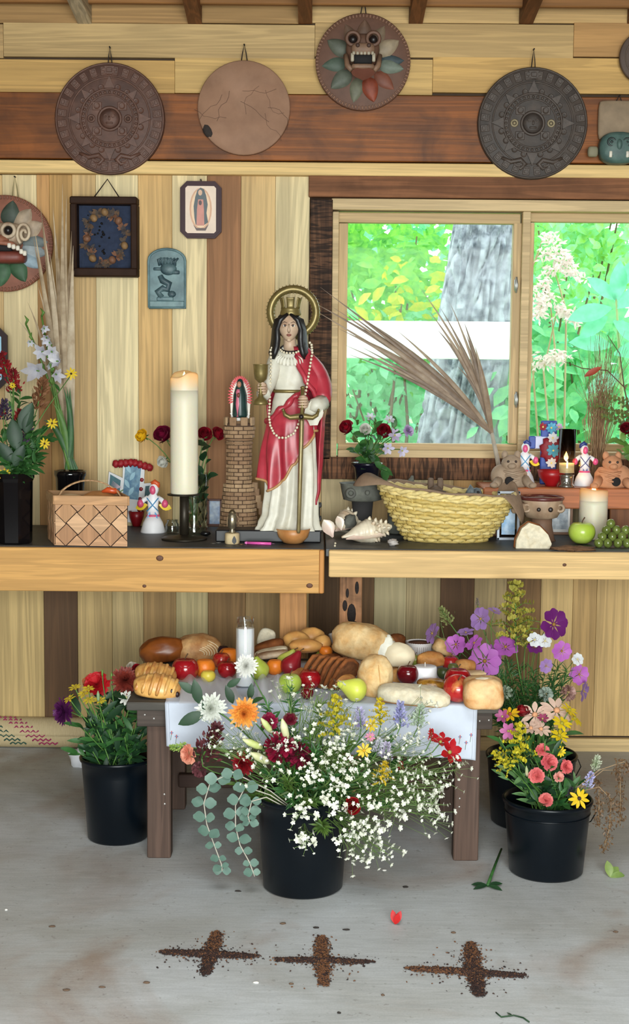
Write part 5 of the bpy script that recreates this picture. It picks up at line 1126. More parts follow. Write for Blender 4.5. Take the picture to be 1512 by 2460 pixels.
ob('blue_panel', qs(rect(-20, 64, 18, 148), .0105), M(C(70, 116, 150), 0.5, 0.3, 60, col2=C(120, 160, 180)), t, smooth=False)
ob('teal_panel', qs([(32, 60), (58, 46), (58, 104), (32, 98)], .0105), M(C(36, 84, 92), 0.5, 0.25, 60), t, smooth=False); ob('teal_panel', qs([(-54, 82), (-28, 72), (-28, 106), (-54, 118)], .0105), M(C(60, 110, 120), 0.5, 0.25, 60), t, smooth=False)
for k in range(8):
    q = -0.5+k*0.16; ob('painted_ray', MB().tube([Q(32, 66, .0125), Q(32+26*math.cos(q), 66+34*math.sin(q), .0125)], .9*s, 4), M(C(214, 170, 190), 0.5), t)
    q = math.pi-.5+k*.13; ob('painted_ray', MB().tube([Q(-26, 90, .0125), Q(-26+24*math.cos(q), 90+26*math.sin(q), .0125)], .8*s, 4), M(C(206, 190, 200), 0.5), t)
for b_ in (14, 40, 66, 90, 112): ob('red_dot', MB().ball(Q(22, b_, .011), (5*s, .003, 5*s), 8, 5), M(C(140, 24, 36), 0.4), t)
for k in range(4): ob('painted_leaf', MB().leaf(Q(-6, 72+18*k, .0125), Vector((-.5 if k % 2 else .6, -.05, 1)), (0, -1, 0), 24*s, 10*s, 0, .1, 4), M(C(150, 190, 206), 0.5), t)
for k in range(8):
    ob('garland_flower', MB().ball(Q(-42+11.5*k, 152-abs(k-3.5)*2.2, .02), (8.5*s, 7*s, 9*s), 10, 8, fn=blobfn(k, .5, 3)), M(C(156, 22, 34), 0.6, 0.3, 120), t)
bw = A(328, 1262); ob('red_bowl', MB().lathe([(9*s, 0), (10*s, 3*s), (16*s, 20*s), (19*s, 36*s), (17.5*s, 36*s), (14*s, 20*s), (1*s, 8*s)], bw+Vector((0.004, -.03, 0)), 24), M(C(128, 16, 24), 0.35), None, 'small dark red bowl between basket and dancer figurine', 'bowl')
def dancer(cx, yb, Y, label, mir=1, k=1.0, cols=(C(232, 230, 232), C(214, 84, 120), C(206, 86, 40), C(236, 200, 50), C(60, 140, 190)), base=None):
    Ld = loc(cx, yb, Y); s = Ld.s*k; D = lambda a, b, h=0.0: (base or Ld(0, 0))+Vector((a*mir*s, -h, b*s)); t = root('dancer_figurine', D(0, 0), label, 'figurine')
    wh = M(cols[0], 0.4, .06); pk = M(cols[1], 0.4, .1)
    ob('skirt', MB().lathe([(30*s, 0), (30*s, 3*s), (24*s, 24*s), (14*s, 42*s), (1*s, 42*s)], D(0, 0), 22), wh, t); ob('waistband', MB().torus(D(0, 41), 14*s, 3*s, 20, 6), pk, t)
    for j in range(7): q = math.pi*(1.05+.9*j/6); z = 10+14*(j % 2); r = 28-z*.35; ob('dot', MB().ball(D(math.cos(q)*r, z, -math.sin(q)*r*s+0.0005), 2.6*s, 8, 5), M(C(30, 44, 60), 0.4), t)
    ob('torso', MB().lathe([(15*s, 42*s), (12*s, 60*s), (15*s, 84*s), (8*s, 92*s), (6*s, 95*s)], D(0, 0), 16, sy=.7), wh, t)
    ob('sash', MB().tube([D(-14, 84, 9*s), D(0, 66, 11*s), D(14, 52, 11*s)], 1.3*s, 5), M(cols[4], 0.4), t); ob('sash', MB().tube([D(14, 84, 9*s), D(0, 66, 11*s), D(-14, 52, 11*s)], 1.3*s, 5), M(cols[4], 0.4), t)
    for sd in (-1, 1):
        ob('arm', MB().tube([D(sd*12, 84), D(sd*22, 78, 4*s), D(sd*27, 70, 8*s)], [6*s, 6*s, 5*s], 8), wh, t); ob('hand', MB().ball(D(sd*29, 70, 8*s), (8*s, 7*s, 10*s), 10, 8), pk, t); ob('wing', MB().leaf(D(sd*14, 66, -4*s), (sd, .1, -.3), (0, -1, .2), 32*s, 18*s, .1, .2, 5), M(cols[3], .4), t)
    ob('hood', MB().ball(D(2, 104, -2*s), (12*s, 11*s, 15*s), 14, 10), wh, t); ob('face', MB().ball(D(0, 102, 6*s), (7.5*s, 6*s, 11*s), 12, 9), pk, t); ob('crest', MB().tube([D(-4, 117), D(4, 121), D(12, 116), D(14, 108)], [5*s, 7*s, 6*s, 3*s], 8), M(cols[2], .4), t)
    ob('sash_end', MB().leaf(D(6, 50, 12*s), (.3, -.2, -1), (0, -1, 0), 20*s, 6*s, .1, .2, 4).leaf(D(-6, 50, 12*s), (-.3, -.2, -1), (0, -1, 0), 18*s, 6*s, .1, .2, 4), M(cols[4], .4), t)
db = A(368, 1279); dancer(368, 1279, db.y, 'white clay dancer figurine with spotted skirt and orange crest', base=db)
jb = A(414, 1282); sj = px(jb.y); ob('glass_jar', MB().lathe([(16*sj, 0), (17*sj, 3*sj), (17*sj, 22*sj), (13*sj, 28*sj), (14*sj, 34*sj), (12.5*sj, 34*sj), (12*sj, 28*sj), (15.5*sj, 22*sj), (15*sj, 4*sj), (.1*sj, 4*sj)], jb, 24), glassmat((.9, .93, .92), .07), None, 'small clear glass jar between dancer figurine and candle holder', 'jar')
Lp = loc(516, 1263, A(516, 1263).y); s = Lp.s; t = root('small_picture_frame', Lp(0, 0), 'small wooden frame with blue picture beside the tower', 'picture')
for c_, d_ in (((0, 2), (34, 5)), ((0, 62), (34, 5)), ((-15, 32), (5, 62)), ((15, 32), (5, 62))): ob('frame_bar', MB().bbox(Lp(*c_), (d_[0]*s, .012, d_[1]*s), .001), M(C(92, 46, 32), .5), t, smooth=False)
ob('picture', MB().box(Lp(0, 32, .001), (27*s, .004, 58*s)), M(C(150, 176, 214), .5, .3, 60, col2=C(206, 220, 236)), t, smooth=False)
mb_ = A(558, 1306); s = px(mb_.y); t = root('silver_figurine', mb_, 'tiny bronze coloured standing figurine on a cream block', 'figurine')
ob('block', MB().lathe([(17*s, 0), (18*s, 2*s), (17.5*s, 24*s), (15*s, 26*s), (.1*s, 26*s)], mb_, 16, fn=lambda q, i: 1+.04*math.sin(5*q)), M(C(206, 184, 142), .7, .2, 60), t); sil = M(C(150, 140, 118), .25, .2, 60, metal=.8)
ob('figure', MB().lathe([(8*s, 26*s), (8*s, 30*s), (4*s, 34*s), (10*s, 40*s), (11*s, 58*s), (9*s, 72*s), (3.5*s, 76*s)], mb_, 16, sy=.8, fn=lambda q, i: 1+.08*math.sin(6*q)), sil, t); ob('veil', MB().ball(mb_+Vector((0, .001, 66*s)), (10*s, 6*s, 17*s), 14, 10), M(C(110, 96, 72), .3, metal=.8), t); ob('niche_mark', MB().leaf(mb_+Vector((6*s, -17.2*s, 1*s)), (0, 0, 1), (0, -1, 0), 20*s, 11*s, 0, .1, 4, .35), M(C(70, 70, 72), .6), t)
bb = A(704, 1308); s = px(bb.y); ob('wooden_bowl', MB().lathe([(16*s, 0), (24*s, 3*s), (36*s, 16*s), (42*s, 36*s), (39.5*s, 36.5*s), (34*s, 18*s), (20*s, 7*s), (.1*s, 5*s)], bb+Vector((0, .03, 0)), 32), M(C(176, 118, 66), .4, .25, 18, col2=C(206, 150, 92), cover=.5), None, 'small turned wooden bowl in front of the statue', 'bowl')
pa, pb_ = A(594, 1308), A(652, 1310); t = root('pink_pen', pa, 'bright pink pen lying on table edge before the plinth', 'pen'); up_ = Vector((0, 0, .0055))
ob('barrel', MB().tube([pa+up_, pb_+up_], .0052, 10), M(C(236, 96, 180), .25), t); ob('tip', MB().tube([pb_+up_, pb_+up_+(pb_-pa).normalized()*.014], [.004, .0006], 8), M(C(90, 60, 80), .4), t); ob('cap', MB().tube([pa+up_, pa+up_-(pb_-pa).normalized()*.008], [.0056, .004], 10), M(C(236, 130, 200), .25), t)
sb_ = A(494, 1287); ob('black_stone', MB().ball(sb_+Vector((0, 0, .009)), (.02, .015, .009), 14, 9, fn=blobfn(3, .2)), M(C(18, 18, 20), .3), None, 'smooth black pebble beside the candle holder foot', 'stone')
for k, (x, y) in enumerate(((525, 1304), (580, 1308), (512, 1306))): ob('coin', MB().lathe([(.009, 0), (.0092, .001), (.009, .002), (.001, .002)], A(x, y), 18), M((C(150, 150, 146), C(150, 110, 76), C(120, 116, 108))[k], .35, metal=.7), None, ('silver coin at left of cream figurine block', 'copper coin between cream block and pink pen', 'dull coin at the far left of black plinth')[k], 'coin')
# ------------------------------------------------------------------ fruit and bread kit
def apple(name, label, c, r, m, cat='apple', squash=0.92, group=None, tilt=None, pear=False, stalk=True, rot=None):
    t = root(name, c-Vector((0, 0, r*squash)), label, cat, group); rt = rot or Matrix.Identity(3); n, k = 24, 16; rows = []
    for i in range(k+1):
        q = -math.pi/2+math.pi*i/k; z = math.sin(q); rr_ = math.cos(q)**0.85 if abs(math.cos(q)) > 1e-6 else 0
        if pear: rr_ *= (1-0.5*smoothstep((z+0.15)/1.0)); zz = z*1.0 if z < 0 else z*1.55
        else:
            rr_ *= 1+0.06*z; zz = z*squash
            if i >= k-2: zz -= 0.16*(1-rr_*1.2) if rr_ < 0.8 else 0
            if i <= 1: zz += 0.1*(1-rr_*1.2) if rr_ < 0.8 else 0
        rows.append((max(0.0008, rr_*r), zz*r))
    ob('flesh', MB().lathe(rows, c, n, rot=rt, closed=False, fn=lambda q, i: 1+0.02*math.cos(5*q)*(1-i/16)), m, t)
    if stalk:
        tp = (1.5 if pear else squash*0.84)*r; ob('stalk', MB().tube([c+rt @ Vector((0, 0, tp)), c+rt @ Vector((0.05*r, 0, tp+.18*r)), c+rt @ Vector((.2*r, 0, tp+.42*r))], [.05*r, .045*r, .06*r], 6), M(C(84, 58, 34), .8), t)
    return t
redA = M(C(150, 16, 26), .18, .3, 42, col2=C(190, 50, 40), cover=.66, spec=.6); redB = M(C(168, 34, 34), .2, .25, 36, col2=C(214, 140, 80), cover=.62, spec=.6); darkA = M(C(104, 10, 22), .16, .3, 14, spec=.6)
greenA = M(C(178, 206, 70), .25, .12, 14, col2=C(196, 214, 110), cover=.6); orangeM = M(C(230, 126, 34), .4, .12, 60, bmp=.3); pearG = M(C(170, 186, 66), .4, .2, 30, col2=C(196, 200, 96)); pearR = M(C(140, 26, 36), .3, .25, 20); yelM = M(C(226, 206, 80), .35, .15, 20)
def loaf(name, label, c, r, m, yaw=0.0, tilt=0.0, seed=1, amp=.1, sq=2.6, flatb=.55, f=1.7, cat='bread', roll=0.0, group=None):
    """superellipsoid loaf with an uneven crust and a flat underside"""
    rt = Matrix.Rotation(yaw, 3, 'Z') @ Matrix.Rotation(tilt, 3, 'Y') @ Matrix.Rotation(roll, 3, 'X'); e = sq
    def fn(d):
        k = (abs(d.x)**e+abs(d.y)**e+abs(d.z)**e)**(-1/e); k *= 1+amp*mnoise.noise(d*f+Vector((seed*3.1, seed, 0)))+amp*.35*mnoise.noise(d*f*3+Vector((0, seed*2.3, 0)))
        if d.z*k < -flatb: k = -flatb/d.z
        return k
    t = root(name, c-Vector((0, 0, r[2]*flatb)), label, cat, group); ob('crust', MB().ball(c, r, 36, 22, fn=fn, rot=rt), m, t); return t, rt
def crust(c1, c2, cover=.5, ns=16, rough=.6, bm=.7, spec=.4): return M(c1, rough, .26, ns*2.6, col2=c2, cover=cover, soft=.18, bmp=bm, spec=spec)
CRW, CRG, CRB = crust(C(226, 200, 152), C(200, 154, 96), rough=.85, spec=.15), crust(C(216, 160, 92), C(172, 104, 50), rough=.6, spec=.3), crust(C(150, 90, 46), C(100, 54, 28), rough=.75, spec=.2); CRUMB = M(C(226, 216, 190), .9, .2, 60, bmp=.8, col2=C(206, 190, 158), cover=.6)
# ------------------------------------------------------------------ right table
stone = M(C(112, 114, 104), .75, .3, 30, bmp=.5, col2=C(84, 84, 78)); stoneB = M(C(120, 132, 138), .6, .35, 30, bmp=.5, col2=C(78, 88, 94)); brownS = M(C(116, 96, 80), .75, .3, 30, bmp=.5)
def base_at(x, y, Y):  # foot on the table below picture point at distance Y
    return Vector((W(x, y, Y).x, Y, ZT))
cb = base_at(871, 1230, 5.3); s = px(5.3); zb = W(871, 1160, 5.3).z-ZT; t = root('clay_censer', cb, 'grey green footed clay bowl carrying the black rose pot', 'bowl')
ob('bowl', MB().lathe([(30*s, zb-44*s), (46*s, zb-40*s), (50*s, zb-24*s), (54*s, zb-2*s), (57*s, zb), (52*s, zb-2*s), (44*s, zb-10*s), (.1*s, zb-10*s)], cb, 32, sy=.8), stone, t); ob('foot', MB().lathe([(40*s, 0), (36*s, 6*s), (22*s, zb*.3), (26*s, zb-43*s), (.1*s, zb-43*s)], cb, 24, sy=.8), M(C(44, 42, 42), .8), t)
ob('spout_ring', MB().torus(cb+Vector((-29*s, -41*s*.9, zb-22*s)), 9*s, 4*s, 16, 8, rot=RY), stone, t); ob('knob', MB().ball(cb+Vector((10*s, -42*s, zb-20*s)), (6*s, 4*s, 6*s), 10, 8), stone, t); ob('base_mask', MB().ball(cb+Vector((-30*s, -36*s, 34*s)), (16*s, 12*s, 20*s), 14, 10, fn=blobfn(4, .3, 2.5)), stone, t)
pt = cb+Vector((10*s, 0, zb-9*s)); s = px(5.3); t = root('black_pot', pt, 'small flared black pot on the clay bowl holding roses', 'vase'); ob('body', MB().lathe([(24*s, 0), (25*s, 4*s), (31*s, 46*s), (37*s, 52*s), (38*s, 58*s), (34*s, 58*s), (28*s, 44*s), (.1*s, 44*s)], pt, 28), M(C(14, 14, 28), .2, .1), t)
rp = pt+Vector((0, 0, 40*s)); Yr = 5.27
for lab, x, y, d, sz, c, lv, kd in (('red rose at the left of the black pot', 834, 1028, (-.5, -.8, .4), 24, RED, 3, 'rose'), ('white rose between two red roses in black pot', 878, 1032, (0, -.9, .4), 19, WHI, 2, 'rose'), ('red rose in the middle of the black pot', 922, 1036, (.1, -.9, .4), 24, RED, 3, 'rose'), ('white lily blossom highest in the black pot', 890, 1004, (.1, -.7, .7), 15, (C(226, 226, 236), C(206, 206, 226)), 1, 'star'), ('white blossom behind red rose of black pot', 936, 1010, (.3, -.7, .6), 16, (C(232, 230, 236), C(206, 204, 224)), 1, 'star'), ('lilac white lily facing right in the black pot', 948, 1046, (.4, -.9, .2), 20, (C(206, 196, 216), C(180, 164, 200)), 0, 'star'), ('purple edged blossom, rightmost in the black pot', 980, 1036, (.6, -.7, .3), 17, (C(176, 146, 196), C(206, 190, 216)), 0, 'carnation'), ('drooping lilac lily under the purple blossom', 932, 1076, (.1, -.9, -.3), 18, (C(206, 198, 218), C(184, 172, 204)), 0, 'star'), ('lowest lilac white lily hanging right of pot', 966, 1082, (.4, -.8, -.4), 18, (C(214, 208, 226), C(190, 180, 210)), 0, 'star')):
    flower(kd, 'rose' if kd == 'rose' else 'lily', lab, rp, W(x, y, Yr-.03), d, sz*px(Yr), c, 'blooms in the small black pot', leaves=lv, leafL=.06, leafW=.55, leafm=LEAFG)
greens('leaf_sprig', ['glossy leaf sprig in the black pot, %s' % w_ for w_ in ('at left', 'in the middle', 'at right', 'hanging over its rim', 'rising between the roses', 'behind the lilies')], rp, [W(x, y, Yr-.04) for x, y in ((850, 1080), (880, 1085), (905, 1080), (930, 1130), (905, 1010), (955, 1020))], .06, .5, LEAFG, 'leaf sprigs in the black pot', 6, seed=21)
def standing(name, label, x, ytop, Y, w, th, m, cat, shape):
    b = base_at(x, ytop, Y); s = px(Y); H = W(x, ytop, Y).z-ZT; t = root(name, b, label, cat); shape(t, b, s, H, w*s, th); return t
def crowncarve(t, b, s, H, w, th):
    ob('block', MB().bbox(b+Vector((0, 0, H*.42)), (w*.72, th, H*.84), .008), stone, t, sub=1)
    for sd in (-1, 1):
        for k in range(5): ob('flare', MB().tube([b+Vector((sd*w*.3, -.01, H*(.5+.075*k))), b+Vector((sd*w*(.4+.03*k), -.012, H*(.56+.085*k))), b+Vector((sd*w*(.44+.022*k), -.01, H*(.6+.09*k)))], [.011, .01, .004], 7), stone, t)
    ob('face_ridge', MB().bbox(b+Vector((0, -th*.55, H*.7)), (w*.1, .012, H*.2), .004).bbox(b+Vector((0, -th*.55, H*.82)), (w*.6, .014, H*.05), .004), stone, t)
standing('carved_stone', 'grey carved stone with two flared horns behind the wicker basket', 956, 1136, 5.35, 66, .05, stone, 'carving', crowncarve)
def mask2(t, b, s, H, w, th):
    ob('body', MB().bbox(b+Vector((0, 0, H*.35)), (w*.8, th, H*.7), .012), brownS, t, sub=1); f = ob('head', MB().ball(b+Vector((0, -.01, H*.68)), (w*.5, th*.8, H*.2), 16, 10), brownS, t)
    for sd in (-1, 1): ob('ear', MB().bbox(b+Vector((sd*w*.26, 0, H*.9)), (w*.36, .02, H*.22), .008), brownS, t, sub=1); ob('eye', MB().ball(b+Vector((sd*w*.2, -th*.95, H*.68)), w*.09, 8, 6), M(C(50, 38, 32), .6), f)
    ob('brow', MB().tube([b+Vector((-w*.5, -th*.7, H*.76)), b+Vector((0, -th*1.0, H*.79)), b+Vector((w*.5, -th*.7, H*.76))], [.008, .01, .008], 8), brownS, f); ob('mouth', MB().ball(b+Vector((0, -th*.85, H*.58)), (w*.2, .006, H*.03), 10, 6), M(C(40, 28, 26), .7), f)
standing('clay_effigy', 'brown clay effigy with two upright ears behind the basket', 1047, 1149, 5.3, 44, .035, brownS, 'carving', mask2)
def serp(t, b, s, H, w, th):
    ob('coil', MB().tube([b+Vector((-w*.3, 0, 0)), b+Vector((-w*.35, 0, H*.4)), b+Vector((w*.05, -.01, H*.62)), b+Vector((w*.2, -.01, H*.8)), b+Vector((-w*.1, -.01, H*.95)), b+Vector((-w*.32, -.01, H*.8))], [.022, .02, .018, .019, .018, .01], 10), stoneB, t); ob('head', MB().ball(b+Vector((w*.25, -.012, H*.86)), (w*.3, .022, H*.12), 12, 8), stoneB, t)
    ob('eye', MB().ball(b+Vector((w*.3, -.03, H*.9)), .006, 8, 6), M(C(40, 44, 48), .5), t)
standing('stone_serpent', 'blue grey coiled stone serpent at the right of the wicker basket', 1134, 1168, 5.22, 44, .04, stoneB, 'carving', serp)
bk = base_at(1072, 1200, 5.36); ob('dark_box', MB().bbox(bk+Vector((0.0, 0, (W(1072, 1192, 5.36).z-ZT)/2)), (52*px(5.36), .03, W(1072, 1192, 5.36).z-ZT), .003), M(C(44, 40, 42), .6), None, 'dark flat box standing behind the wicker basket', 'box', smooth=False)
# conch shells
shellm = M(C(226, 214, 190), .35, .25, 24, col2=C(196, 160, 124), cover=.64, bmp=.3); shellp = M(C(232, 200, 186), .3, .2, 20, col2=C(226, 214, 194))
def conch(label, a, b, rmax, seed, lip=True):
    t = root('conch_shell', (a+b)/2-Vector((0, 0, rmax)), label, 'shell'); ax = (b-a).normalized(); Ln = (b-a).length; _, e1, e2 = frame_of(ax); n, m = 40, 28
    def f(u, v):
        q = 2*math.pi*v
        if u < .58: r = rmax*(.1+.9*smoothstep(u/.58)**.8); r *= 1+.05*math.sin(14*u*6.28+q)*u
        else: k_ = (u-.58)/.42*4.2; fl = math.floor(k_); r = rmax*(1-fl/4.9)*(1-.34*(k_-fl))
        r *= 1+.1*mnoise.noise(Vector((math.cos(q), math.sin(q), u*5+seed)))
        return a+ax*Ln*u+(e1*math.cos(q)+e2*math.sin(q))*max(r, .001)
    ob('whorl', MB().grid(f, 56, m, True), shellm, t)
    for w_ in range(4):
        for k in range(8-w_):
            u = .585+.1*w_; q = k*6.283/(8-w_)+w_*.4; r = rmax*(1-w_/4.9)*.95; d = (e1*math.cos(q)+e2*math.sin(q)); c = a+ax*Ln*u+d*r*.9
            ob('knob', MB().tube([c, c+d*rmax*.2+ax*rmax*.04, c+d*rmax*.34+ax*rmax*.1], [rmax*.2*(1-.12*w_), rmax*.14, rmax*.03], 7), shellm, t)
    if lip: ob('lip', MB().leaf(a+ax*Ln*.08+Vector((0, -rmax*.5, -rmax*.2)), ax*1.0+Vector((0, -.25, -.15)), Vector((0, -.5, 1)), Ln*.75, rmax*1.1, -.1, .5, 7, .5), shellp, t)
a_, b_ = A(822, 1304)+Vector((0, 0, .02)), A(940, 1300)+Vector((0, .01, .052)); conch('pale knobbed conch shell lying at front of right table', a_, b_, .044, 1)
a_, b_ = A(800, 1292)+Vector((0, 0, .03)), A(868, 1286)+Vector((0, .05, .07)); conch('tan conch shell with open flared lip behind the other conch', a_, b_, .045, 6)
lp = A(800, 1292); ob('shell_fragment', MB().leaf(lp+Vector((.0, -.02, .004)), (-.5, -.1, 1), (.3, -1, 0), .075, .05, .1, .5, 6, .6).leaf(lp+Vector((.03, -.02, .03)), (-.25, 0, 1), (.4, -1, 0), .055, .035, .1, .5, 6, .6), shellp, None, 'broken upright shell piece at the left of the conches', 'shell')
lp = A(944, 1311); ob('small_shell', MB().ball(lp+Vector((0, 0, .012)), (.018, .014, .012), 14, 10, fn=blobfn(8, .5, 3)), M(C(186, 178, 172), .5, .3, 60), None, 'little grey shell at the tip of the pale conch', 'shell')
for k, (x, y) in enumerate(((806, 1308), (805, 1314))): ob('bead', MB().ball(A(x, y)+Vector((0, 0, .004)), .004, 10, 6), pearl, None, ('loose white bead, the farther of two by table corner', 'loose white bead, the nearer of two by table corner')[k], 'bead')
# wicker basket
wb = A(1078, 1300)+Vector((0, .03, 0)); s = px(wb.y); t = root('wicker_basket', wb, 'oval straw coloured wicker basket lined with a brown napkin', 'basket'); wick = [M(C(214, 190, 116), .6, .25, 60), M(C(200, 174, 98), .6, .25, 60), M(C(226, 204, 136), .6, .25, 60)]
def brim(q, f):   # point on the wall at height fraction f
    rx, ry = (96+64*f**.8)*s, (60+38*f**.8)*s; tilt = -.055*math.cos(q)*f*1.0
    z = (6+98*f)*s+(.012*abs(math.cos(q))**3-.018*math.cos(q)*1.0)*f
    return wb+Vector((math.cos(q)*rx-4*s, math.sin(q)*ry, z))
NR = 12
for i in range(NR):
    f = i/(NR-1); nq = 144; pts = []
    for j in range(nq+1):
        q = 2*math.pi*j/nq; c = brim(q, f); o_ = Vector((math.cos(q), math.sin(q), 0))*(3.2*s*math.sin(18*q+math.pi*i)); pts.append(c+o_+Vector((0, 0, .8*s*math.cos(36*q))))
    ob('coil', MB().tube(pts, 5.4*s, 6, cap=False), wick[i % 3], t)
for j in range(36): q = 2*math.pi*(j+.5)/36; ob('stake', MB().tube([brim(q, f/5) for f in range(6)], 3*s, 5), wick[1], t)
bp = [brim(2*math.pi*j/72, 1.06) for j in range(73)]
for ph in (0, 1): ob('rim_braid', MB().tube([p+Vector((0, math.sin(j*1.4+ph*math.pi)*4*s, 3*s+math.cos(j*1.4+ph*math.pi)*4*s)) for j, p in enumerate(bp)], 6*s, 7, cap=False), wick[2], t)
ob('bottom', MB().lathe([(1.0, 0), (1.0, .006), (.001, .006)], wb, 40, sx=98*s, sy=62*s), wick[1], t)
napm = M(C(140, 116, 94), .9, .18, 50, bmp=.2)
def nap(u, v):
    q = 2*math.pi*v; deg = math.degrees(q) % 360; bump_ = lambda c0, w: max(0, 1-abs((deg-c0+180) % 360-180)/w)
    left, right, bl_, br_ = smoothstep(bump_(182, 42)), smoothstep(bump_(-20 % 360, 26)), smoothstep(bump_(118, 40)), smoothstep(bump_(30, 26))
    if u < .5: f = .35+.75*u/.5; p = brim(q, f); c = wb+Vector((0, 0, p.z-wb.z)); return c+(p-c)*(.72+.3*(u/.5)**2)
    k = (u-.5)/.5; p = brim(q, 1.1); o_ = Vector((math.cos(q), math.sin(q)*.7, 0))
    ext = 8*s+left*52*s+right*30*s+bl_*10*s+br_*14*s; dz = 4*s*math.sin(k*3)+left*(22*math.sin(k*2.4)-26*k*k)*s-right*(70*k**1.3)*s+(bl_*4+br_*26)*math.sin(k*1.9)*s
    return p+o_*ext*k*(1-.45*right*k)+Vector((0, -right*18*k*s, 6*s+dz+2*s*math.sin(q*9)))
ob('brown_napkin', MB().grid(nap, 16, 96, True), napm, None, 'brown napkin hanging out of the wicker basket in flaps', 'napkin').modifiers.new('th', 'SOLIDIFY').thickness = .0015
ob('jar_lid', MB().torus(wb+Vector((-48*s, 0, 100*s)), 20*s, 4*s, 20, 6, rot=Matrix.Rotation(1.1, 3, 'X')).lathe([(20*s, 0), (.1*s, 3*s)], wb+Vector((-48*s, 0, 100*s)), 20, rot=Matrix.Rotation(1.1, 3, 'X')), M(C(190, 190, 186), .3, metal=.6), None, 'round silver jar lid sticking out of the wicker basket', 'lid')
# raised plank at the back right, with its stand
Yk = 5.27; zk = W(1330, 1172, Yk).z; zk0 = W(1330, 1222, Yk).z; xk0, xk1 = W(1162, 1190, Yk).x, 2.4; t = root('raised_shelf', (W(1400, 1200, Yk).x, Yk+.12, ZT), 'reddish plank shelf raised on stands at the right back', 'shelf')
ob('plank', MB().bbox(((xk0+xk1)/2, Yk+.125, (zk+zk0)/2), (xk1-xk0, .25, zk-zk0), .004), woodmat('X', .4, .5), t, smooth=False, color=C(176, 104, 62))
for xa, xb in ((1176, 1206), (1470, 1560)): p, q = W(xa, 1240, Yk).x, W(xb, 1240, Yk).x; ob('stand', MB().bbox(((p+q)/2, Yk+.13, (ZT+zk0)/2), (q-p, .2, zk0-ZT), .004), woodmat('Z', .4), t, smooth=False, color=C(128, 82, 52))
def K(x, Y): return Vector((W(x, 1168, Y).x, Y, zk))
Y1 = Yk+.07
# dried palm branch
t = root('dried_palm_branch', K(1200, Y1+.06), 'dried palm branch arching across the window', 'dried leaves'); Yb = Y1+.07
bs_ = [W(1204, 1150, Yb), W(1195, 1100, Yb), W(1182, 1040, Yb)]; ob('stalk', MB().tube([K(1203, Yb)]+bs_, [.009, .009, .0085, .007], 8), M(C(176, 166, 150), .7, .2, 40), t)
dp = [leafmat(C(134, 112, 92), C(100, 80, 62), .1), leafmat(C(158, 138, 114), C(124, 100, 78), .1)]
for k, (cx_, cy_, x, y, w) in enumerate(((1080, 900, 745, 722, 8), (1070, 930, 756, 745, 8), (1060, 905, 770, 690, 6), (1050, 900, 800, 738, 9), (1040, 900, 832, 748, 9), (1060, 930, 832, 830, 7), (1040, 920, 840, 852, 5), (1030, 890, 815, 790, 9), (1050, 880, 880, 770, 9), (1020, 880, 860, 810, 9), (1080, 930, 900, 800, 10), (1085, 900, 952, 792, 6), (1060, 900, 790, 705, 5), (1090, 960, 930, 850, 9), (1070, 940, 872, 835, 7),
        (1150, 880, 1006, 686, 5), (1150, 890, 1060, 742, 6), (1150, 880, 1082, 728, 5), (1160, 900, 1115, 772, 8), (1165, 920, 1142, 832, 9), (1160, 940, 1100, 880, 6), (1150, 900, 1030, 745, 7), (1165, 930, 1120, 800, 9), (1170, 950, 1150, 862, 8), (1150, 900, 1050, 790, 8))):
    yo = Yb-.01*(k % 4); blade(t, bez(bs_[2]+Vector((0, -.002*(k % 3), 0)), W(cx_, cy_, yo-.02), W(x, y, yo-.03), 12), w*1.7*px(Yb), dp[k % 2], fold=.35)
# clay jaguars
def jaguar(cx, Y, label, m, mir=1, k=1.0):
    s = px(Y)*k; b = K(cx, Y); J = lambda a, z, h=0.0: b+Vector((a*mir*s, -h*s, z*s)); t = root('clay_jaguar', b, label, 'figurine')
    ob('body', MB().lathe([(34*s, 0), (38*s, 6*s), (36*s, 34*s), (26*s, 48*s), (.1*s, 50*s)], J(6, 0), 20, sy=.8), m, t); ob('haunch', MB().ball(J(-22, 26, 6), (24*s, 22*s, 28*s), 14, 10), m, t)
    hd = ob('head', MB().ball(J(2, 58, 10), (24*s, 20*s, 19*s), 16, 12, fn=blobfn(2, .12)), m, t)
    for sd in (-1, 1): ob('ear', MB().ball(J(2+sd*15, 76, 6), (8*s, 6*s, 11*s), 10, 8), m, hd); ob('eye', MB().ball(J(2+sd*9, 62, 27), 3.4*s, 8, 6), M(C(60, 46, 40), .5), hd); ob('paw', MB().tube([J(sd*30+4, 20, 16), J(sd*38+4, 10, 30), J(sd*44+4, 7, 40)], [12*s, 10*s, 8*s], 10).ball(J(sd*46+4, 7, 42), (10*s, 9*s, 7*s), 10, 8), m, t)
    ob('muzzle', MB().ball(J(2, 52, 26), (11*s, 9*s, 8*s), 10, 8), m, hd); ob('hole', MB().ball(J(-4, 16, 33), (11*s, 4*s, 11*s), 12, 8), M(C(28, 24, 24), .9), t)
    for j in range(3): ob('collar_fold', MB().tube([J(-26, 40-9*j, 18), J(4, 34-9*j, 34), J(34, 40-9*j, 16)], 3*s, 6), m, t)
jm = M(C(160, 138, 116), .75, .25, 30, bmp=.4); jaguar(1224, Yk+.035, 'greyish clay jaguar figurine at left end of raised shelf', jm); jaguar(1470, Yk+.045, 'orange clay jaguar figurine at the right of raised shelf', M(C(196, 138, 100), .75, .25, 30, bmp=.4), -1)
dc = (C(230, 230, 234), C(220, 90, 140), C(40, 60, 130), C(236, 206, 60), C(80, 160, 210))
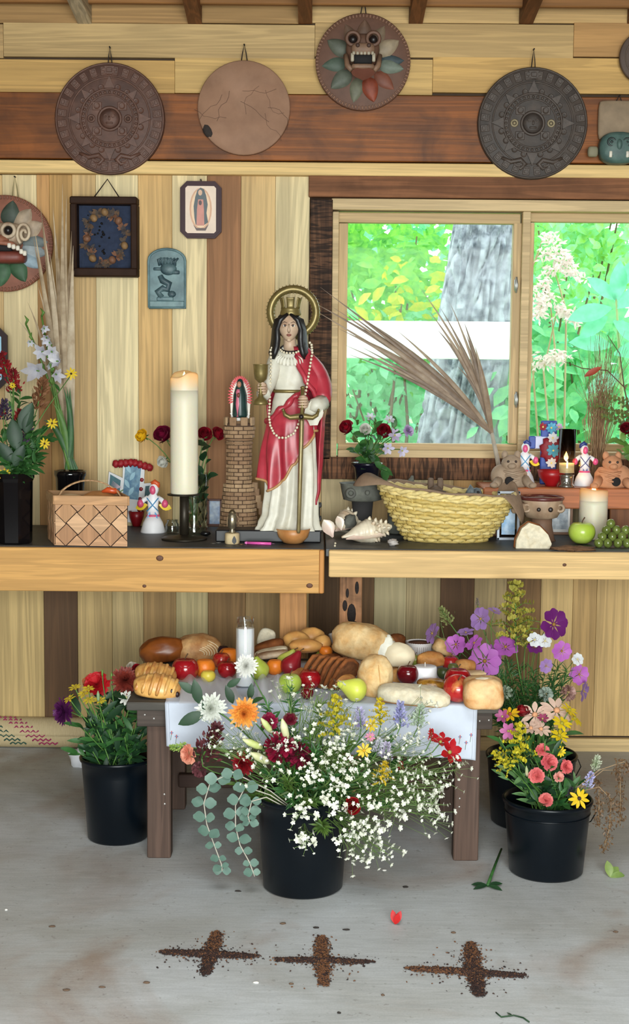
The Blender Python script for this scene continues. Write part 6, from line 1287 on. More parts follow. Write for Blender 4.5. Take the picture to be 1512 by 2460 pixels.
dancer(1263, 1168, Yk+.1, 'white dancer figurine with blue crest beside the grey jaguar', 1, .86, dc, K(1260, Yk+.12)); dancer(1402, 1168, Yk+.1, 'dancer figurine with blue crest and yellow wing behind black candle', -1, .84, (C(226, 226, 230), C(214, 80, 130), C(40, 56, 120), C(240, 210, 60), C(70, 80, 140)), K(1404, Yk+.1))
# blue cross with paper flowers
cb = K(1316, Yk+.17); s = px(Yk+.17); t = root('blue_cross', cb, 'blue painted cross decorated with red and turquoise flowers', 'cross'); blue = M(C(36, 70, 156), .5, .2, 40)
ob('upright', MB().bbox(cb+Vector((0, 0, 76*s)), (38*s, .016, 152*s), .003), blue, t, smooth=False); ob('crossbar', MB().bbox(cb+Vector((-4*s, -.002, 100*s)), (84*s, .014, 30*s), .003), M(C(196, 200, 226), .5, .1), t, smooth=False); ob('bar_end', MB().bbox(cb+Vector((-40*s, -.004, 100*s)), (16*s, .016, 30*s), .003), blue, t, smooth=False)
ob('red_flower', MB().ball(cb+Vector((6*s, -.02, 84*s)), (28*s, .014, 32*s), 22, 12, fn=lambda d: 1+.14*math.sin(9*math.atan2(d.z, d.x))), M(C(130, 14, 30), .6, .3, 120), t)
pr2 = random.Random(4)
for nm, dx, dz, sz, cc in (('turquoise_flower', 8, 82, 18, C(80, 170, 200)), ('turquoise_flower', 2, 136, 15, C(90, 176, 206)), ('white_flower', 6, 112, 15, C(232, 232, 232)), ('lilac_flower', 20, 138, 11, C(206, 170, 206)), ('white_flower', 4, 52, 14, C(232, 232, 232)), ('red_rosette', -18, 138, 11, C(160, 24, 40))):
    d_ = ob(nm, MB().ball(cb+Vector((dx*s, -.036, dz*s)), 3*s, 8, 6), M(C(226, 206, 120), .6), t); petal_ring(d_, cb+Vector((dx*s, -.037, dz*s)), (0, -1, .1), 8, sz*s, sz*.5*s, .3, cc, None, pr2, .6, .1)
rbw = K(1328, Yk+.05); ob('red_bowl', MB().lathe([(14*s, 0), (15*s, 6*s), (30*s, 22*s), (34*s, 38*s), (31*s, 38*s), (26*s, 22*s), (.1*s, 10*s)], rbw+Vector((0, .03, 0)), 24), M(C(150, 18, 24), .35), None, 'red bowl in front of the blue cross', 'bowl')
# smoked glass votive
vb = K(1361, Yk+.035); s = px(Yk+.035); t = root('votive_candle', vb, 'lit candle in dark smoked tall glass on silver foot', 'candle'); ob('foot', MB().lathe([(20*s, 0), (20*s, 4*s), (16*s, 8*s), (17*s, 26*s), (19*s, 30*s), (.1*s, 30*s)], vb, 24), M(C(170, 168, 160), .15, .1, metal=.9), t)
def smoke():
    m, n, l, b = newmat('smoked_glass'); n.remove(b); tc = n.new('ShaderNodeTexCoord'); sp_ = n.new('ShaderNodeSeparateXYZ'); l.new(tc.outputs['Generated'], sp_.inputs[0]); r_ = ramp(n, l, sp_.outputs[2], [(.3, (.95, .9, .8)), (.62, (.25, .18, .12)), (.8, (.01, .01, .01))]); t_ = n.new('ShaderNodeBsdfTransparent'); l.new(r_, t_.inputs[0]); g_ = n.new('ShaderNodeBsdfGlossy'); g_.inputs[1].default_value = .05; ms = n.new('ShaderNodeMixShader'); ms.inputs[0].default_value = .05; l.new(t_.outputs[0], ms.inputs[1]); l.new(g_.outputs[0], ms.inputs[2]); l.new(ms.outputs[0], n['Material Output'].inputs[0]); return m
ob('glass', MB().lathe([(19*s, 30*s), (20*s, 34*s), (20*s, 139*s), (18.6*s, 139*s), (18.6*s, 36*s), (.1*s, 34*s)], vb, 28, closed=False), smoke(), t); ob('wax', MB().lathe([(18*s, 35*s), (18*s, 58*s), (.1*s, 57*s)], vb, 24), wax, t)
ob('flame', MB().lathe([(.0004, 0), (5*s, 6*s), (5.5*s, 11*s), (.0004, 24*s)], vb+Vector((-2*s, 0, 62*s)), 12), flamem, t); ld = bpy.data.lights.new('candle_flame_light', 'POINT'); ld.energy = .5; ld.color = (1, .62, .25); ld.shadow_soft_size = .006; lo = bpy.data.objects.new('candle_flame_light', ld); COL.objects.link(lo); lo.parent = t; lo.location = (0, -.004, 88*s)
# grass bundle and the bouquet cut by the right edge
gb = K(1438, Yk+.17); t = root('dry_grass_bundle', gb, 'upright bundle of dry straw in front of right sash', 'dried grass'); rr = random.Random(2); gmb, gm2 = MB(), MB()
for k in range(150):
    yo = Yk+.17+rr.uniform(-.025, .025); b_ = Vector((W(1432+rr.gauss(0, 9), 1160, yo).x, yo, zk)); m_ = W(1440+rr.gauss(0, 15), 1010, yo); e_ = W(1452+rr.gauss(0, 34), rr.uniform(790, 960), yo); (gmb if k % 2 else gm2).tube([b_, m_, e_], [.0012, .001, .0005], 3)
ob('straws', gmb, M(C(176, 146, 108), .8, .2), t, kind='stuff'); ob('seed_straws', gm2, M(C(142, 108, 76), .8, .2), t, kind='stuff')
eb = K(1540, Yk+.1); sqv = root('clay_vase', eb, 'clay vase beyond the right edge holding fern and roses', 'vase'); ob('body', MB().lathe([(.03, 0), (.045, .03), (.04, .07), (.03, .09), (.026, .09), (.03, .07), (.001, .06)], eb, 20), jm, sqv); eb = eb+Vector((0, 0, .08))
fernm = leafmat(C(122, 122, 66), C(92, 96, 50), .2)
for k, (x, y) in enumerate(((1438, 975), (1470, 955), (1500, 960), (1450, 1000), (1490, 990))):
    t = root('fern_frond', eb, ('lowest olive fern frond reaching left at right edge', 'olive fern frond second from left at right edge', 'topmost olive fern frond at right edge', 'olive fern frond drooping by grass bundle', 'olive fern frond nearest the right edge')[k], 'foliage', 'olive fern fronds'); pts = curve3(eb, W(x, y, Yk+.08), (-1, -.2, .2), 10, .5); ob('stem', MB().tube(pts, .002, 5), STEMG, t); lm = MB()
    for j in range(3, 11):
        for sd in (-1, 1): lm.leaf(pts[j], (pts[j]-pts[j-1]).normalized()*.5+Vector((0, sd*.6, sd*.7)), (-.4, -1, .2), .04*(1.3-j/11), .012, .1, .2, 3)
    ob('leaflets', lm, fernm, t, kind='stuff')
flower('rose', 'rose', 'red rose at the right picture edge above clay jaguar', eb, W(1506, 1030, Yk+.05), (-.4, -.8, .3), 20*px(Yk), RED, leaves=3, leafL=.07, leafm=LEAFL)
t = root('dry_twig', eb, 'bare twig with one red autumn leaf before right sash', 'twig'); ob('twig', MB().tube([eb, W(1500, 930, Yk+.12), W(1460, 890, Yk+.12), W(1400, 885, Yk+.12), W(1356, 868, Yk+.12)], [.003, .0025, .002, .0018, .001], 5).tube([W(1500, 930, Yk+.12), W(1490, 850, Yk+.12), W(1460, 805, Yk+.12)], [.0022, .0018, .001], 5), M(C(96, 66, 48), .8), t); ob('leaf', MB().leaf(W(1446, 882, Yk+.11), (-1, -.1, -.5), (0, -1, .3), .075, .024, .2, .2, 6), leafmat(C(176, 70, 40), C(140, 50, 30)), t)
greens('broad_leaf_sprig', ['green leaf sprig low at the right edge', 'green leaf sprig beside the red rose, right edge'], eb, [W(1490, 1090, Yk+.03), W(1480, 1050, Yk+.03)], .07, .5, LEAFL, n=5, seed=31)
# lower front of the right table
pb2 = A(1300, 1298); s = px(pb2.y); zt_ = W(1300, 1192, pb2.y).z-ZT; t = root('clay_pedestal_bowl', pb2, 'clay bowl with maroon rim and animal face on pedestal foot', 'bowl'); clm = M(C(176, 150, 124), .5, .25, 24, col2=C(146, 116, 92), cover=.62)
ob('foot', MB().lathe([(36*s, 0), (33*s, 4*s), (26*s, zt_*.35), (26*s, zt_-52*s), (.1*s, zt_-52*s)], pb2, 22), M(C(120, 90, 72), .6, .25, 24), t); ob('bowl', MB().lathe([(26*s, zt_-54*s), (38*s, zt_-50*s), (47*s, zt_-34*s), (50*s, zt_-10*s), (50*s, zt_-4*s), (45*s, zt_-4*s), (38*s, zt_-20*s), (.1*s, zt_-20*s)], pb2, 30), clm, t); ob('rim', MB().torus(pb2+Vector((0, 0, zt_-4*s)), 49*s, 5*s, 36, 8), M(C(96, 46, 42), .3), t)
for dx, dz, r_ in ((-14, -28, 5), (14, -28, 6)): ob('eye', MB().ball(pb2+Vector((dx*s, -48*s, zt_+dz*s)), (r_*s, 3*s, r_*s), 10, 6), M(C(40, 30, 26), .4), t)
for sd in (-1, 1): ob('ear', MB().torus(pb2+Vector((sd*40*s, -30*s, zt_-26*s)), 8*s, 4*s, 14, 6, rot=RY), clm, t)
ob('snout', MB().tube([pb2+Vector((-46*s, -22*s, zt_-26*s)), pb2+Vector((-66*s, -34*s, zt_-30*s)), pb2+Vector((-76*s, -36*s, zt_-34*s))], [14*s, 10*s, 5*s], 10), clm, t)
def framed(label, x, yb, w, h, Y, fcol, pcol, pcol2, mat_=True):
    b = base_at(x, yb, Y); s = px(Y); H = W(x, yb-h, Y).z-ZT; t = root('photo_frame', b, label, 'picture')
    for c_, d_ in (((0, 3*s), (w*s, 6*s)), ((0, H-3*s), (w*s, 6*s)), ((-(w/2-3)*s, H/2), (6*s, H)), (((w/2-3)*s, H/2), (6*s, H))): ob('frame_bar', MB().bbox(b+Vector((c_[0], 0, c_[1])), (d_[0], .014, d_[1]), .0015), M(fcol, .5, .2, 30), t, smooth=False)
    if mat_: ob('mount', MB().box(b+Vector((0, .002, H/2)), ((w-8)*s, .003, H-8*s)), M(C(226, 224, 220), .6), t, smooth=False)
    ob('photo', MB().box(b+Vector((0, -.001, H/2)), ((w-22)*s, .003, H-26*s)), M(pcol, .4, .3, 50, col2=pcol2), t, smooth=False)
framed('tan wooden framed photo standing behind the pedestal bowl', 1340, 1300, 70, 116, A(1350, 1288).y+.05, C(150, 112, 86), C(150, 160, 170), C(206, 210, 214)); framed('pale blue photo card leaning behind the wicker basket', 1222, 1240, 54, 60, 5.2, C(196, 206, 220), C(120, 170, 214), C(180, 206, 230), False)
c0 = A(1428, 1296)+Vector((0, .03, 0)); s = px(c0.y); Hh = W(1428, 1172, c0.y).z-ZT; candle('pillar_candle', 'short thick lit ivory pillar candle behind the green apple', c0, 34*s, Hh, lambda q: .009*smoothstep((math.cos(q-.2)+.1)/1.0)+.003*math.sin(3*q), .034, .042, 1.5)
ga = A(1402, 1310)+Vector((0, .035, 0)); r_ = 32.5*px(ga.y); apple('green_apple', 'glossy pale green apple in front of the short candle', ga+Vector((0, 0, r_*.86)), r_, greenA, squash=.86)
bk_ = A(1380, 1324); ob('bark_piece', MB().ball(bk_+Vector((0, .02, .007)), (50*px(bk_.y), .03, .009), 26, 10, fn=blobfn(9, .6, 3)), M(C(110, 78, 52), .95, .4, 60, bmp=1.0), None, 'thin brown bark strip lying before the green apple', 'bark')
wg = A(1283, 1318); s = px(wg.y); prof = [(-43, 0), (40, 0), (43, 12), (34, 34), (14, 54), (-12, 62), (-30, 48), (-42, 20)]; t = root('bread_wedge', wg, 'pale cut bread wedge with brown crust on the right table', 'bread')
ob('crumb', MB().slab([(a_*s, b_*s) for a_, b_ in prof], (0, .06, 0), wg, X, Z_), CRUMB, t, smooth=False); ob('crust', MB().tube([wg+Vector((a_*s, .03, b_*s)) for a_, b_ in prof[2:]+prof[:1]], [.005]*7, 8), CRB, t)
rr = random.Random(12); gsrc = None; gm = M(C(92, 106, 44), .15, .3, 60, col2=C(120, 134, 66), spec=.6, sss=.1); spots = [(1440, 1312, 0), (1462, 1313, 0), (1486, 1314, 0), (1508, 1313, 0), (1450, 1298, 1), (1474, 1300, 1), (1498, 1300, 1), (1462, 1285, 2), (1486, 1287, 2), (1522, 1305, 1), (1508, 1288, 2), (1474, 1276, 3), (1530, 1314, 0), (1540, 1300, 1)]
for k, (x, y, lv) in enumerate(spots):
    p = A(x, 1316); p = Vector((W(x, y, p.y).x, p.y+.008+.012*lv, ZT+.0155+.0215*lv)); o = ob('grape', MB().ball(p, (.0158, .0158, .0172), 14, 10, rot=Matrix.Rotation(rr.uniform(-.5, .5), 3, 'X')), gm, None, 'olive green grape in heap at the right end of the table', 'grape', 'grapes heaped at the right of the table')
ds = A(1500, 1290); ob('dark_stone', MB().ball(ds+Vector((.02, .05, .05)), (.04, .02, .05), 18, 12, fn=blobfn(5, .2, 3)), M(C(74, 72, 74), .6, .3, 60, bmp=.6), None, 'dark carved stone behind the grapes', 'stone')
# ------------------------------------------------------------------ low bench in front
YL = F(380, 2063).y; YE = YL-.05; ZB = W(330, 1688, YE).z; BD = .68
bx0, bx1 = W(303, 1690, YE).x, W(1204, 1690, YE).x
grey = woodmat('X', .5, .75, blotch=.2); legm = woodmat('Z', .45, .7); GW1, GW2 = C(86, 82, 76), C(92, 72, 62)
t = root('low_bench', ((bx0+bx1)/2, YL+.3, 0), 'low weathered wooden bench carrying the bread and fruit', 'bench')
for k in range(4): ob('top_plank', MB().bbox(((bx0+bx1)/2, YE+.085+.17*k, ZB-.0125), (bx1-bx0-.004*(k % 2), .166, .025), .003), grey, t, smooth=False, color=tuple(v*(1+.06*((k*3) % 4-1)) for v in GW1))
ax0, ax1 = W(331, 1725, YL).x, W(1182, 1725, YL).x; za = W(331, 1741, YL).z
for yy in (YL-.022, YL+BD-.1): ob('apron', MB().bbox(((ax0+ax1)/2, yy+.011, (ZB-.026+za)/2), (ax1-ax0, .022, ZB-.026-za), .002), grey, t, smooth=False, color=C(80, 70, 64))
for xa, xb in ((353, 410), (1093, 1153)):
    p, q = W(xa, 1900, YL).x, W(xb, 1900, YL).x
    for yy in (YL+.004, YL+BD-.19): ob('leg', MB().bbox(((p+q)/2, yy+.03, (ZB-.026)/2), (q-p, .06, ZB-.026), .003), legm, t, smooth=False, color=GW2)
    ob('side_rail', MB().bbox(((p+q)/2, YL+.28, ZB-.06), (.025, BD-.2, .07), .002), grey, t, smooth=False, color=C(96, 80, 72))
zs = W(460, 1868, YL+.5).z; ob('stretcher', MB().bbox(((ax0+ax1)/2, YL+.47, zs), (ax1-ax0-.16, .03, .045), .003), grey, t, smooth=False, color=C(84, 62, 54))
for x, y, Yn in ((348, 1717, YL-.023), (370, 1726, YL-.023), (395, 1908, YL+.003), (396, 1931, YL+.003), (1153, 1732, YL-.023), (1175, 1730, YL-.023), (1105, 1918, YL+.003), (1104, 1938, YL+.003)):
    p = W(x, y, Yn); ob('nail_head', MB().lathe([(.0034, 0), (.003, .0015), (.0005, .002)], p, 8, rot=RY), M(C(190, 186, 180), .4, metal=.6), t)
# white cloth
cx0, cx1 = W(397, 1690, YE).x, W(1147, 1690, YE).x; clothm = M(C(186, 193, 206), .85, .05, 30, bmp=.12)
def cl(u, v):
    x = cx0+(cx1-cx0)*u; w_ = .004*math.sin(u*23)+.003*math.sin(u*51+1)
    if v < .6: f = v/.6; return Vector((x+.01*(1-f)*math.sin(u*9), YE+.6-.6*f+.006*math.sin(u*17)*(1-f), ZB+.002+.0025*(1+math.sin(u*31+f*9))*(f < .95)))
    f = (v-.6)/.4; dr = .128+.04*u**2+.006*math.sin(u*12); return Vector((x+.004*math.sin(u*7)*f+.012*(u-.5)*f*-1, YE-.005-.004*(1-f)-abs(w_)*2*f-.012*f, ZB+.002-dr*f))
t = root('white_cloth', ((cx0+cx1)/2, YE, ZB), 'white embroidered cloth runner hanging over the bench front', 'tablecloth'); o = ob('runner', MB().grid(cl, 90, 60), clothm, t); o.modifiers.new('th', 'SOLIDIFY').thickness = .001
for u_, v_ in ((.965, .9), (.945, .86), (.98, .84), (.03, .93), (.015, .9), (.35, .86), (.37, .9)):
    p = cl(u_, v_)+Vector((0, -.002, 0)); g_ = ob('embroidered_sprig', MB().tube([p-Vector((0, 0, .012)), p+Vector((.003, 0, .01))], .0006, 4), M(C(96, 130, 90), .9), t)
    for k in range(4): ob('stitched_petal', MB().leaf(p+Vector((.003, -.0005, .01)), (math.cos(k*1.57), 0, math.sin(k*1.57)), (0, -1, 0), .006, .004, 0, 0, 2), M(C(196, 90, 90) if k % 2 else C(110, 130, 170), .9), g_)
for u_ in (.012, .988): ob('hem_stitching', MB().tube([cl(u_, .6+.4*k/20)+Vector((0, -.0015, 0)) for k in range(21)], .0007, 4), M(C(190, 194, 206), .9), t)
# ------------------------------------------------------------------ bread and fruit
def B(cx, cy, rz, e=0.0): return F(cx, cy, ZB+.004+e+rz)
PXB = px(4.55)*1.07
def item(label, cx, cy, rx, rz, m, e=0.0, ry=None, **k): 
    r = (rx*PXB, (ry or rx*.8)*PXB, rz*PXB); c = B(cx, cy, r[2]*k.get('flatb', .55), e); return loaf(k.pop('name', 'bread_roll'), label, c, r, m, **k)+(c, r)
past = crust(C(226, 176, 100), C(170, 96, 40), .55, 14, .35, .3, .6)
for lab, cx, cy, rx, rz, e, dots in (('golden chocolate pastry at the front left bench corner', 377, 1653, 52, 30, 0, ((34, 2), (46, -5))), ('second golden chocolate pastry behind the front one', 374, 1622, 47, 27, .012, ((20, 4), (40, -6)))):
    t, rt, c, r = item(lab, cx, cy, rx, rz, past, e, 34, name='chocolate_pastry', tilt=.1, sq=2.3, amp=.06)
    for k in range(6):
        a = -.8+.3*k; ob('pastry_fold', MB().tube([c+rt @ Vector((r[0]*(a+.1*math.sin(q)), -r[1]*math.cos(q)*1.0*math.sqrt(max(.1, 1-a*a)), r[2]*math.sin(q)*1.0*math.sqrt(max(.1, 1-a*a)))) for q in [(-.3+.24*j) for j in range(10)]], [.004]+[.0065]*8+[.003], 6), past, t)
    for dx, dz in dots: ob('chocolate_stick', MB().ball(c+rt @ Vector((dx*PXB, -r[1]*.72 if dx < 40 else -r[1]*.5, dz*PXB)), (.0075, .006, .009), 10, 8), M(C(40, 14, 16), .4), t)
item('glossy brown loaf at the back left of the bench', 392, 1566, 58, 36, crust(C(150, 84, 34), C(106, 52, 20), .55, 9, .3, .1, .35), 0, 40, name='brown_loaf', tilt=-.12, seed=3, sq=2.3)
t, rt, c, r = item('round rustic loaf with swirled flour rings', 474, 1562, 60, 38, crust(C(168, 112, 62), C(206, 164, 112), .5, 20), 0, 46, name='rustic_loaf', seed=5, sq=2.4, yaw=.3)
for k in range(7): 
    a = .25+.1*k; ob('flour_ring', MB().tube([c+Vector((r[0]*(a*math.cos(q)*1.0+.1), -r[1]*math.sqrt(max(.05, 1-a*a))*1.0, r[2]*(a*math.sin(q)*.95+.0))) for q in [(-.3+.19*j) for j in range(20)]], .0016, 5), M(C(226, 206, 170), .9), t)
ob('cut_face', MB().ball(c+Vector((-r[0]*.5, -r[1]*.86, -r[2]*.52)), (.022, .012, .014), 14, 8, fn=blobfn(2, .3)), CRUMB, t)
def fruit(label, cx, cy, r, m, e=0.0, **k):
    rr_ = r*PXB; sq_ = k.get('squash', .92); c = B(cx, cy, rr_*(sq_ if not k.get('pear') else 1.0), e); return apple(k.pop('name', 'apple'), label, c, rr_, m, k.pop('cat', 'apple'), **k)
tl_ = lambda x, y=0: Matrix.Rotation(y, 3, 'Y') @ Matrix.Rotation(x, 3, 'X')
fruit('large red apple with pale patch beside the front pastry', 445, 1609, 31, M(C(150, 18, 28), .16, .25, 10, col2=C(210, 150, 100), cover=.7, spec=.6))
fruit('orange just right of the large red apple', 492, 1605, 24, orangeM, name='orange', cat='orange', squash=.95, stalk=False)
fruit('bright orange at back beside glass candle', 549, 1578, 24, orangeM, .0, name='orange', cat='orange', squash=.95, stalk=False)
fruit('red and yellow apple behind the glass candle, left', 532, 1586, 21, redB, .004); fruit('dark red apple touching the glass candle at left', 546, 1608, 22, redA); fruit('yellow lemon under the orange beside red apple', 500, 1624, 17, yelM, name='lemon', cat='lemon', squash=.8, stalk=False)
fruit('near black plum at the back left of glass candle', 537, 1563, 14, M(C(40, 20, 30), .25), .02, name='plum', cat='plum')
fruit('green pear just right of the glass candle', 622, 1607, 24, pearG, name='pear', cat='pear', pear=True, rot=tl_(.5, -.2)); fruit('small orange between pear and tissue', 661, 1602, 20, orangeM, name='orange', cat='orange', squash=.95, stalk=False)
fruit('green pear leaning behind the red pear', 688, 1588, 22, pearG, name='pear', cat='pear', pear=True, rot=tl_(.1, .6)); fruit('dark red pear tilted with its stalk up right', 700, 1598, 25, pearR, name='pear', cat='pear', pear=True, rot=tl_(-.1, .55))
fruit('deep red apple in front of the dark sliced loaf', 744, 1632, 25, redA); fruit('small wine red apple below the deep red one', 738, 1665, 14, darkA); fruit('bumpy green apple at front among white blossoms', 697, 1642, 25, M(C(176, 196, 84), .4, .2, 30, col2=C(150, 176, 60)))
fruit('orange peeking out above the dark sliced loaf', 783, 1566, 16, orangeM, .03, name='orange', cat='orange', stalk=False)
fruit('yellow green pear in front of the long roll', 852, 1656, 26, M(C(206, 212, 84), .35, .15, 24), name='pear', cat='pear', pear=True, rot=tl_(.1, -1.2)); fruit('dark red apple behind the white pillar candle', 980, 1620, 25, darkA, .004)
fruit('red apple half hidden behind buns at back right', 1083, 1594, 20, redB, .01); fruit('large red apple stacked behind the front one', 1100, 1633, 29, redA, .018); fruit('large glossy russet red apple at front right', 1100, 1654, 31, redB, rot=tl_(.5))
fruit('dark green avocado right of the white candle', 1066, 1617, 15, M(C(62, 74, 36), .35, .25, 60), .01, name='avocado', cat='avocado', stalk=False); fruit('small olive green lime above the stacked apple', 1089, 1604, 12, M(C(90, 96, 46), .4), .04, name='lime', cat='lime', stalk=False); fruit('green apple behind the round white roll', 998, 1586, 16, M(C(140, 150, 60), .3), .016)
# bread on the right half
t, rt, c, r = item('big pale loaf torn open at its right end', 872, 1546, 74, 46, CRW, .045, 48, name='torn_loaf', tilt=.22, seed=7, sq=2.6, flatb=.7)
ob('torn_crumb', MB().ball(c+rt @ Vector((r[0]*.7, -r[1]*.42, -r[2]*.05)), (r[0]*.34, r[1]*.62, r[2]*.84), 24, 16, fn=blobfn(7, .2, 3), rot=rt), M(C(236, 234, 220), .95, .1, 50, bmp=.8), t)
for k in range(3): ob('score', MB().tube([c+rt @ Vector((r[0]*(-.6+.4*k+.14*j), -r[1]*(.2+.12*j), r[2]*math.sqrt(max(.02, 1-(-.6+.4*k+.14*j)**2*.6-(.2+.12*j)**2)))) for j in range(5)], .0022, 5), M(C(232, 208, 160), .8), t)
def bun(label, cx, cy, rx, rz, m, e=0.0, **k): return item(label, cx, cy, rx, rz, m, e, **k)
t, rt, c, r = bun('long floury roll standing tilted at centre front', 901, 1624, 39, 48, CRW, 0, ry=34, tilt=.12, seed=9, sq=2.2, flatb=.9); ob('seam', MB().tube([c+Vector((r[0]*(.15+.1*math.sin(j*.4)), -r[1]*math.cos((j-5)*.26)*1.02, r[2]*math.sin((j-5)*.26)*.95)) for j in range(11)], .002, 5), M(C(196, 150, 92), .8), t)
bun('round white roll right of the torn loaf', 957, 1579, 38, 33, M(C(236, 222, 190), .7, .1, 14, bmp=.2, col2=C(226, 200, 154), cover=.64), .03, ry=32, seed=11, sq=2.1)
bun('pale roll leaning at the back right of the pile', 1069, 1558, 30, 22, CRW, .045, ry=26, tilt=.35, seed=12); bun('golden bun cut in half, above white candle', 1036, 1586, 33, 20, CRG, .03, ry=26, seed=13); bun('golden brown bun behind the stacked apples', 1117, 1600, 26, 16, CRG, .02, seed=14)
bun('small golden bun touching the dark red apple', 956, 1626, 22, 18, CRG, 0, seed=15); bun('golden bun behind the yellow green pear', 822, 1636, 30, 17, CRG, .012, seed=16); bun('grey floury bread end behind the long roll', 858, 1602, 16, 22, crust(C(206, 190, 168), C(170, 140, 112)), .0, seed=17)
t, rt, c, r = bun('square floury ciabatta at the front right corner', 1161, 1665, 42, 34, crust(C(226, 196, 148), C(192, 130, 72), .5, 12, .85, .6, .15), 0, ry=36, sq=4.0, seed=18, amp=.07, flatb=.85)
ob('floury_ridge', MB().ball(c+Vector((0, -r[1]*.3, r[2]*.86)), (r[0]*.55, r[1]*.4, r[2]*.2), 16, 8, fn=blobfn(6, .3, 3)), M(C(232, 218, 190), .95, .15, 60), t)
bun('small brown roll behind the dark sliced loaf', 800, 1592, 26, 20, CRB, .01, seed=31); bun('golden bun under the round white roll', 938, 1606, 24, 16, CRG, .0, seed=32); bun('brown roll peeking between red apple and orange', 516, 1598, 18, 14, CRG, .0, seed=33); bun('pale bun behind the green pear at left', 600, 1590, 18, 18, CRW, .0, seed=34); bun('golden roll behind the deep red apple', 715, 1618, 20, 14, CRG, .0, seed=35)
fruit('red apple between the torn loaf and sliced loaf', 842, 1612, 19, redA, .0); fruit('orange under the big pale torn loaf', 890, 1592, 17, orangeM, .0, name='orange', cat='orange', stalk=False); fruit('green apple at back behind the knotted buns', 775, 1578, 17, greenA, .0)
# golden knotted bun cluster
t = root('knotted_bun', B(738, 1540, .0, .05)-Vector((0, 0, .02)), 'golden braided bun cluster behind the red pear', 'bread')
for cx, cy, rx, rz in ((712, 1537, 32, 22), (750, 1530, 34, 24), (735, 1552, 40, 17), (775, 1545, 22, 20)): ob('braid_lobe', MB().ball(B(cx, cy, .02, .05), (rx*PXB, 26*PXB, rz*PXB), 20, 12, fn=blobfn(cx, .1)), crust(C(222, 170, 100), C(190, 120, 60), .56, 9, .4, .1), t)
# sliced breads
def slices(label, name, x0, y0, dx, dy, n, w, h, lean, m, e, cr, th=.011):
    t = root(name, B(x0, y0, h*PXB, e)-Vector((0, 0, h*PXB)), label, 'bread')
    for k in range(n):
        c = B(x0+dx*k, y0+dy*k, h*PXB*.9, e); rt = Matrix.Rotation(lean+.05*((k*7) % 3), 3, 'Y') @ Matrix.Rotation(-.35, 3, 'Z'); poly = [(-w, -h), (w, -h), (w*1.05, h*.2), (w*.75, h*.85), (0, h), (-w*.75, h*.85), (-w*1.05, h*.2)]
        ux, uy = rt @ Vector((.45, 1, 0)).normalized(), rt @ Vector((0, 0, 1)); nn = ux.cross(uy)
        s_ = ob('slice', MB().slab([(a*PXB, b*PXB) for a, b in poly], nn*th, c, ux, uy), m, t, smooth=False); ob('slice_crust', MB().tube([c+nn*th*.5+ux*a*PXB+uy*b*PXB for a, b in poly+poly[:1]], th*.62, 6), cr, s_)
slices('dark crusted sliced loaf fanned at the bench centre', 'sliced_loaf', 752, 1608, 15, 2, 6, 28, 36, .38, crust(C(130, 84, 50), C(92, 52, 28), .5, 30, .7, .6), .004, CRB)
t = root('bread_slices', B(648, 1560, .0, .03), 'pale sourdough slices stacked right of the glass candle', 'bread')
for k, (cx, cy, rx, ry_, rz, ti, m_) in enumerate(((640, 1534, 22, 12, 26, .3, CRUMB), (646, 1553, 38, 24, 14, -.3, CRB), (652, 1566, 40, 26, 9, -.2, CRUMB), (655, 1572, 38, 24, 8, -.15, crust(C(196, 176, 150), C(150, 110, 76))))):
    ob('slice', MB().ball(B(cx, cy, .0, .045), (rx*PXB, ry_*PXB, rz*PXB), 22, 12, rot=Matrix.Rotation(ti, 3, 'Y'), fn=lambda d: (abs(d.x)**3+abs(d.y)**3+abs(d.z)**3)**(-1/3)), m_, t)
fb = B(995, 1672, .02); t, rt = loaf('flat_slice', 'large pale flat bread slice lying at front right', fb, (78*PXB, 40*PXB, 22*PXB), CRUMB, tilt=.09, seed=20, sq=3.2, amp=.05); ob('slice_crust', MB().tube([fb+rt @ Vector((78*PXB*math.cos(q)*.98, -41*PXB*math.sin(q)*.6, -12*PXB)) for q in [.1+.29*j for j in range(11)]], .006, 7), CRG, t)
t = root('muffin', B(1008, 1560, .0, .04), 'chocolate muffin in white pleated paper at the back', 'muffin'); c = B(1008, 1564, .0, .045); ob('cake', MB().lathe([(24*PXB, -18*PXB), (30*PXB, 14*PXB), (26*PXB, 22*PXB), (.001, 25*PXB)], c, 24), M(C(84, 50, 34), .8, .3, 60, bmp=.5), t); ob('paper_case', MB().lathe([(25*PXB, -18*PXB), (32*PXB, 20*PXB), (33*PXB, 23*PXB)], c, 72, closed=False, fn=lambda q, i: 1+.05*math.cos(36*q)), M(C(206, 200, 198), .8), t)
t = root('muffin', B(830, 1524, .0, .06), 'dark muffin in white paper behind the torn loaf', 'muffin'); c = B(822, 1528, .0, .07); ob('cake', MB().ball(c, (20*PXB, 18*PXB, 16*PXB), 16, 10, fn=blobfn(3, .3, 3)), CRB, t); ob('paper_case', MB().lathe([(14*PXB, -22*PXB), (24*PXB, 4*PXB)], c+Vector((-.012, 0, 0)), 48, closed=False, fn=lambda q, i: 1+.06*math.cos(24*q)), M(C(230, 228, 224), .8), t)
bun('dark rye bread end behind the torn loaf at right', 954, 1540, 22, 18, CRB, .045, seed=22)
item('glazed fruit pastry with yellow filling by front apple', 1038, 1648, 34, 17, crust(C(206, 150, 52), C(92, 48, 20), .5, 26, .25, .4, .6), 0, 24, name='fruit_pastry', seed=23)
t = root('cracker_stack', B(1140, 1626, .0), 'thin pale crackers behind the ciabatta', 'cracker')
for k in range(3): ob('cracker', MB().bbox(B(1136+3*k, 1634-9*k, .006, .01*k), (42*PXB, .05, .007), .002, rot=Matrix.Rotation(.12*k, 3, 'Z')), M(C(236, 206, 160), .8, .15, 40), t)
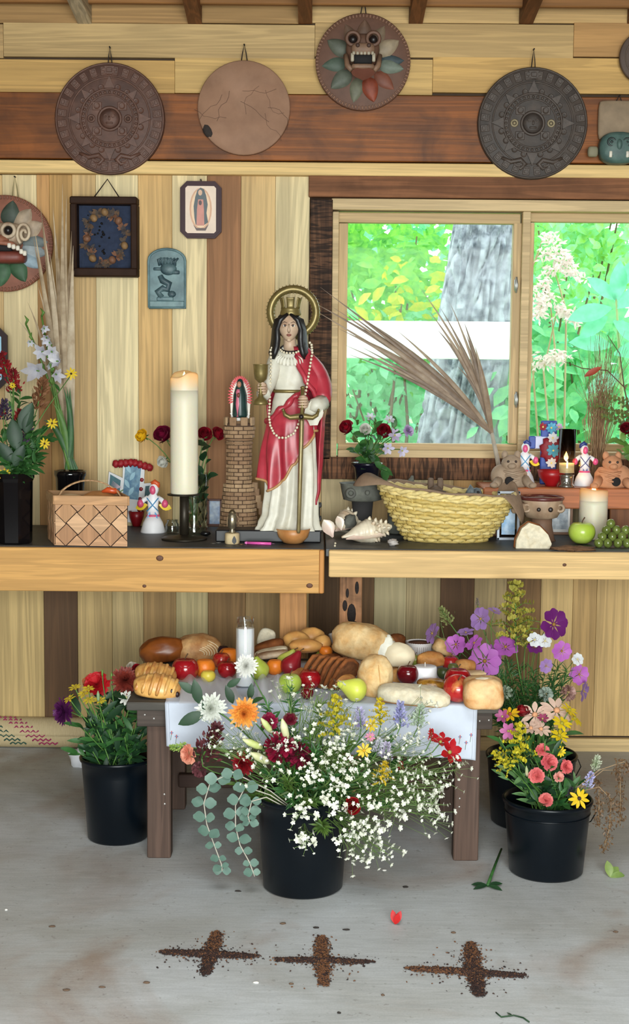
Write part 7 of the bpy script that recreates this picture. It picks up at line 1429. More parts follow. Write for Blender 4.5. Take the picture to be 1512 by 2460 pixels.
# candles on the bench
cc = B(589, 1652, 0); s = px(cc.y); Hg = W(589, 1484, cc.y).z-cc.z; t = root('glass_candle', cc, 'tall white prayer candle in clear glass on the bench', 'candle')
ob('glass', MB().lathe([(22.5*s, 0), (23.5*s, 3*s), (23.5*s, Hg-22*s), (22.5*s, Hg-20*s), (23.5*s, Hg), (22*s, Hg), (21.5*s, Hg-20*s), (22.4*s, Hg-24*s), (22.4*s, 6*s), (.1*s, 5*s)], cc, 32, closed=False), glassmat((.97, .98, .98), .04), t); ob('wax', MB().lathe([(21.8*s, 7*s), (22*s, 9*s), (22*s, Hg-26*s), (.1*s, Hg-27*s)], cc, 32), M(C(236, 236, 238), .5, .03, sss=.3), t); ob('wick', MB().tube([cc+Vector((0, 0, Hg-28*s)), cc+Vector((-.002, 0, Hg-12*s)), cc+Vector((-.004, 0, Hg+1*s))], .0018, 6), M(C(240, 240, 238), .9), t)
pc = B(1022, 1648, 0)+Vector((0, .02, 0)); s = px(pc.y); Hp = W(1022, 1600, pc.y).z-pc.z; t = root('white_pillar_candle', pc, 'short plain white pillar candle among bread at right', 'candle'); ob('wax', MB().lathe([(28.5*s, 0), (29*s, 2*s), (29*s, Hp-2*s), (27*s, Hp), (.1*s, Hp-2*s)], pc, 36), M(C(236, 234, 238), .5, .03, sss=.3), t); ob('wick', MB().tube([pc+Vector((0, 0, Hp-.002)), pc+Vector((0, 0, Hp+.012))], .0012, 6), M(C(240, 236, 228), .9), t)
# gauzy tissue
def tis(u, v):
    p = F(430+150*u, 1690-62*v, ZB+.006); z = .055*math.sin(math.pi*v)*(.55+.45*math.sin(u*7+1))*math.sin(math.pi*min(1, .12+u*.9))+.008*math.sin(u*29+v*4)*v; return p+Vector((.004*math.sin(v*9), 0, max(0, z)))
gz, n_, l_, b_s = newmat('gauze'); b_s.inputs['Base Color'].default_value = (*C(250, 248, 250), 1); b_s.inputs['Roughness'].default_value = .8; tp = n_.new('ShaderNodeBsdfTransparent'); ms_ = n_.new('ShaderNodeMixShader'); ms_.inputs[0].default_value = .68; l_.new(b_s.outputs[0], ms_.inputs[1]); l_.new(tp.outputs[0], ms_.inputs[2]); l_.new(ms_.outputs[0], n_['Material Output'].inputs[0])
ob('gauze_wrap', MB().grid(tis, 40, 24), gz, None, 'sheer white gauze gathered beside the glass candle', 'fabric')
def tis2(u, v):
    p = F(620+70*u, 1688-60*v, ZB+.006); return p+Vector((0, 0, .045*math.sin(math.pi*v)*abs(math.sin(u*6+.6))))
ob('gauze_wrap', MB().grid(tis2, 26, 18), gz, None, 'sheer white gauze folds right of the glass candle', 'fabric')
# ------------------------------------------------------------------ flower buckets on the floor
bucm = M(C(5, 12, 19), .3, .15, 12, spec=.28)
def bucket(label, x, yb, rb, rt_, ytop_front, ribs=(), handle=True):
    b = F(x, yb); k = px(b.y); rb, rt_ = rb*k, rt_*k; front = W(x, ytop_front, b.y-rt_); H = front.z
    t = root('flower_bucket', b, label, 'bucket'); R = lambda f: rb+(rt_-rb)*f
    ob('body', MB().lathe([(rb*.94, 0), (rb, .006), (R(.8), H*.8), (R(.97), H-.014), (R(1)+.004, H-.012), (R(1)+.006, H-.004), (R(1)+.003, H), (R(1)-.002, H-.001), (R(.95)-.004, H*.85), (rb-.004, .012), (.002, .01)], b, 48), bucm, t)
    for f in ribs: ob('rib', MB().torus(b+Vector((0, 0, H*f)), R(f)+.0005, .0022, 48, 6), bucm, t)
    if handle:
        pts = [b+Vector((math.cos(q)*(R(1)+.008), .02+math.sin(q)*.03, H-.02-.06*math.sin(q))) for q in [math.pi*j/16 for j in range(17)]]
        ob('bail_handle', MB().tube([Vector((p.x, b.y-(p.y-b.y)*1.2+rt_*.0, p.z)) for p in pts] if False else [b+Vector((R(1)+.008, 0, H-.02)), b+Vector((R(1)+.022, .02, H-.05)), b+Vector((R(1)+.012, .05, H-.09)), b+Vector((R(.9), .09, H-.11))], .0018, 6), M(C(40, 40, 42), .4, metal=.7), t)
    ob('water', MB().lathe([(R(.7), H*.7), (.001, H*.7)], b, 32), M(C(30, 38, 30), .1), t)
    return b, H, rt_
def bl(b, H, rr, f=.6): a = rr.uniform(0, 6.28); r = rr.uniform(0, .05); return b+Vector((math.cos(a)*r, math.sin(a)*r, H*f))
CB, CH, CR = bucket('black flower bucket at the centre in front of the bench', 728, 2128, 98, 113, 1938)
LB, LH, LR = bucket('black flower bucket at left, behind the bench leg', 284, 2010, 74, 89, 1838)
RB, RH, RR = bucket('black flower bucket at front right with moulded rib', 1312, 2092, 90, 106, 1946, (.82,))
KB, KH, KR = bucket('black flower bucket standing behind the front right one', 1274, 1972, 96, 108, 1838)
rr = random.Random(77)
def put(bk, kind, name, label, x, y, Y, d, s, cols, group, f=.6, **k):
    b, H = bk; s_ = s*px(Y); flower(kind, name, label, bl(b, H, rr, f), W(x, y, Y), d, s_, cols, group, **k)
CK, LK, RK, KK = (CB, CH), (LB, LH), (RB, RH), (KB, KH); FR_ = lambda x=0., z=.25: (x, -1, z)
GC, GL, GR_, GK = 'blooms in the centre bucket', 'blooms in the left bucket', 'blooms in the front right bucket', 'blooms in the back right bucket'
# centre bucket: large blooms
yc = CB.y
for kind, nm, lab, x, y, dy, d, s, cols in (
    ('mum', 'white_mum', 'big white chrysanthemum at upper left of centre bouquet', 508, 1702, .0, (-.2, -1, .3), 40, (C(236, 238, 232), C(214, 218, 206))),
    ('mum', 'white_mum', 'white chrysanthemum leaning against the glass candle', 592, 1600, .12, (0, -1, .3), 30, (C(240, 240, 236), C(222, 222, 214))),
    ('mum', 'orange_dahlia', 'peach orange dahlia facing forward in centre bouquet', 587, 1714, -.06, (0, -1, .15), 40, (C(242, 176, 76), C(226, 130, 50))),
    ('carnation', 'magenta_carnation', 'magenta carnation beside green lily bud', 648, 1733, -.03, FR_(-.1), 24, (C(166, 18, 70), C(120, 10, 50))),
    ('pompon', 'crimson_celosia', 'large crimson velvet bloom in middle of centre bouquet', 672, 1795, -.1, FR_(-.1), 42, (C(160, 12, 56), C(110, 8, 40))),
    ('pompon', 'crimson_celosia', 'darker crimson velvet bloom right of the large one', 716, 1815, -.1, FR_(.1), 36, (C(134, 12, 52), C(86, 8, 36))),
    ('carnation', 'maroon_carnation', 'maroon carnation at the top of crimson cluster', 698, 1727, -.02, FR_(.1, .5), 19, (C(132, 20, 46), C(90, 10, 30))),
    ('mum', 'red_dahlia', 'dark red dahlia at left below the lily bud', 584, 1834, -.08, (-.4, -1, -.1), 32, (C(166, 16, 30), C(110, 8, 20))),
    ('carnation', 'peach_carnation', 'peach pink carnation at far left of centre bouquet', 455, 1812, -.02, (-.8, -.8, .1), 28, (C(240, 176, 148), C(226, 140, 118))),
    ('pompon', 'dusky_sedum', 'dusky pink flower head under the peach carnation', 480, 1848, .02, (-.6, -.8, -.2), 22, (C(136, 76, 84), C(100, 56, 60))),
    ('plume', 'maroon_amaranth', 'maroon amaranth brush at left of centre bouquet', 485, 1822, -.06, (.45, -.3, 1), 48, (C(104, 42, 48), C(76, 28, 34))),
    ('rose', 'red_rose', 'red rose low on the right of the centre bucket', 846, 1936, -.2, (.1, -1, .1), 28, (C(176, 16, 26), C(120, 8, 18))),
    ('bud', 'lily_bud', 'pale green lily bud, upper one', 640, 1742, -.1, (-.5, -.4, .8), 26, (C(186, 202, 110), C(220, 222, 170))),
    ('bud', 'lily_bud', 'pale green lily bud lying left over red dahlia', 606, 1786, -.13, (-.8, -.5, .5), 30, (C(190, 206, 110), C(226, 226, 180))),
    ('bud', 'lily_bud', 'creamy white lily bud beside the crimson blooms', 684, 1752, -.11, (-.2, -.4, 1), 32, (C(232, 230, 196), C(206, 212, 150))),
    ('bud', 'lily_bud', 'creamy white lily bud lowest in the cluster', 624, 1820, -.14, (-.6, -.6, .5), 34, (C(232, 228, 196), C(206, 210, 150))),
    ('star', 'red_lobelia', 'scarlet pointed blossom at far right of centre bouquet', 1078, 1808, -.04, (.5, -.6, .4), 40, (C(206, 24, 36), C(160, 14, 26))),
    ('star', 'red_lobelia', 'scarlet pointed blossom above white sprays, upper right', 1058, 1785, -.02, (.2, -.4, .9), 32, (C(206, 28, 40), C(160, 14, 26))),
    ('plume', 'scarlet_salvia', 'scarlet salvia spike near the cloth edge', 1036, 1778, -.02, (.0, -.2, 1), 14, (C(206, 40, 36), C(160, 20, 24))),
    ('plume', 'scarlet_salvia', 'small scarlet salvia amid white sprays', 964, 1852, -.12, (-.1, -.3, 1), 13, (C(170, 40, 34), C(120, 20, 24))),
    ('rod', 'goldenrod', 'bushy yellow goldenrod at top of centre bouquet', 806, 1775, -.08, (.0, -.1, 1), 50, (C(206, 190, 40), C(166, 158, 40))),
    ('rod', 'goldenrod', 'slender goldenrod reaching up beside the long roll', 915, 1745, -.03, (-.05, -.05, 1), 32, (C(226, 200, 36), C(186, 170, 40))),
    ('rod', 'goldenrod', 'goldenrod low among white sprays', 918, 1885, -.19, (.1, -.3, 1), 30, (C(214, 180, 30), C(170, 150, 36))),
    ('daisy', 'yellow_coreopsis', 'yellow coreopsis in right half of centre bouquet', 875, 1803, -.12, FR_(.1), 17, (C(244, 206, 40), C(214, 160, 30))),
    ('daisy', 'yellow_coreopsis', 'yellow flower behind lilac sprays in centre bouquet', 892, 1742, -.04, FR_(.1, .5), 17, (C(236, 206, 40), C(200, 150, 30))),
    ('plume', 'lilac_mint', 'lilac flower spike left of slender goldenrod', 868, 1750, -.04, (-.1, -.2, 1), 26, (C(170, 160, 206), C(196, 196, 214))),
    ('plume', 'lilac_mint', 'lilac flower spike in the middle of right sprays', 925, 1825, -.12, (.1, -.3, 1), 24, (C(176, 166, 196), C(206, 200, 214))),
    ('plume', 'lilac_mint', 'bluish lilac spike against the white cloth', 962, 1745, -.02, (.0, -.1, 1), 30, (C(150, 150, 206), C(190, 190, 220))),
    ('plume', 'lilac_mint', 'pale silvery spike at right against the cloth', 1004, 1748, -.01, (.1, -.1, 1), 28, (C(196, 206, 190), C(160, 180, 150))),
    ('plume', 'lilac_mint', 'grey lilac spike below the yellow coreopsis', 905, 1808, -.12, (.2, -.3, .8), 20, (C(180, 176, 200), C(206, 206, 214))),
    ('daisy', 'pink_aster', 'small pink aster between lilac spikes', 890, 1770, -.1, FR_(.1), 12, (C(216, 130, 160), C(206, 180, 90)))):
    put(CK, kind, nm, lab, x, y, yc+dy, d, s, cols, GC, leaves=2 if kind in ('mum', 'rose', 'carnation') else 1, leafL=.05)
for k, (x, y, dy) in enumerate(((700, 1660, -.02), (770, 1690, 0), (640, 1690, 0), (745, 1740, -.06), (800, 1860, -.14), (690, 1870, -.12), (640, 1850, -.1), (560, 1880, -.04), (870, 1860, -.14), (760, 1920, -.18), (720, 1780, -.08), (840, 1780, -.08), (980, 1830, -.08), (1000, 1900, -.1), (700, 1920, -.17), (820, 1830, -.14), (940, 1780, -.06), (780, 1990, -.19), (930, 1930, -.15), (1030, 1860, -.05), (760, 1800, -.1), (600, 1905, -.08))):
    greens('leafy_sprig', 'feathery green sprig filling the centre bouquet', bl(CB, CH, rr), [W(x, y, yc+dy)], .045, .16, leafmat(C(96, 122, 48), C(62, 92, 40), .25) if k % 2 else LEAFG, 'feathery sprigs in the centre bouquet', 70, seed=200+k)
# white sprays of baby's breath
bbm = leafmat(C(240, 240, 232), C(226, 228, 206), .3, .6); bst = leafmat(C(120, 146, 80), C(90, 120, 60), .1)
def spray(bk, label, x, y, Y, rad, n, bs_, group, seed, size=4.2):
    rr_ = random.Random(seed); b = bl(*bk, rr_, .75); c = W(x, y, Y); t = root('white_spray', b, label, 'flower', group); k = px(Y); sb = MB(); mb = MB(); pts = curve3(b, c, None, 6, .3); sb.tube(pts, .0013, 4)
    for j in range(n):
        g = c+Vector((rr_.gauss(0, rad*.5), rr_.gauss(0, rad*.35), rr_.gauss(0, rad*.5)))*k; fr_ = pts[rr_.choice((3, 4, 5, 6))]; sb.tube([fr_, (fr_+g)/2+rv(rr_, .006), g], .0006, 3, cap=False)
        r_ = size*k*rr_.uniform(.6, 1.5); ax = (g-fr_).normalized() if (g-fr_).length > 0 else Vector((0, 0, 1)); d_, a_, b_ = frame_of(ax+rv(rr_, .5))
        for q in range(5): an = q*1.257; u_ = a_*math.cos(an)+b_*math.sin(an); mb.leaf(g, u_+d_*.5, d_-u_*.4, r_*1.25, r_*1.1, .1, .2, 2, .65, .5)
    ob('stems', sb, bst, t, kind='stuff'); ob('blossoms', mb, bbm, t, kind='stuff')
sp_ = [(520, 1790), (560, 1768), (600, 1765), (640, 1800), (585, 1800), (640, 1870), (690, 1655), (725, 1690), (762, 1672), (800, 1665), (835, 1700), (760, 1740), (800, 1790), (850, 1760), (775, 1830), (830, 1830), (905, 1770), (960, 1790), (1020, 1700), (1010, 1780), (1090, 1850), (1060, 1890), (1010, 1850), (970, 1890), (925, 1850), (880, 1860), (830, 1890), (800, 1930), (850, 1975), (890, 1930), (900, 1995), (950, 1950), (1000, 1935), (1040, 1930), (925, 2045), (870, 2040), (735, 2020), (725, 1950), (790, 1880), (690, 1790), (1060, 1965), (960, 1840), (740, 1860), (845, 2015)]
for k, (x, y) in enumerate(sp_):
    f = (y-1650)/430; dy = -.02-.2*smoothstep(f*1.4)+(.05 if abs(x-728) > 250 else 0); reg = 'low over the bucket front' if y > 1900 and x < 880 else 'drooping to the lower right' if y > 1900 else 'at the left of the crimson blooms' if x < 660 else 'at the far right before the bench leg' if x > 990 else 'at the top before the fruit' if y < 1720 else 'in the thick middle'; spray(CK, 'white blossom spray %s of centre bouquet' % reg, x, y, yc+dy, 34+10*(k % 3), (18 if y < 1720 else 28) if x > 650 else 20, 0, 'white blossom sprays '+reg, 500+k, 4.4 if y < 1900 else 5.2)
# eucalyptus strands
eum, eus = leafmat(C(112, 140, 126), C(86, 116, 104), .2), M(C(176, 170, 156), .7)
for lab, pts, dy in (('longer eucalyptus strand hanging left of the centre bucket', ((650, 1900), (560, 1855), (505, 1880), (490, 1930), (497, 1980), (515, 2030), (532, 2075), (534, 2092)), -.1), ('shorter eucalyptus strand against the centre bucket side', ((650, 1910), (590, 1890), (566, 1935), (566, 1985), (577, 2030), (600, 2072), (612, 2105)), -.12), ('small eucalyptus sprig beside the centre bucket rim', ((640, 1915), (605, 1925), (596, 1960), (600, 1975)), -.13)):
    P_ = [W(x, y, yc+dy) for x, y in pts]; dn = []
    for i in range(len(P_)-1): dn += [P_[i]+(P_[i+1]-P_[i])*(j/3) for j in range(3)]
    dn.append(P_[-1]); t = root('eucalyptus_strand', bl(CB, CH, rr), lab, 'foliage'); ob('stem', MB().tube([CB+Vector((0, -.05, CH*.8))]+dn, .0018, 5), eus, t)
    for i in range(3, len(dn), 2):
        for sd in (-1, 1):
            L_ = (.034 if i < len(dn)*.6 else .026)*rr.uniform(.8, 1.15); ob('leaf', MB().leaf(dn[i], Vector((sd, rr.uniform(-.7, .2), rr.uniform(-.3, .35))), Vector((rr.uniform(-.3, .3), -.7, rr.uniform(.2, .9))), L_, L_*.95, .05, .1, 7, .5, .3), eum, t)
t = root('broad_leaf_sprig', bl(CB, CH, rr), 'sprig with dark pointed leaves across the cloth at left', 'foliage'); P_ = curve3(CB+Vector((-.03, -.02, CH*.8)), W(448, 1640, yc+.02), (-.6, 0, .8), 8); ob('stem', MB().tube(P_, .0025, 5), STEMG, t)
for x, y, x2, y2, L_ in ((470, 1665, 432, 1640, .06), (478, 1690, 470, 1645, .075), (490, 1712, 430, 1740, .085), (600, 1680, 606, 1640, .05), (545, 1650, 575, 1632, .05), (560, 1690, 545, 1650, .06), (500, 1720, 486, 1675, .05)): p = W(x, y, yc-.01); ob('leaf', MB().leaf(p, W(x2, y2, yc-.02)-p, (.2, -1, .3), L_, L_*.42, .15, .2, 6, .45), LEAFD, t)
put(CK, 'plume', 'green_snapdragon', 'pale green snapdragon tip pointing left over the bench leg', 450, 1795, yc, (-1, -.2, .05), 20, (C(170, 196, 100), C(140, 170, 80)), None)
# ------------------------------------------------------------------ left bucket
yl = LB.y
for kind, nm, lab, x, y, dy, d, s, cols in (
    ('carnation', 'red_carnation', 'bright red carnation in the left bucket', 234, 1645, 0, (-.1, -.7, .6), 36, (C(206, 26, 36), C(160, 12, 24))),
    ('mum', 'rust_mum', 'rust red chrysanthemum beside the bench top', 300, 1635, -.03, (.2, -.8, .5), 38, (C(150, 60, 44), C(110, 36, 30))),
    ('mum', 'purple_mum', 'purple chrysanthemum leaning far left', 156, 1710, -.06, (-.7, -.7, .1), 38, (C(108, 34, 104), C(76, 20, 78))),
    ('rose', 'red_rose', 'small red rose behind the chocolate pastry', 330, 1608, .05, (.1, -.6, .7), 18, (C(180, 20, 40), C(120, 10, 26))),
    ('rose', 'peach_rose', 'peach rose behind the red carnation', 218, 1640, .05, (-.4, -.6, .6), 26, (C(226, 160, 110), C(206, 120, 80))),
    ('daisy', 'white_daisy', 'white bloom low under the rust chrysanthemum', 303, 1676, -.06, FR_(.2), 18, (C(236, 236, 226), C(206, 206, 150))),
    ('rose', 'white_rose', 'white rose peeking at back of left bucket', 318, 1605, .08, (.0, -.6, .8), 20, (C(236, 230, 218), C(214, 206, 190))),
    ('bud', 'green_bud', 'round green bud on tall stem, left one', 246, 1616, -.04, (0, 0, 1), 9, (C(110, 150, 60), C(84, 120, 50))), ('bud', 'green_bud', 'round green bud on tall stem, right one', 268, 1623, -.04, (0, 0, 1), 9, (C(110, 150, 60), C(84, 120, 50))),
    ('bud', 'carnation_bud', 'pale green carnation bud under the red carnation', 236, 1672, -.08, (0, -.2, 1), 14, (C(150, 176, 130), C(120, 150, 110)))):
    put(LK, kind, nm, lab, x, y, yl+dy, d, s, cols, GL, leaves=4, leafL=.07, leafm=LEAFD, leafW=.3)
for k, (x, y, dx) in enumerate(((180, 1652, -.3), (201, 1668, -.2), (167, 1679, -.5), (214, 1682, -.1), (212, 1655, 0), (240, 1683, .1))):
    put(LK, 'daisy', 'yellow_button', 'yellow button flower in the left bucket, %s' % ('topmost', 'second row left', 'farthest left', 'lowest', 'touching the red carnation', 'below the carnation bud')[k], x, y, yl-.07, (dx, -.35, 1), 15, (C(236, 210, 60), C(150, 130, 30)), 'yellow buttons in the left bucket', leaves=1, leafm=LEAFD)
lb_tips = [(190, 1740), (210, 1720), (230, 1710), (250, 1730), (270, 1700), (290, 1720), (310, 1700), (330, 1730), (345, 1760), (200, 1770), (225, 1760), (260, 1760), (300, 1770), (330, 1800), (340, 1690), (175, 1800), (280, 1800), (240, 1800), (320, 1750), (215, 1790), (350, 1720), (255, 1690)]
for k, (x, y) in enumerate(lb_tips): greens('foliage_sprig', 'dark green leafy stem crowded in the left bucket', bl(LB, LH, rr), [W(x, y, yl-.09+.02*(k % 6))], .075, .26, LEAFD if k % 3 else LEAFG, 'leafy stems in the left bucket', 10, seed=300+k)
# ------------------------------------------------------------------ back right bucket: cosmos
yk = KB.y; CP, CL, CD = (C(190, 100, 196), C(150, 110, 40)), (C(168, 130, 196), C(150, 120, 60)), (C(112, 30, 116), C(140, 100, 40))
for k, (x, y, s, d, c, w_) in enumerate(((1040, 1522, 27, (-.8, -.3, .4), CL, 'farthest left, seen from the side'), (1156, 1487, 29, (-.6, -.6, .3), CL, 'pale, under the seed head'), (1188, 1468, 18, (.3, -.2, .8), CL, 'small, leaning at goldenrod'), (1096, 1548, 26, (-.3, -.9, .2), CP, 'behind the pale roll'), (1165, 1588, 40, (-.1, -1, .2), CP, 'largest and brightest in front'), (1140, 1545, 22, (-.5, -.5, .6), CP, 'above the brightest one'), (1215, 1555, 32, (.1, -.6, .7), CP, 'in the middle, half open'), (1330, 1500, 40, (.4, -.7, .2), CD, 'deep purple at upper right'), (1350, 1564, 25, (.1, -1, .1), CP, 'at right with a yellow eye'), (1392, 1620, 24, (.1, -1, .1), CP, 'far right, facing forward'), (1402, 1660, 25, (.8, -.4, -.1), CL, 'lowest at far right'), (1120, 1520, 20, (-.2, -.3, .9), CL, 'faded, left of the goldenrod'), (1185, 1570, 24, (.4, -.7, .5), CP, 'behind the brightest one'), (1285, 1555, 20, (0, -.6, .7), CD, 'dark, hidden under white blossoms'), (1312, 1600, 18, (.2, -.9, 0), CL, 'small lilac low at right'))):
    put(KK, 'cosmos', 'cosmos', 'purple cosmos, %s' % w_, x, y, yk-.03*(k % 3), d, s, c, GK, leaves=0, r=.0014)
for k, (x, y, s, w_) in enumerate(((1285, 1537, 18, 'left of the pair beside goldenrod'), (1310, 1540, 17, 'right of the pair beside goldenrod'), (1388, 1584, 15, 'at far right above purple cosmos'))): put(KK, 'cosmos', 'white_cosmos', 'white cosmos, %s' % w_, x, y, yk-.04, FR_(.2, .3), s, (C(232, 236, 238), C(206, 190, 100)), GK, r=.0014)
put(KK, 'rod', 'goldenrod', 'tall olive goldenrod rising above all the cosmos', 1240, 1545, yk-.02, (-.03, 0, 1), 68, (C(186, 174, 70), C(150, 146, 60)), GK, r=.003)
put(KK, 'rod', 'goldenrod', 'short yellow goldenrod behind white cosmos', 1262, 1560, yk-.0, (.1, 0, 1), 36, (C(190, 176, 66), C(140, 140, 60)), GK); put(KK, 'plume', 'seed_plume', 'grey seed head above the pale cosmos', 1148, 1455, yk, (-.1, -.1, 1), 9, (C(150, 134, 126), C(110, 96, 90)), GK); put(KK, 'plume', 'mint_spike', 'green mint spike leaning left over the bread', 1082, 1498, yk, (-.5, 0, .8), 22, (C(150, 156, 96), C(110, 120, 70)), GK)
for k, (x, y) in enumerate(((1352, 1550), (1382, 1575), (1168, 1522), (1060, 1500))): put(KK, 'bud', 'cosmos_bud', 'dark round cosmos bud, %s' % ('at right', 'far right', 'centre left', 'far left')[k], x, y, yk-.03, (0, 0, 1), 6, (C(60, 60, 30), C(80, 90, 40)), GK, r=.001)
feath = leafmat(C(52, 100, 44), C(34, 76, 34), .25); kt = [(1130, 1640), (1160, 1620), (1190, 1600), (1220, 1590), (1250, 1600), (1280, 1610), (1310, 1620), (1180, 1660), (1215, 1650), (1250, 1660), (1290, 1660), (1330, 1650), (1150, 1680), (1235, 1700), (1210, 1620), (1265, 1640), (1320, 1690), (1170, 1700), (1340, 1600), (1100, 1580), (1365, 1610), (1200, 1690), (1290, 1700)]
for k, (x, y) in enumerate(kt): greens('cosmos_greenery', 'feathery green cosmos stem filling the back right bucket', bl(KB, KH, rr), [W(x, y, yk-.06+.02*(k % 5))], .05, .1, feath, 'feathery stems in the back right bucket', 90, seed=400+k, r=.0014)
put(KK, 'pompon', 'pink_sedum', 'dusty pink flower cluster at right of cosmos foliage', 1365, 1665, yk-.08, (.4, -.8, .3), 22, (C(196, 160, 150), C(140, 90, 84)), GK); put(KK, 'pompon', 'white_yarrow', 'white tiny flower cluster below cosmos foliage', 1312, 1668, yk-.09, FR_(0, .6), 20, (C(206, 216, 206), C(170, 190, 176)), GK); put(KK, 'pompon', 'white_yarrow', 'white flower cluster beside the ciabatta', 1215, 1665, yk-.09, FR_(-.2, .5), 20, (C(196, 206, 190), C(140, 166, 130)), GK)
# ------------------------------------------------------------------ front right bucket
yr = RB.y; PKD, BUT = (C(240, 206, 186), C(206, 150, 110)), (C(242, 212, 30), C(150, 140, 40))
for kind, nm, lab, x, y, dy, d, s, cols in (
    ('daisy', 'blush_daisy', 'blush pink daisy, largest and highest in front right bucket', 1338, 1708, .06, (.1, -.6, .8), 38, PKD), ('daisy', 'blush_daisy', 'blush pink daisy left of the highest one', 1286, 1718, .05, (-.2, -.6, .7), 34, PKD), ('daisy', 'blush_daisy', 'half closed blush daisy below the pair', 1300, 1752, .0, (.1, -.5, .8), 26, PKD), ('daisy', 'blush_daisy', 'half closed blush daisy lowest of its kind', 1276, 1750, .0, (-.2, -.4, .9), 24, PKD),
    ('daisy', 'yellow_button', 'yellow button flower at far right, upper', 1368, 1706, .02, (.5, -.3, .8), 22, BUT), ('daisy', 'yellow_button', 'yellow button flower at far right, lower', 1380, 1726, .02, (.6, -.3, .7), 24, BUT), ('daisy', 'yellow_button', 'yellow button flower under the blush daisy', 1350, 1738, .0, (.3, -.5, .8), 24, BUT), ('daisy', 'yellow_button', 'yellow button flower amid pale stems', 1344, 1768, -.02, (.2, -.5, .8), 22, BUT), ('daisy', 'yellow_button', 'small yellow button low by the back bucket rim', 1348, 1806, -.04, FR_(.3), 13, BUT),
    ('daisy', 'orange_daisy', 'orange yellow daisy beside the ciabatta corner', 1226, 1716, .04, (-.2, -.5, .8), 22, (C(240, 190, 30), C(150, 80, 30))), ('rose', 'red_tulip', 'dark red tulip left of the blush daisies', 1256, 1712, .06, (-.1, -.2, 1), 24, (C(140, 16, 26), C(96, 8, 18))),
    ('star', 'magenta_alstroemeria', 'magenta lily bloom left in front right bucket', 1222, 1756, -.02, (-.2, -.9, .2), 26, (C(206, 120, 176), C(176, 80, 140))), ('star', 'magenta_alstroemeria', 'upper magenta lily bloom beside the apron', 1208, 1722, .02, (-.3, -.7, .5), 22, (C(196, 110, 160), C(160, 70, 120))), ('star', 'magenta_alstroemeria', 'plum pink lily bud under blush daisy', 1304, 1728, .02, (.0, -.5, .8), 18, (C(170, 70, 110), C(130, 50, 80))),
    ('rod', 'goldenrod', 'broad bright yellow goldenrod in front right bucket', 1246, 1838, -.06, (-.02, -.2, 1), 50, (C(226, 210, 40), C(186, 176, 40))), ('rod', 'goldenrod', 'yellow goldenrod arching left in front right bucket', 1232, 1850, -.08, (-.7, -.2, .7), 32, (C(222, 204, 44), C(180, 170, 40))),
    ('carnation', 'pink_carnation', 'salmon pink carnation, topmost', 1304, 1803, -.05, (0, -.8, .5), 19, (C(232, 130, 130), C(214, 96, 104))), ('carnation', 'pink_carnation', 'salmon pink carnation, second from top', 1320, 1832, -.06, (.2, -.8, .4), 24, (C(232, 126, 126), C(206, 90, 100))), ('carnation', 'pink_carnation', 'salmon carnation at left below the goldenrod', 1290, 1864, -.08, (-.1, -.9, .4), 22, (C(236, 130, 126), C(206, 96, 100))), ('carnation', 'pink_carnation', 'salmon carnation at right beside back bucket', 1360, 1842, -.06, (.5, -.8, .3), 20, (C(232, 120, 120), C(206, 90, 96))), ('carnation', 'pink_carnation', 'pale pink carnation at right', 1342, 1866, -.06, (.3, -.8, .4), 16, (C(240, 190, 176), C(226, 150, 140))), ('carnation', 'pink_carnation', 'salmon carnation resting on front bucket rim', 1312, 1922, -.1, (0, -.9, .5), 20, (C(236, 136, 126), C(206, 96, 100))), ('bud', 'pink_bud', 'pale pink carnation bud at left under goldenrod', 1266, 1852, -.08, (-.1, -.2, 1), 14, (C(240, 190, 180), C(150, 180, 120))),
    ('susan', 'black_eyed_susan', 'black eyed yellow daisy hanging over front bucket rim', 1392, 1918, -.1, (.2, -1, .2), 26, (C(244, 204, 24), C(50, 30, 24))), ('plume', 'blue_statice', 'pale violet flower spike at right of front bucket', 1412, 1892, -.04, (.2, -.2, 1), 20, (C(176, 172, 222), C(206, 206, 232))), ('plume', 'white_snapdragon', 'white snapdragon spike leaning far right', 1430, 1850, .0, (.15, -.1, 1), 18, (C(226, 228, 216), C(160, 176, 130))), ('plume', 'dark_sage', 'dark purple sage low by the black eyed daisy', 1370, 1915, -.08, (.1, -.2, 1), 13, (C(66, 52, 72), C(50, 44, 50)))):
    put(RK, kind, nm, lab, x, y, yr+dy, d, s, cols, GR_, leaves=2, leafL=.06, leafm=LEAFG)
rt_tips = [(1200, 1770), (1190, 1800), (1215, 1830), (1240, 1860), (1260, 1820), (1290, 1800), (1310, 1780), (1330, 1800), (1345, 1830), (1280, 1880), (1300, 1890), (1330, 1890), (1350, 1900), (1225, 1790), (1210, 1860), (1370, 1890), (1250, 1760), (1390, 1870), (1270, 1780), (1320, 1850)]
for k, (x, y) in enumerate(rt_tips): greens('foliage_sprig', 'green leafy stem crowded in the front right bucket', bl(RB, RH, rr), [W(x, y, yr-.07+.022*(k % 6))], .07, .22, (LEAFG, LEAFD, leafmat(C(110, 146, 92), C(80, 120, 70), .2))[k % 3], 'leafy stems in the front right bucket', 8, seed=600+k)
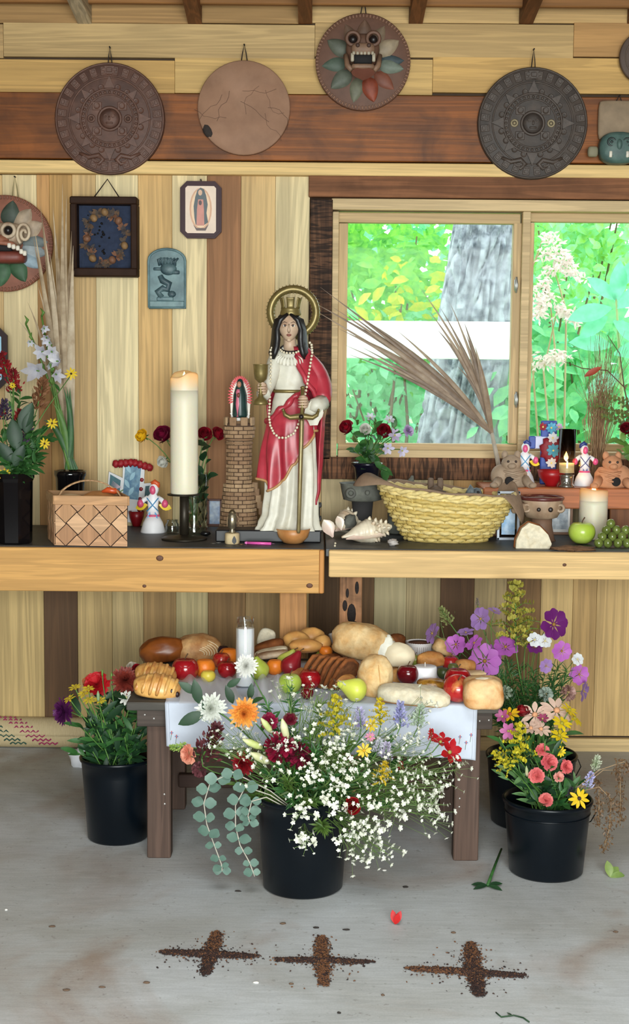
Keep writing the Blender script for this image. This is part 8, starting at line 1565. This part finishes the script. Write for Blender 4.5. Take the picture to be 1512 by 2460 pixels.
# dry seed grasses drooping at right
gbm, gst = leafmat(C(120, 92, 62), C(92, 66, 44), .1), M(C(150, 124, 92), .8)
for k, (lab, pts) in enumerate((('brown seed grass drooping nearest the bucket', ((1380, 1900), (1410, 1880), (1440, 1880), (1440, 1940), (1436, 1985))), ('brown seed grass drooping at the far right', ((1400, 1890), (1450, 1850), (1490, 1850), (1492, 1920), (1490, 1985))), ('brown seed grass with the lowest drooping tip', ((1400, 1900), (1440, 1890), (1470, 1920), (1465, 1990), (1448, 2050))), ('brown seed grass reaching past the right edge', ((1390, 1890), (1440, 1850), (1500, 1830), (1530, 1860), (1530, 1930))))):
    P_ = [W(x, y, yr-.02-.02*k) for x, y in pts]; dn = []
    for i in range(len(P_)-1): dn += [P_[i]+(P_[i+1]-P_[i])*(j/5) for j in range(5)]
    t = root('seed_grass', bl(RB, RH, rr), lab, 'dried grass', 'seed grasses in the front right bucket'); ob('stem', MB().tube([RB+Vector((.05, 0, RH*.8))]+P_, .0014, 4), gst, t); mb = MB()
    for i in range(9, len(dn)):
        for j in range(16): mb.leaf(dn[i]+rv(rr, .012), rv(rr)+Vector((0, 0, -.8)), rv(rr), .012, .005, .1, .2, 2)
    ob('seeds', mb, gbm, t, kind='stuff')
# ------------------------------------------------------------------ on the floor
# rolled palm mat by the wall
ma, mb2 = F(-260, 1790), F(232, 1796); mr = .058; ax = (mb2-ma).normalized(); t = root('rolled_mat', (ma+mb2)/2, 'rolled straw mat with magenta and green zigzag bands', 'mat')
def matm():
    m, n, l, bs = newmat('woven_mat'); v = coords(n, l, (1, 1, 1), False); w = n.new('ShaderNodeTexWave'); w.inputs['Scale'].default_value = 60; w.inputs['Distortion'].default_value = 1.0; l.new(v, w.inputs[0])
    c = mix(n, l, C(176, 156, 116), C(206, 188, 150), w.outputs[1]); l.new(c, bs.inputs['Base Color']); bs.inputs['Roughness'].default_value = .8; bump(n, l, w.outputs[1], bs, .5, .002); return m
e1, e2 = frame_of(ax)[1:]
def roll(u, v): q = 2*math.pi*v*2.0; r = mr*(1-.12*v); return ma+ax*(mb2-ma).length*u+Vector((0, 0, mr+.001))+(Vector((0, -1, 0))*math.cos(q)+Vector((0, 0, 1))*math.sin(q))*r
ob('straw_roll', MB().grid(roll, 30, 64), matm(), t).modifiers.new('th', 'SOLIDIFY').thickness = .003
for k in range(8):
    q = -.55+.28*k; c_ = Vector((0, 0, mr+.001))+(Vector((0, -1, 0))*math.cos(q)+Vector((0, 0, 1))*math.sin(q))*(mr+.0012)
    for x0, n, col in ((.52+.055*(7-k)*.55, 7, C(150, 34, 86)), (.40+.055*(7-k)*.5, 6, C(44, 78, 66))):
        pts = [ma+ax*(mb2-ma).length*(x0+.013*j)+c_+Vector((0, 0, .004*(1 if j % 2 else -1))) for j in range(n+1)]; ob('zigzag_band', MB().tube(pts, .0032, 5), M(col, .85), t)
wb_ = F(190, 1845); ob('white_bag', MB().ball(wb_+Vector((.02, .03, .035)), (.06, .04, .055), 20, 14, fn=lambda d: (1+.25*mnoise.noise(d*2.2+Vector((4, 1, 0))))*(.75 if d.z > .5 else 1)), M(C(214, 216, 222), .6, .1, 20), None, 'crumpled white bag on floor behind the left bucket', 'bag')
# three crosses strewn with dark ground coffee
cofm = [M(C(56, 32, 24), .9, .5, 200), M(C(104, 66, 38), .9, .4, 200), M(C(34, 20, 18), .9, .4, 200)]
def strewn(label, arms, seed):
    rr_ = random.Random(seed); c = F(*arms[0][1]); t = root('grounds_cross', c, label, 'floor marking', 'crosses strewn on the floor'); mbs = [MB(), MB(), MB()]
    for (p, q, w, n, tone) in arms:
        a, b = F(*p), F(*q); d = b-a; sd = Vector((-d.y, d.x, 0)).normalized()
        for k in range(n):
            f = rr_.random(); e = rr_.gauss(0, .42); taper = (.35+.65*math.sin(math.pi*min(1, max(0, .12+f*.8)))); pos = a+d*f+sd*e*w*taper+d.normalized()*rr_.gauss(0, .006); h = max(0, 1-abs(e))*.006*taper
            if rr_.random() < .03: pos += sd*rr_.gauss(0, w*1.4)+d.normalized()*rr_.gauss(0, .02); h = 0
            s_ = rr_.uniform(.001, .0033); i = (0 if rr_.random() < .5 else 2) if tone(f) < rr_.random() else 1; an = rr_.uniform(0, 6.28); u = Vector((math.cos(an), math.sin(an), rr_.uniform(-.3, .3)))*s_; v_ = Vector((-math.sin(an), math.cos(an), rr_.uniform(-.3, .3)))*s_*rr_.uniform(.4, 1); cz = pos+Vector((0, 0, h*rr_.random()+.0015))
            mbs[i].add([cz-u-v_, cz+u-v_, cz+u+v_, cz-u+v_, cz+Vector((0, 0, s_*.9))], [(0, 1, 4), (1, 2, 4), (2, 3, 4), (3, 0, 4)])
    for i, nm in enumerate(('dark_grounds', 'brown_grounds', 'black_grounds')): ob(nm, mbs[i], cofm[i], t, kind='stuff', smooth=False)
dk, lt = (lambda f: .12), (lambda f: .7)
strewn('dark grounds cross on the floor, leftmost of three', [((392, 2288), (612, 2299), .022, 3800, dk), ((522, 2242), (493, 2342), .024, 2700, lambda f: .75-.75*f)], 1)
strewn('dark grounds cross on the floor, middle of three', [((668, 2306), (888, 2312), .019, 3800, dk), ((773, 2252), (778, 2368), .026, 1900, lt)], 2)
strewn('dark grounds cross on the floor, rightmost and nearest', [((985, 2328), (1258, 2345), .022, 4200, lambda f: .6-.6*f), ((1130, 2268), (1150, 2393), .028, 3200, lambda f: .6-.6*f)], 3)
# fallen petals and leaves
pr = F(950, 2222); t = root('red_petal', pr, 'fallen scarlet petal lying on the floor', 'petal'); pm_ = leafmat(C(216, 40, 40), C(180, 24, 30), .3)
for d_ in ((-.2, .3, 1), (.35, .1, .8), (.1, -.3, .5)): ob('petal_lobe', MB().leaf(pr+Vector((0, 0, .002)), d_, (0, -1, .4), .04, .018, .2, .2, 5), pm_, t)
t = root('cut_sprig', F(1190, 2120), 'cut green stem with leaves on floor by the front bucket', 'leaf'); a_, b_ = F(1172, 2132), F(1205, 2062); ob('stem', MB().tube([a_+Vector((0, 0, .006)), (a_+b_)/2+Vector((0, 0, .02)), b_+Vector((0, 0, .03))], [.005, .004, .003], 7), LEAFG, t)
for d_ in ((-1, .1, .2), (1, .2, .25), (-.7, -.4, .1), (.6, -.5, .1)): ob('leaf', MB().leaf(a_+Vector((0, 0, .006)), d_, (0, -.5, 1), .05, .016, .25, .2, 5), LEAFD, t)
t = root('pale_leaf', F(1466, 2105), 'curled pale green leaf lying at the right of the floor', 'leaf'); p = F(1466, 2108)
for d_, L_ in (((-.1, .2, 1), .05), ((.5, .2, .5), .045), ((.9, 0, .15), .05)): ob('leaf_lobe', MB().leaf(p+Vector((0, 0, .002)), d_, (0, -1, .6), L_, .026, .3, .4, 5), leafmat(C(150, 170, 96), C(110, 140, 70)), t)
t = root('thin_sprig', F(1230, 2445), 'thin dark sprig on the floor at bottom right', 'leaf'); ob('stem', MB().tube([F(x, y)+Vector((0, 0, .003)) for x, y in ((1192, 2435), (1205, 2446), (1235, 2442), (1258, 2448), (1272, 2458))], .0018, 5), LEAFD, t); ob('leaf', MB().leaf(F(1232, 2443)+Vector((0, 0, .003)), (-.4, .5, .1), (0, 0, 1), .02, .006, .1, .1, 3), LEAFD, t)
rr = random.Random(15)
for k, (x, y, c_) in enumerate(((572, 2142, 0), (760, 2230, 0), (832, 2235, 0), (352, 2362, 1), (975, 2132, 0), (920, 2392, 1), (615, 2362, 2), (815, 2435, 0), (160, 2380, 1), (245, 2373, 1), (125, 2227, 1), (15, 2187, 2), (700, 2365, 1), (1090, 2242, 1), (924, 2092, 2), (1480, 2240, 1), (680, 2220, 1))):
    p = F(x, y); mb = MB().ball(p+Vector((0, 0, .002)), (rr.uniform(.003, .01), rr.uniform(.003, .006), .0025), 8, 6, fn=blobfn(k, .4, 3)); ob('debris_bit', mb, M((C(40, 34, 30), C(96, 76, 60), C(226, 224, 216))[c_], .9), None, '%s crumb on the concrete floor' % ('black', 'brown', 'white')[c_], 'crumb', 'crumbs scattered on the floor')
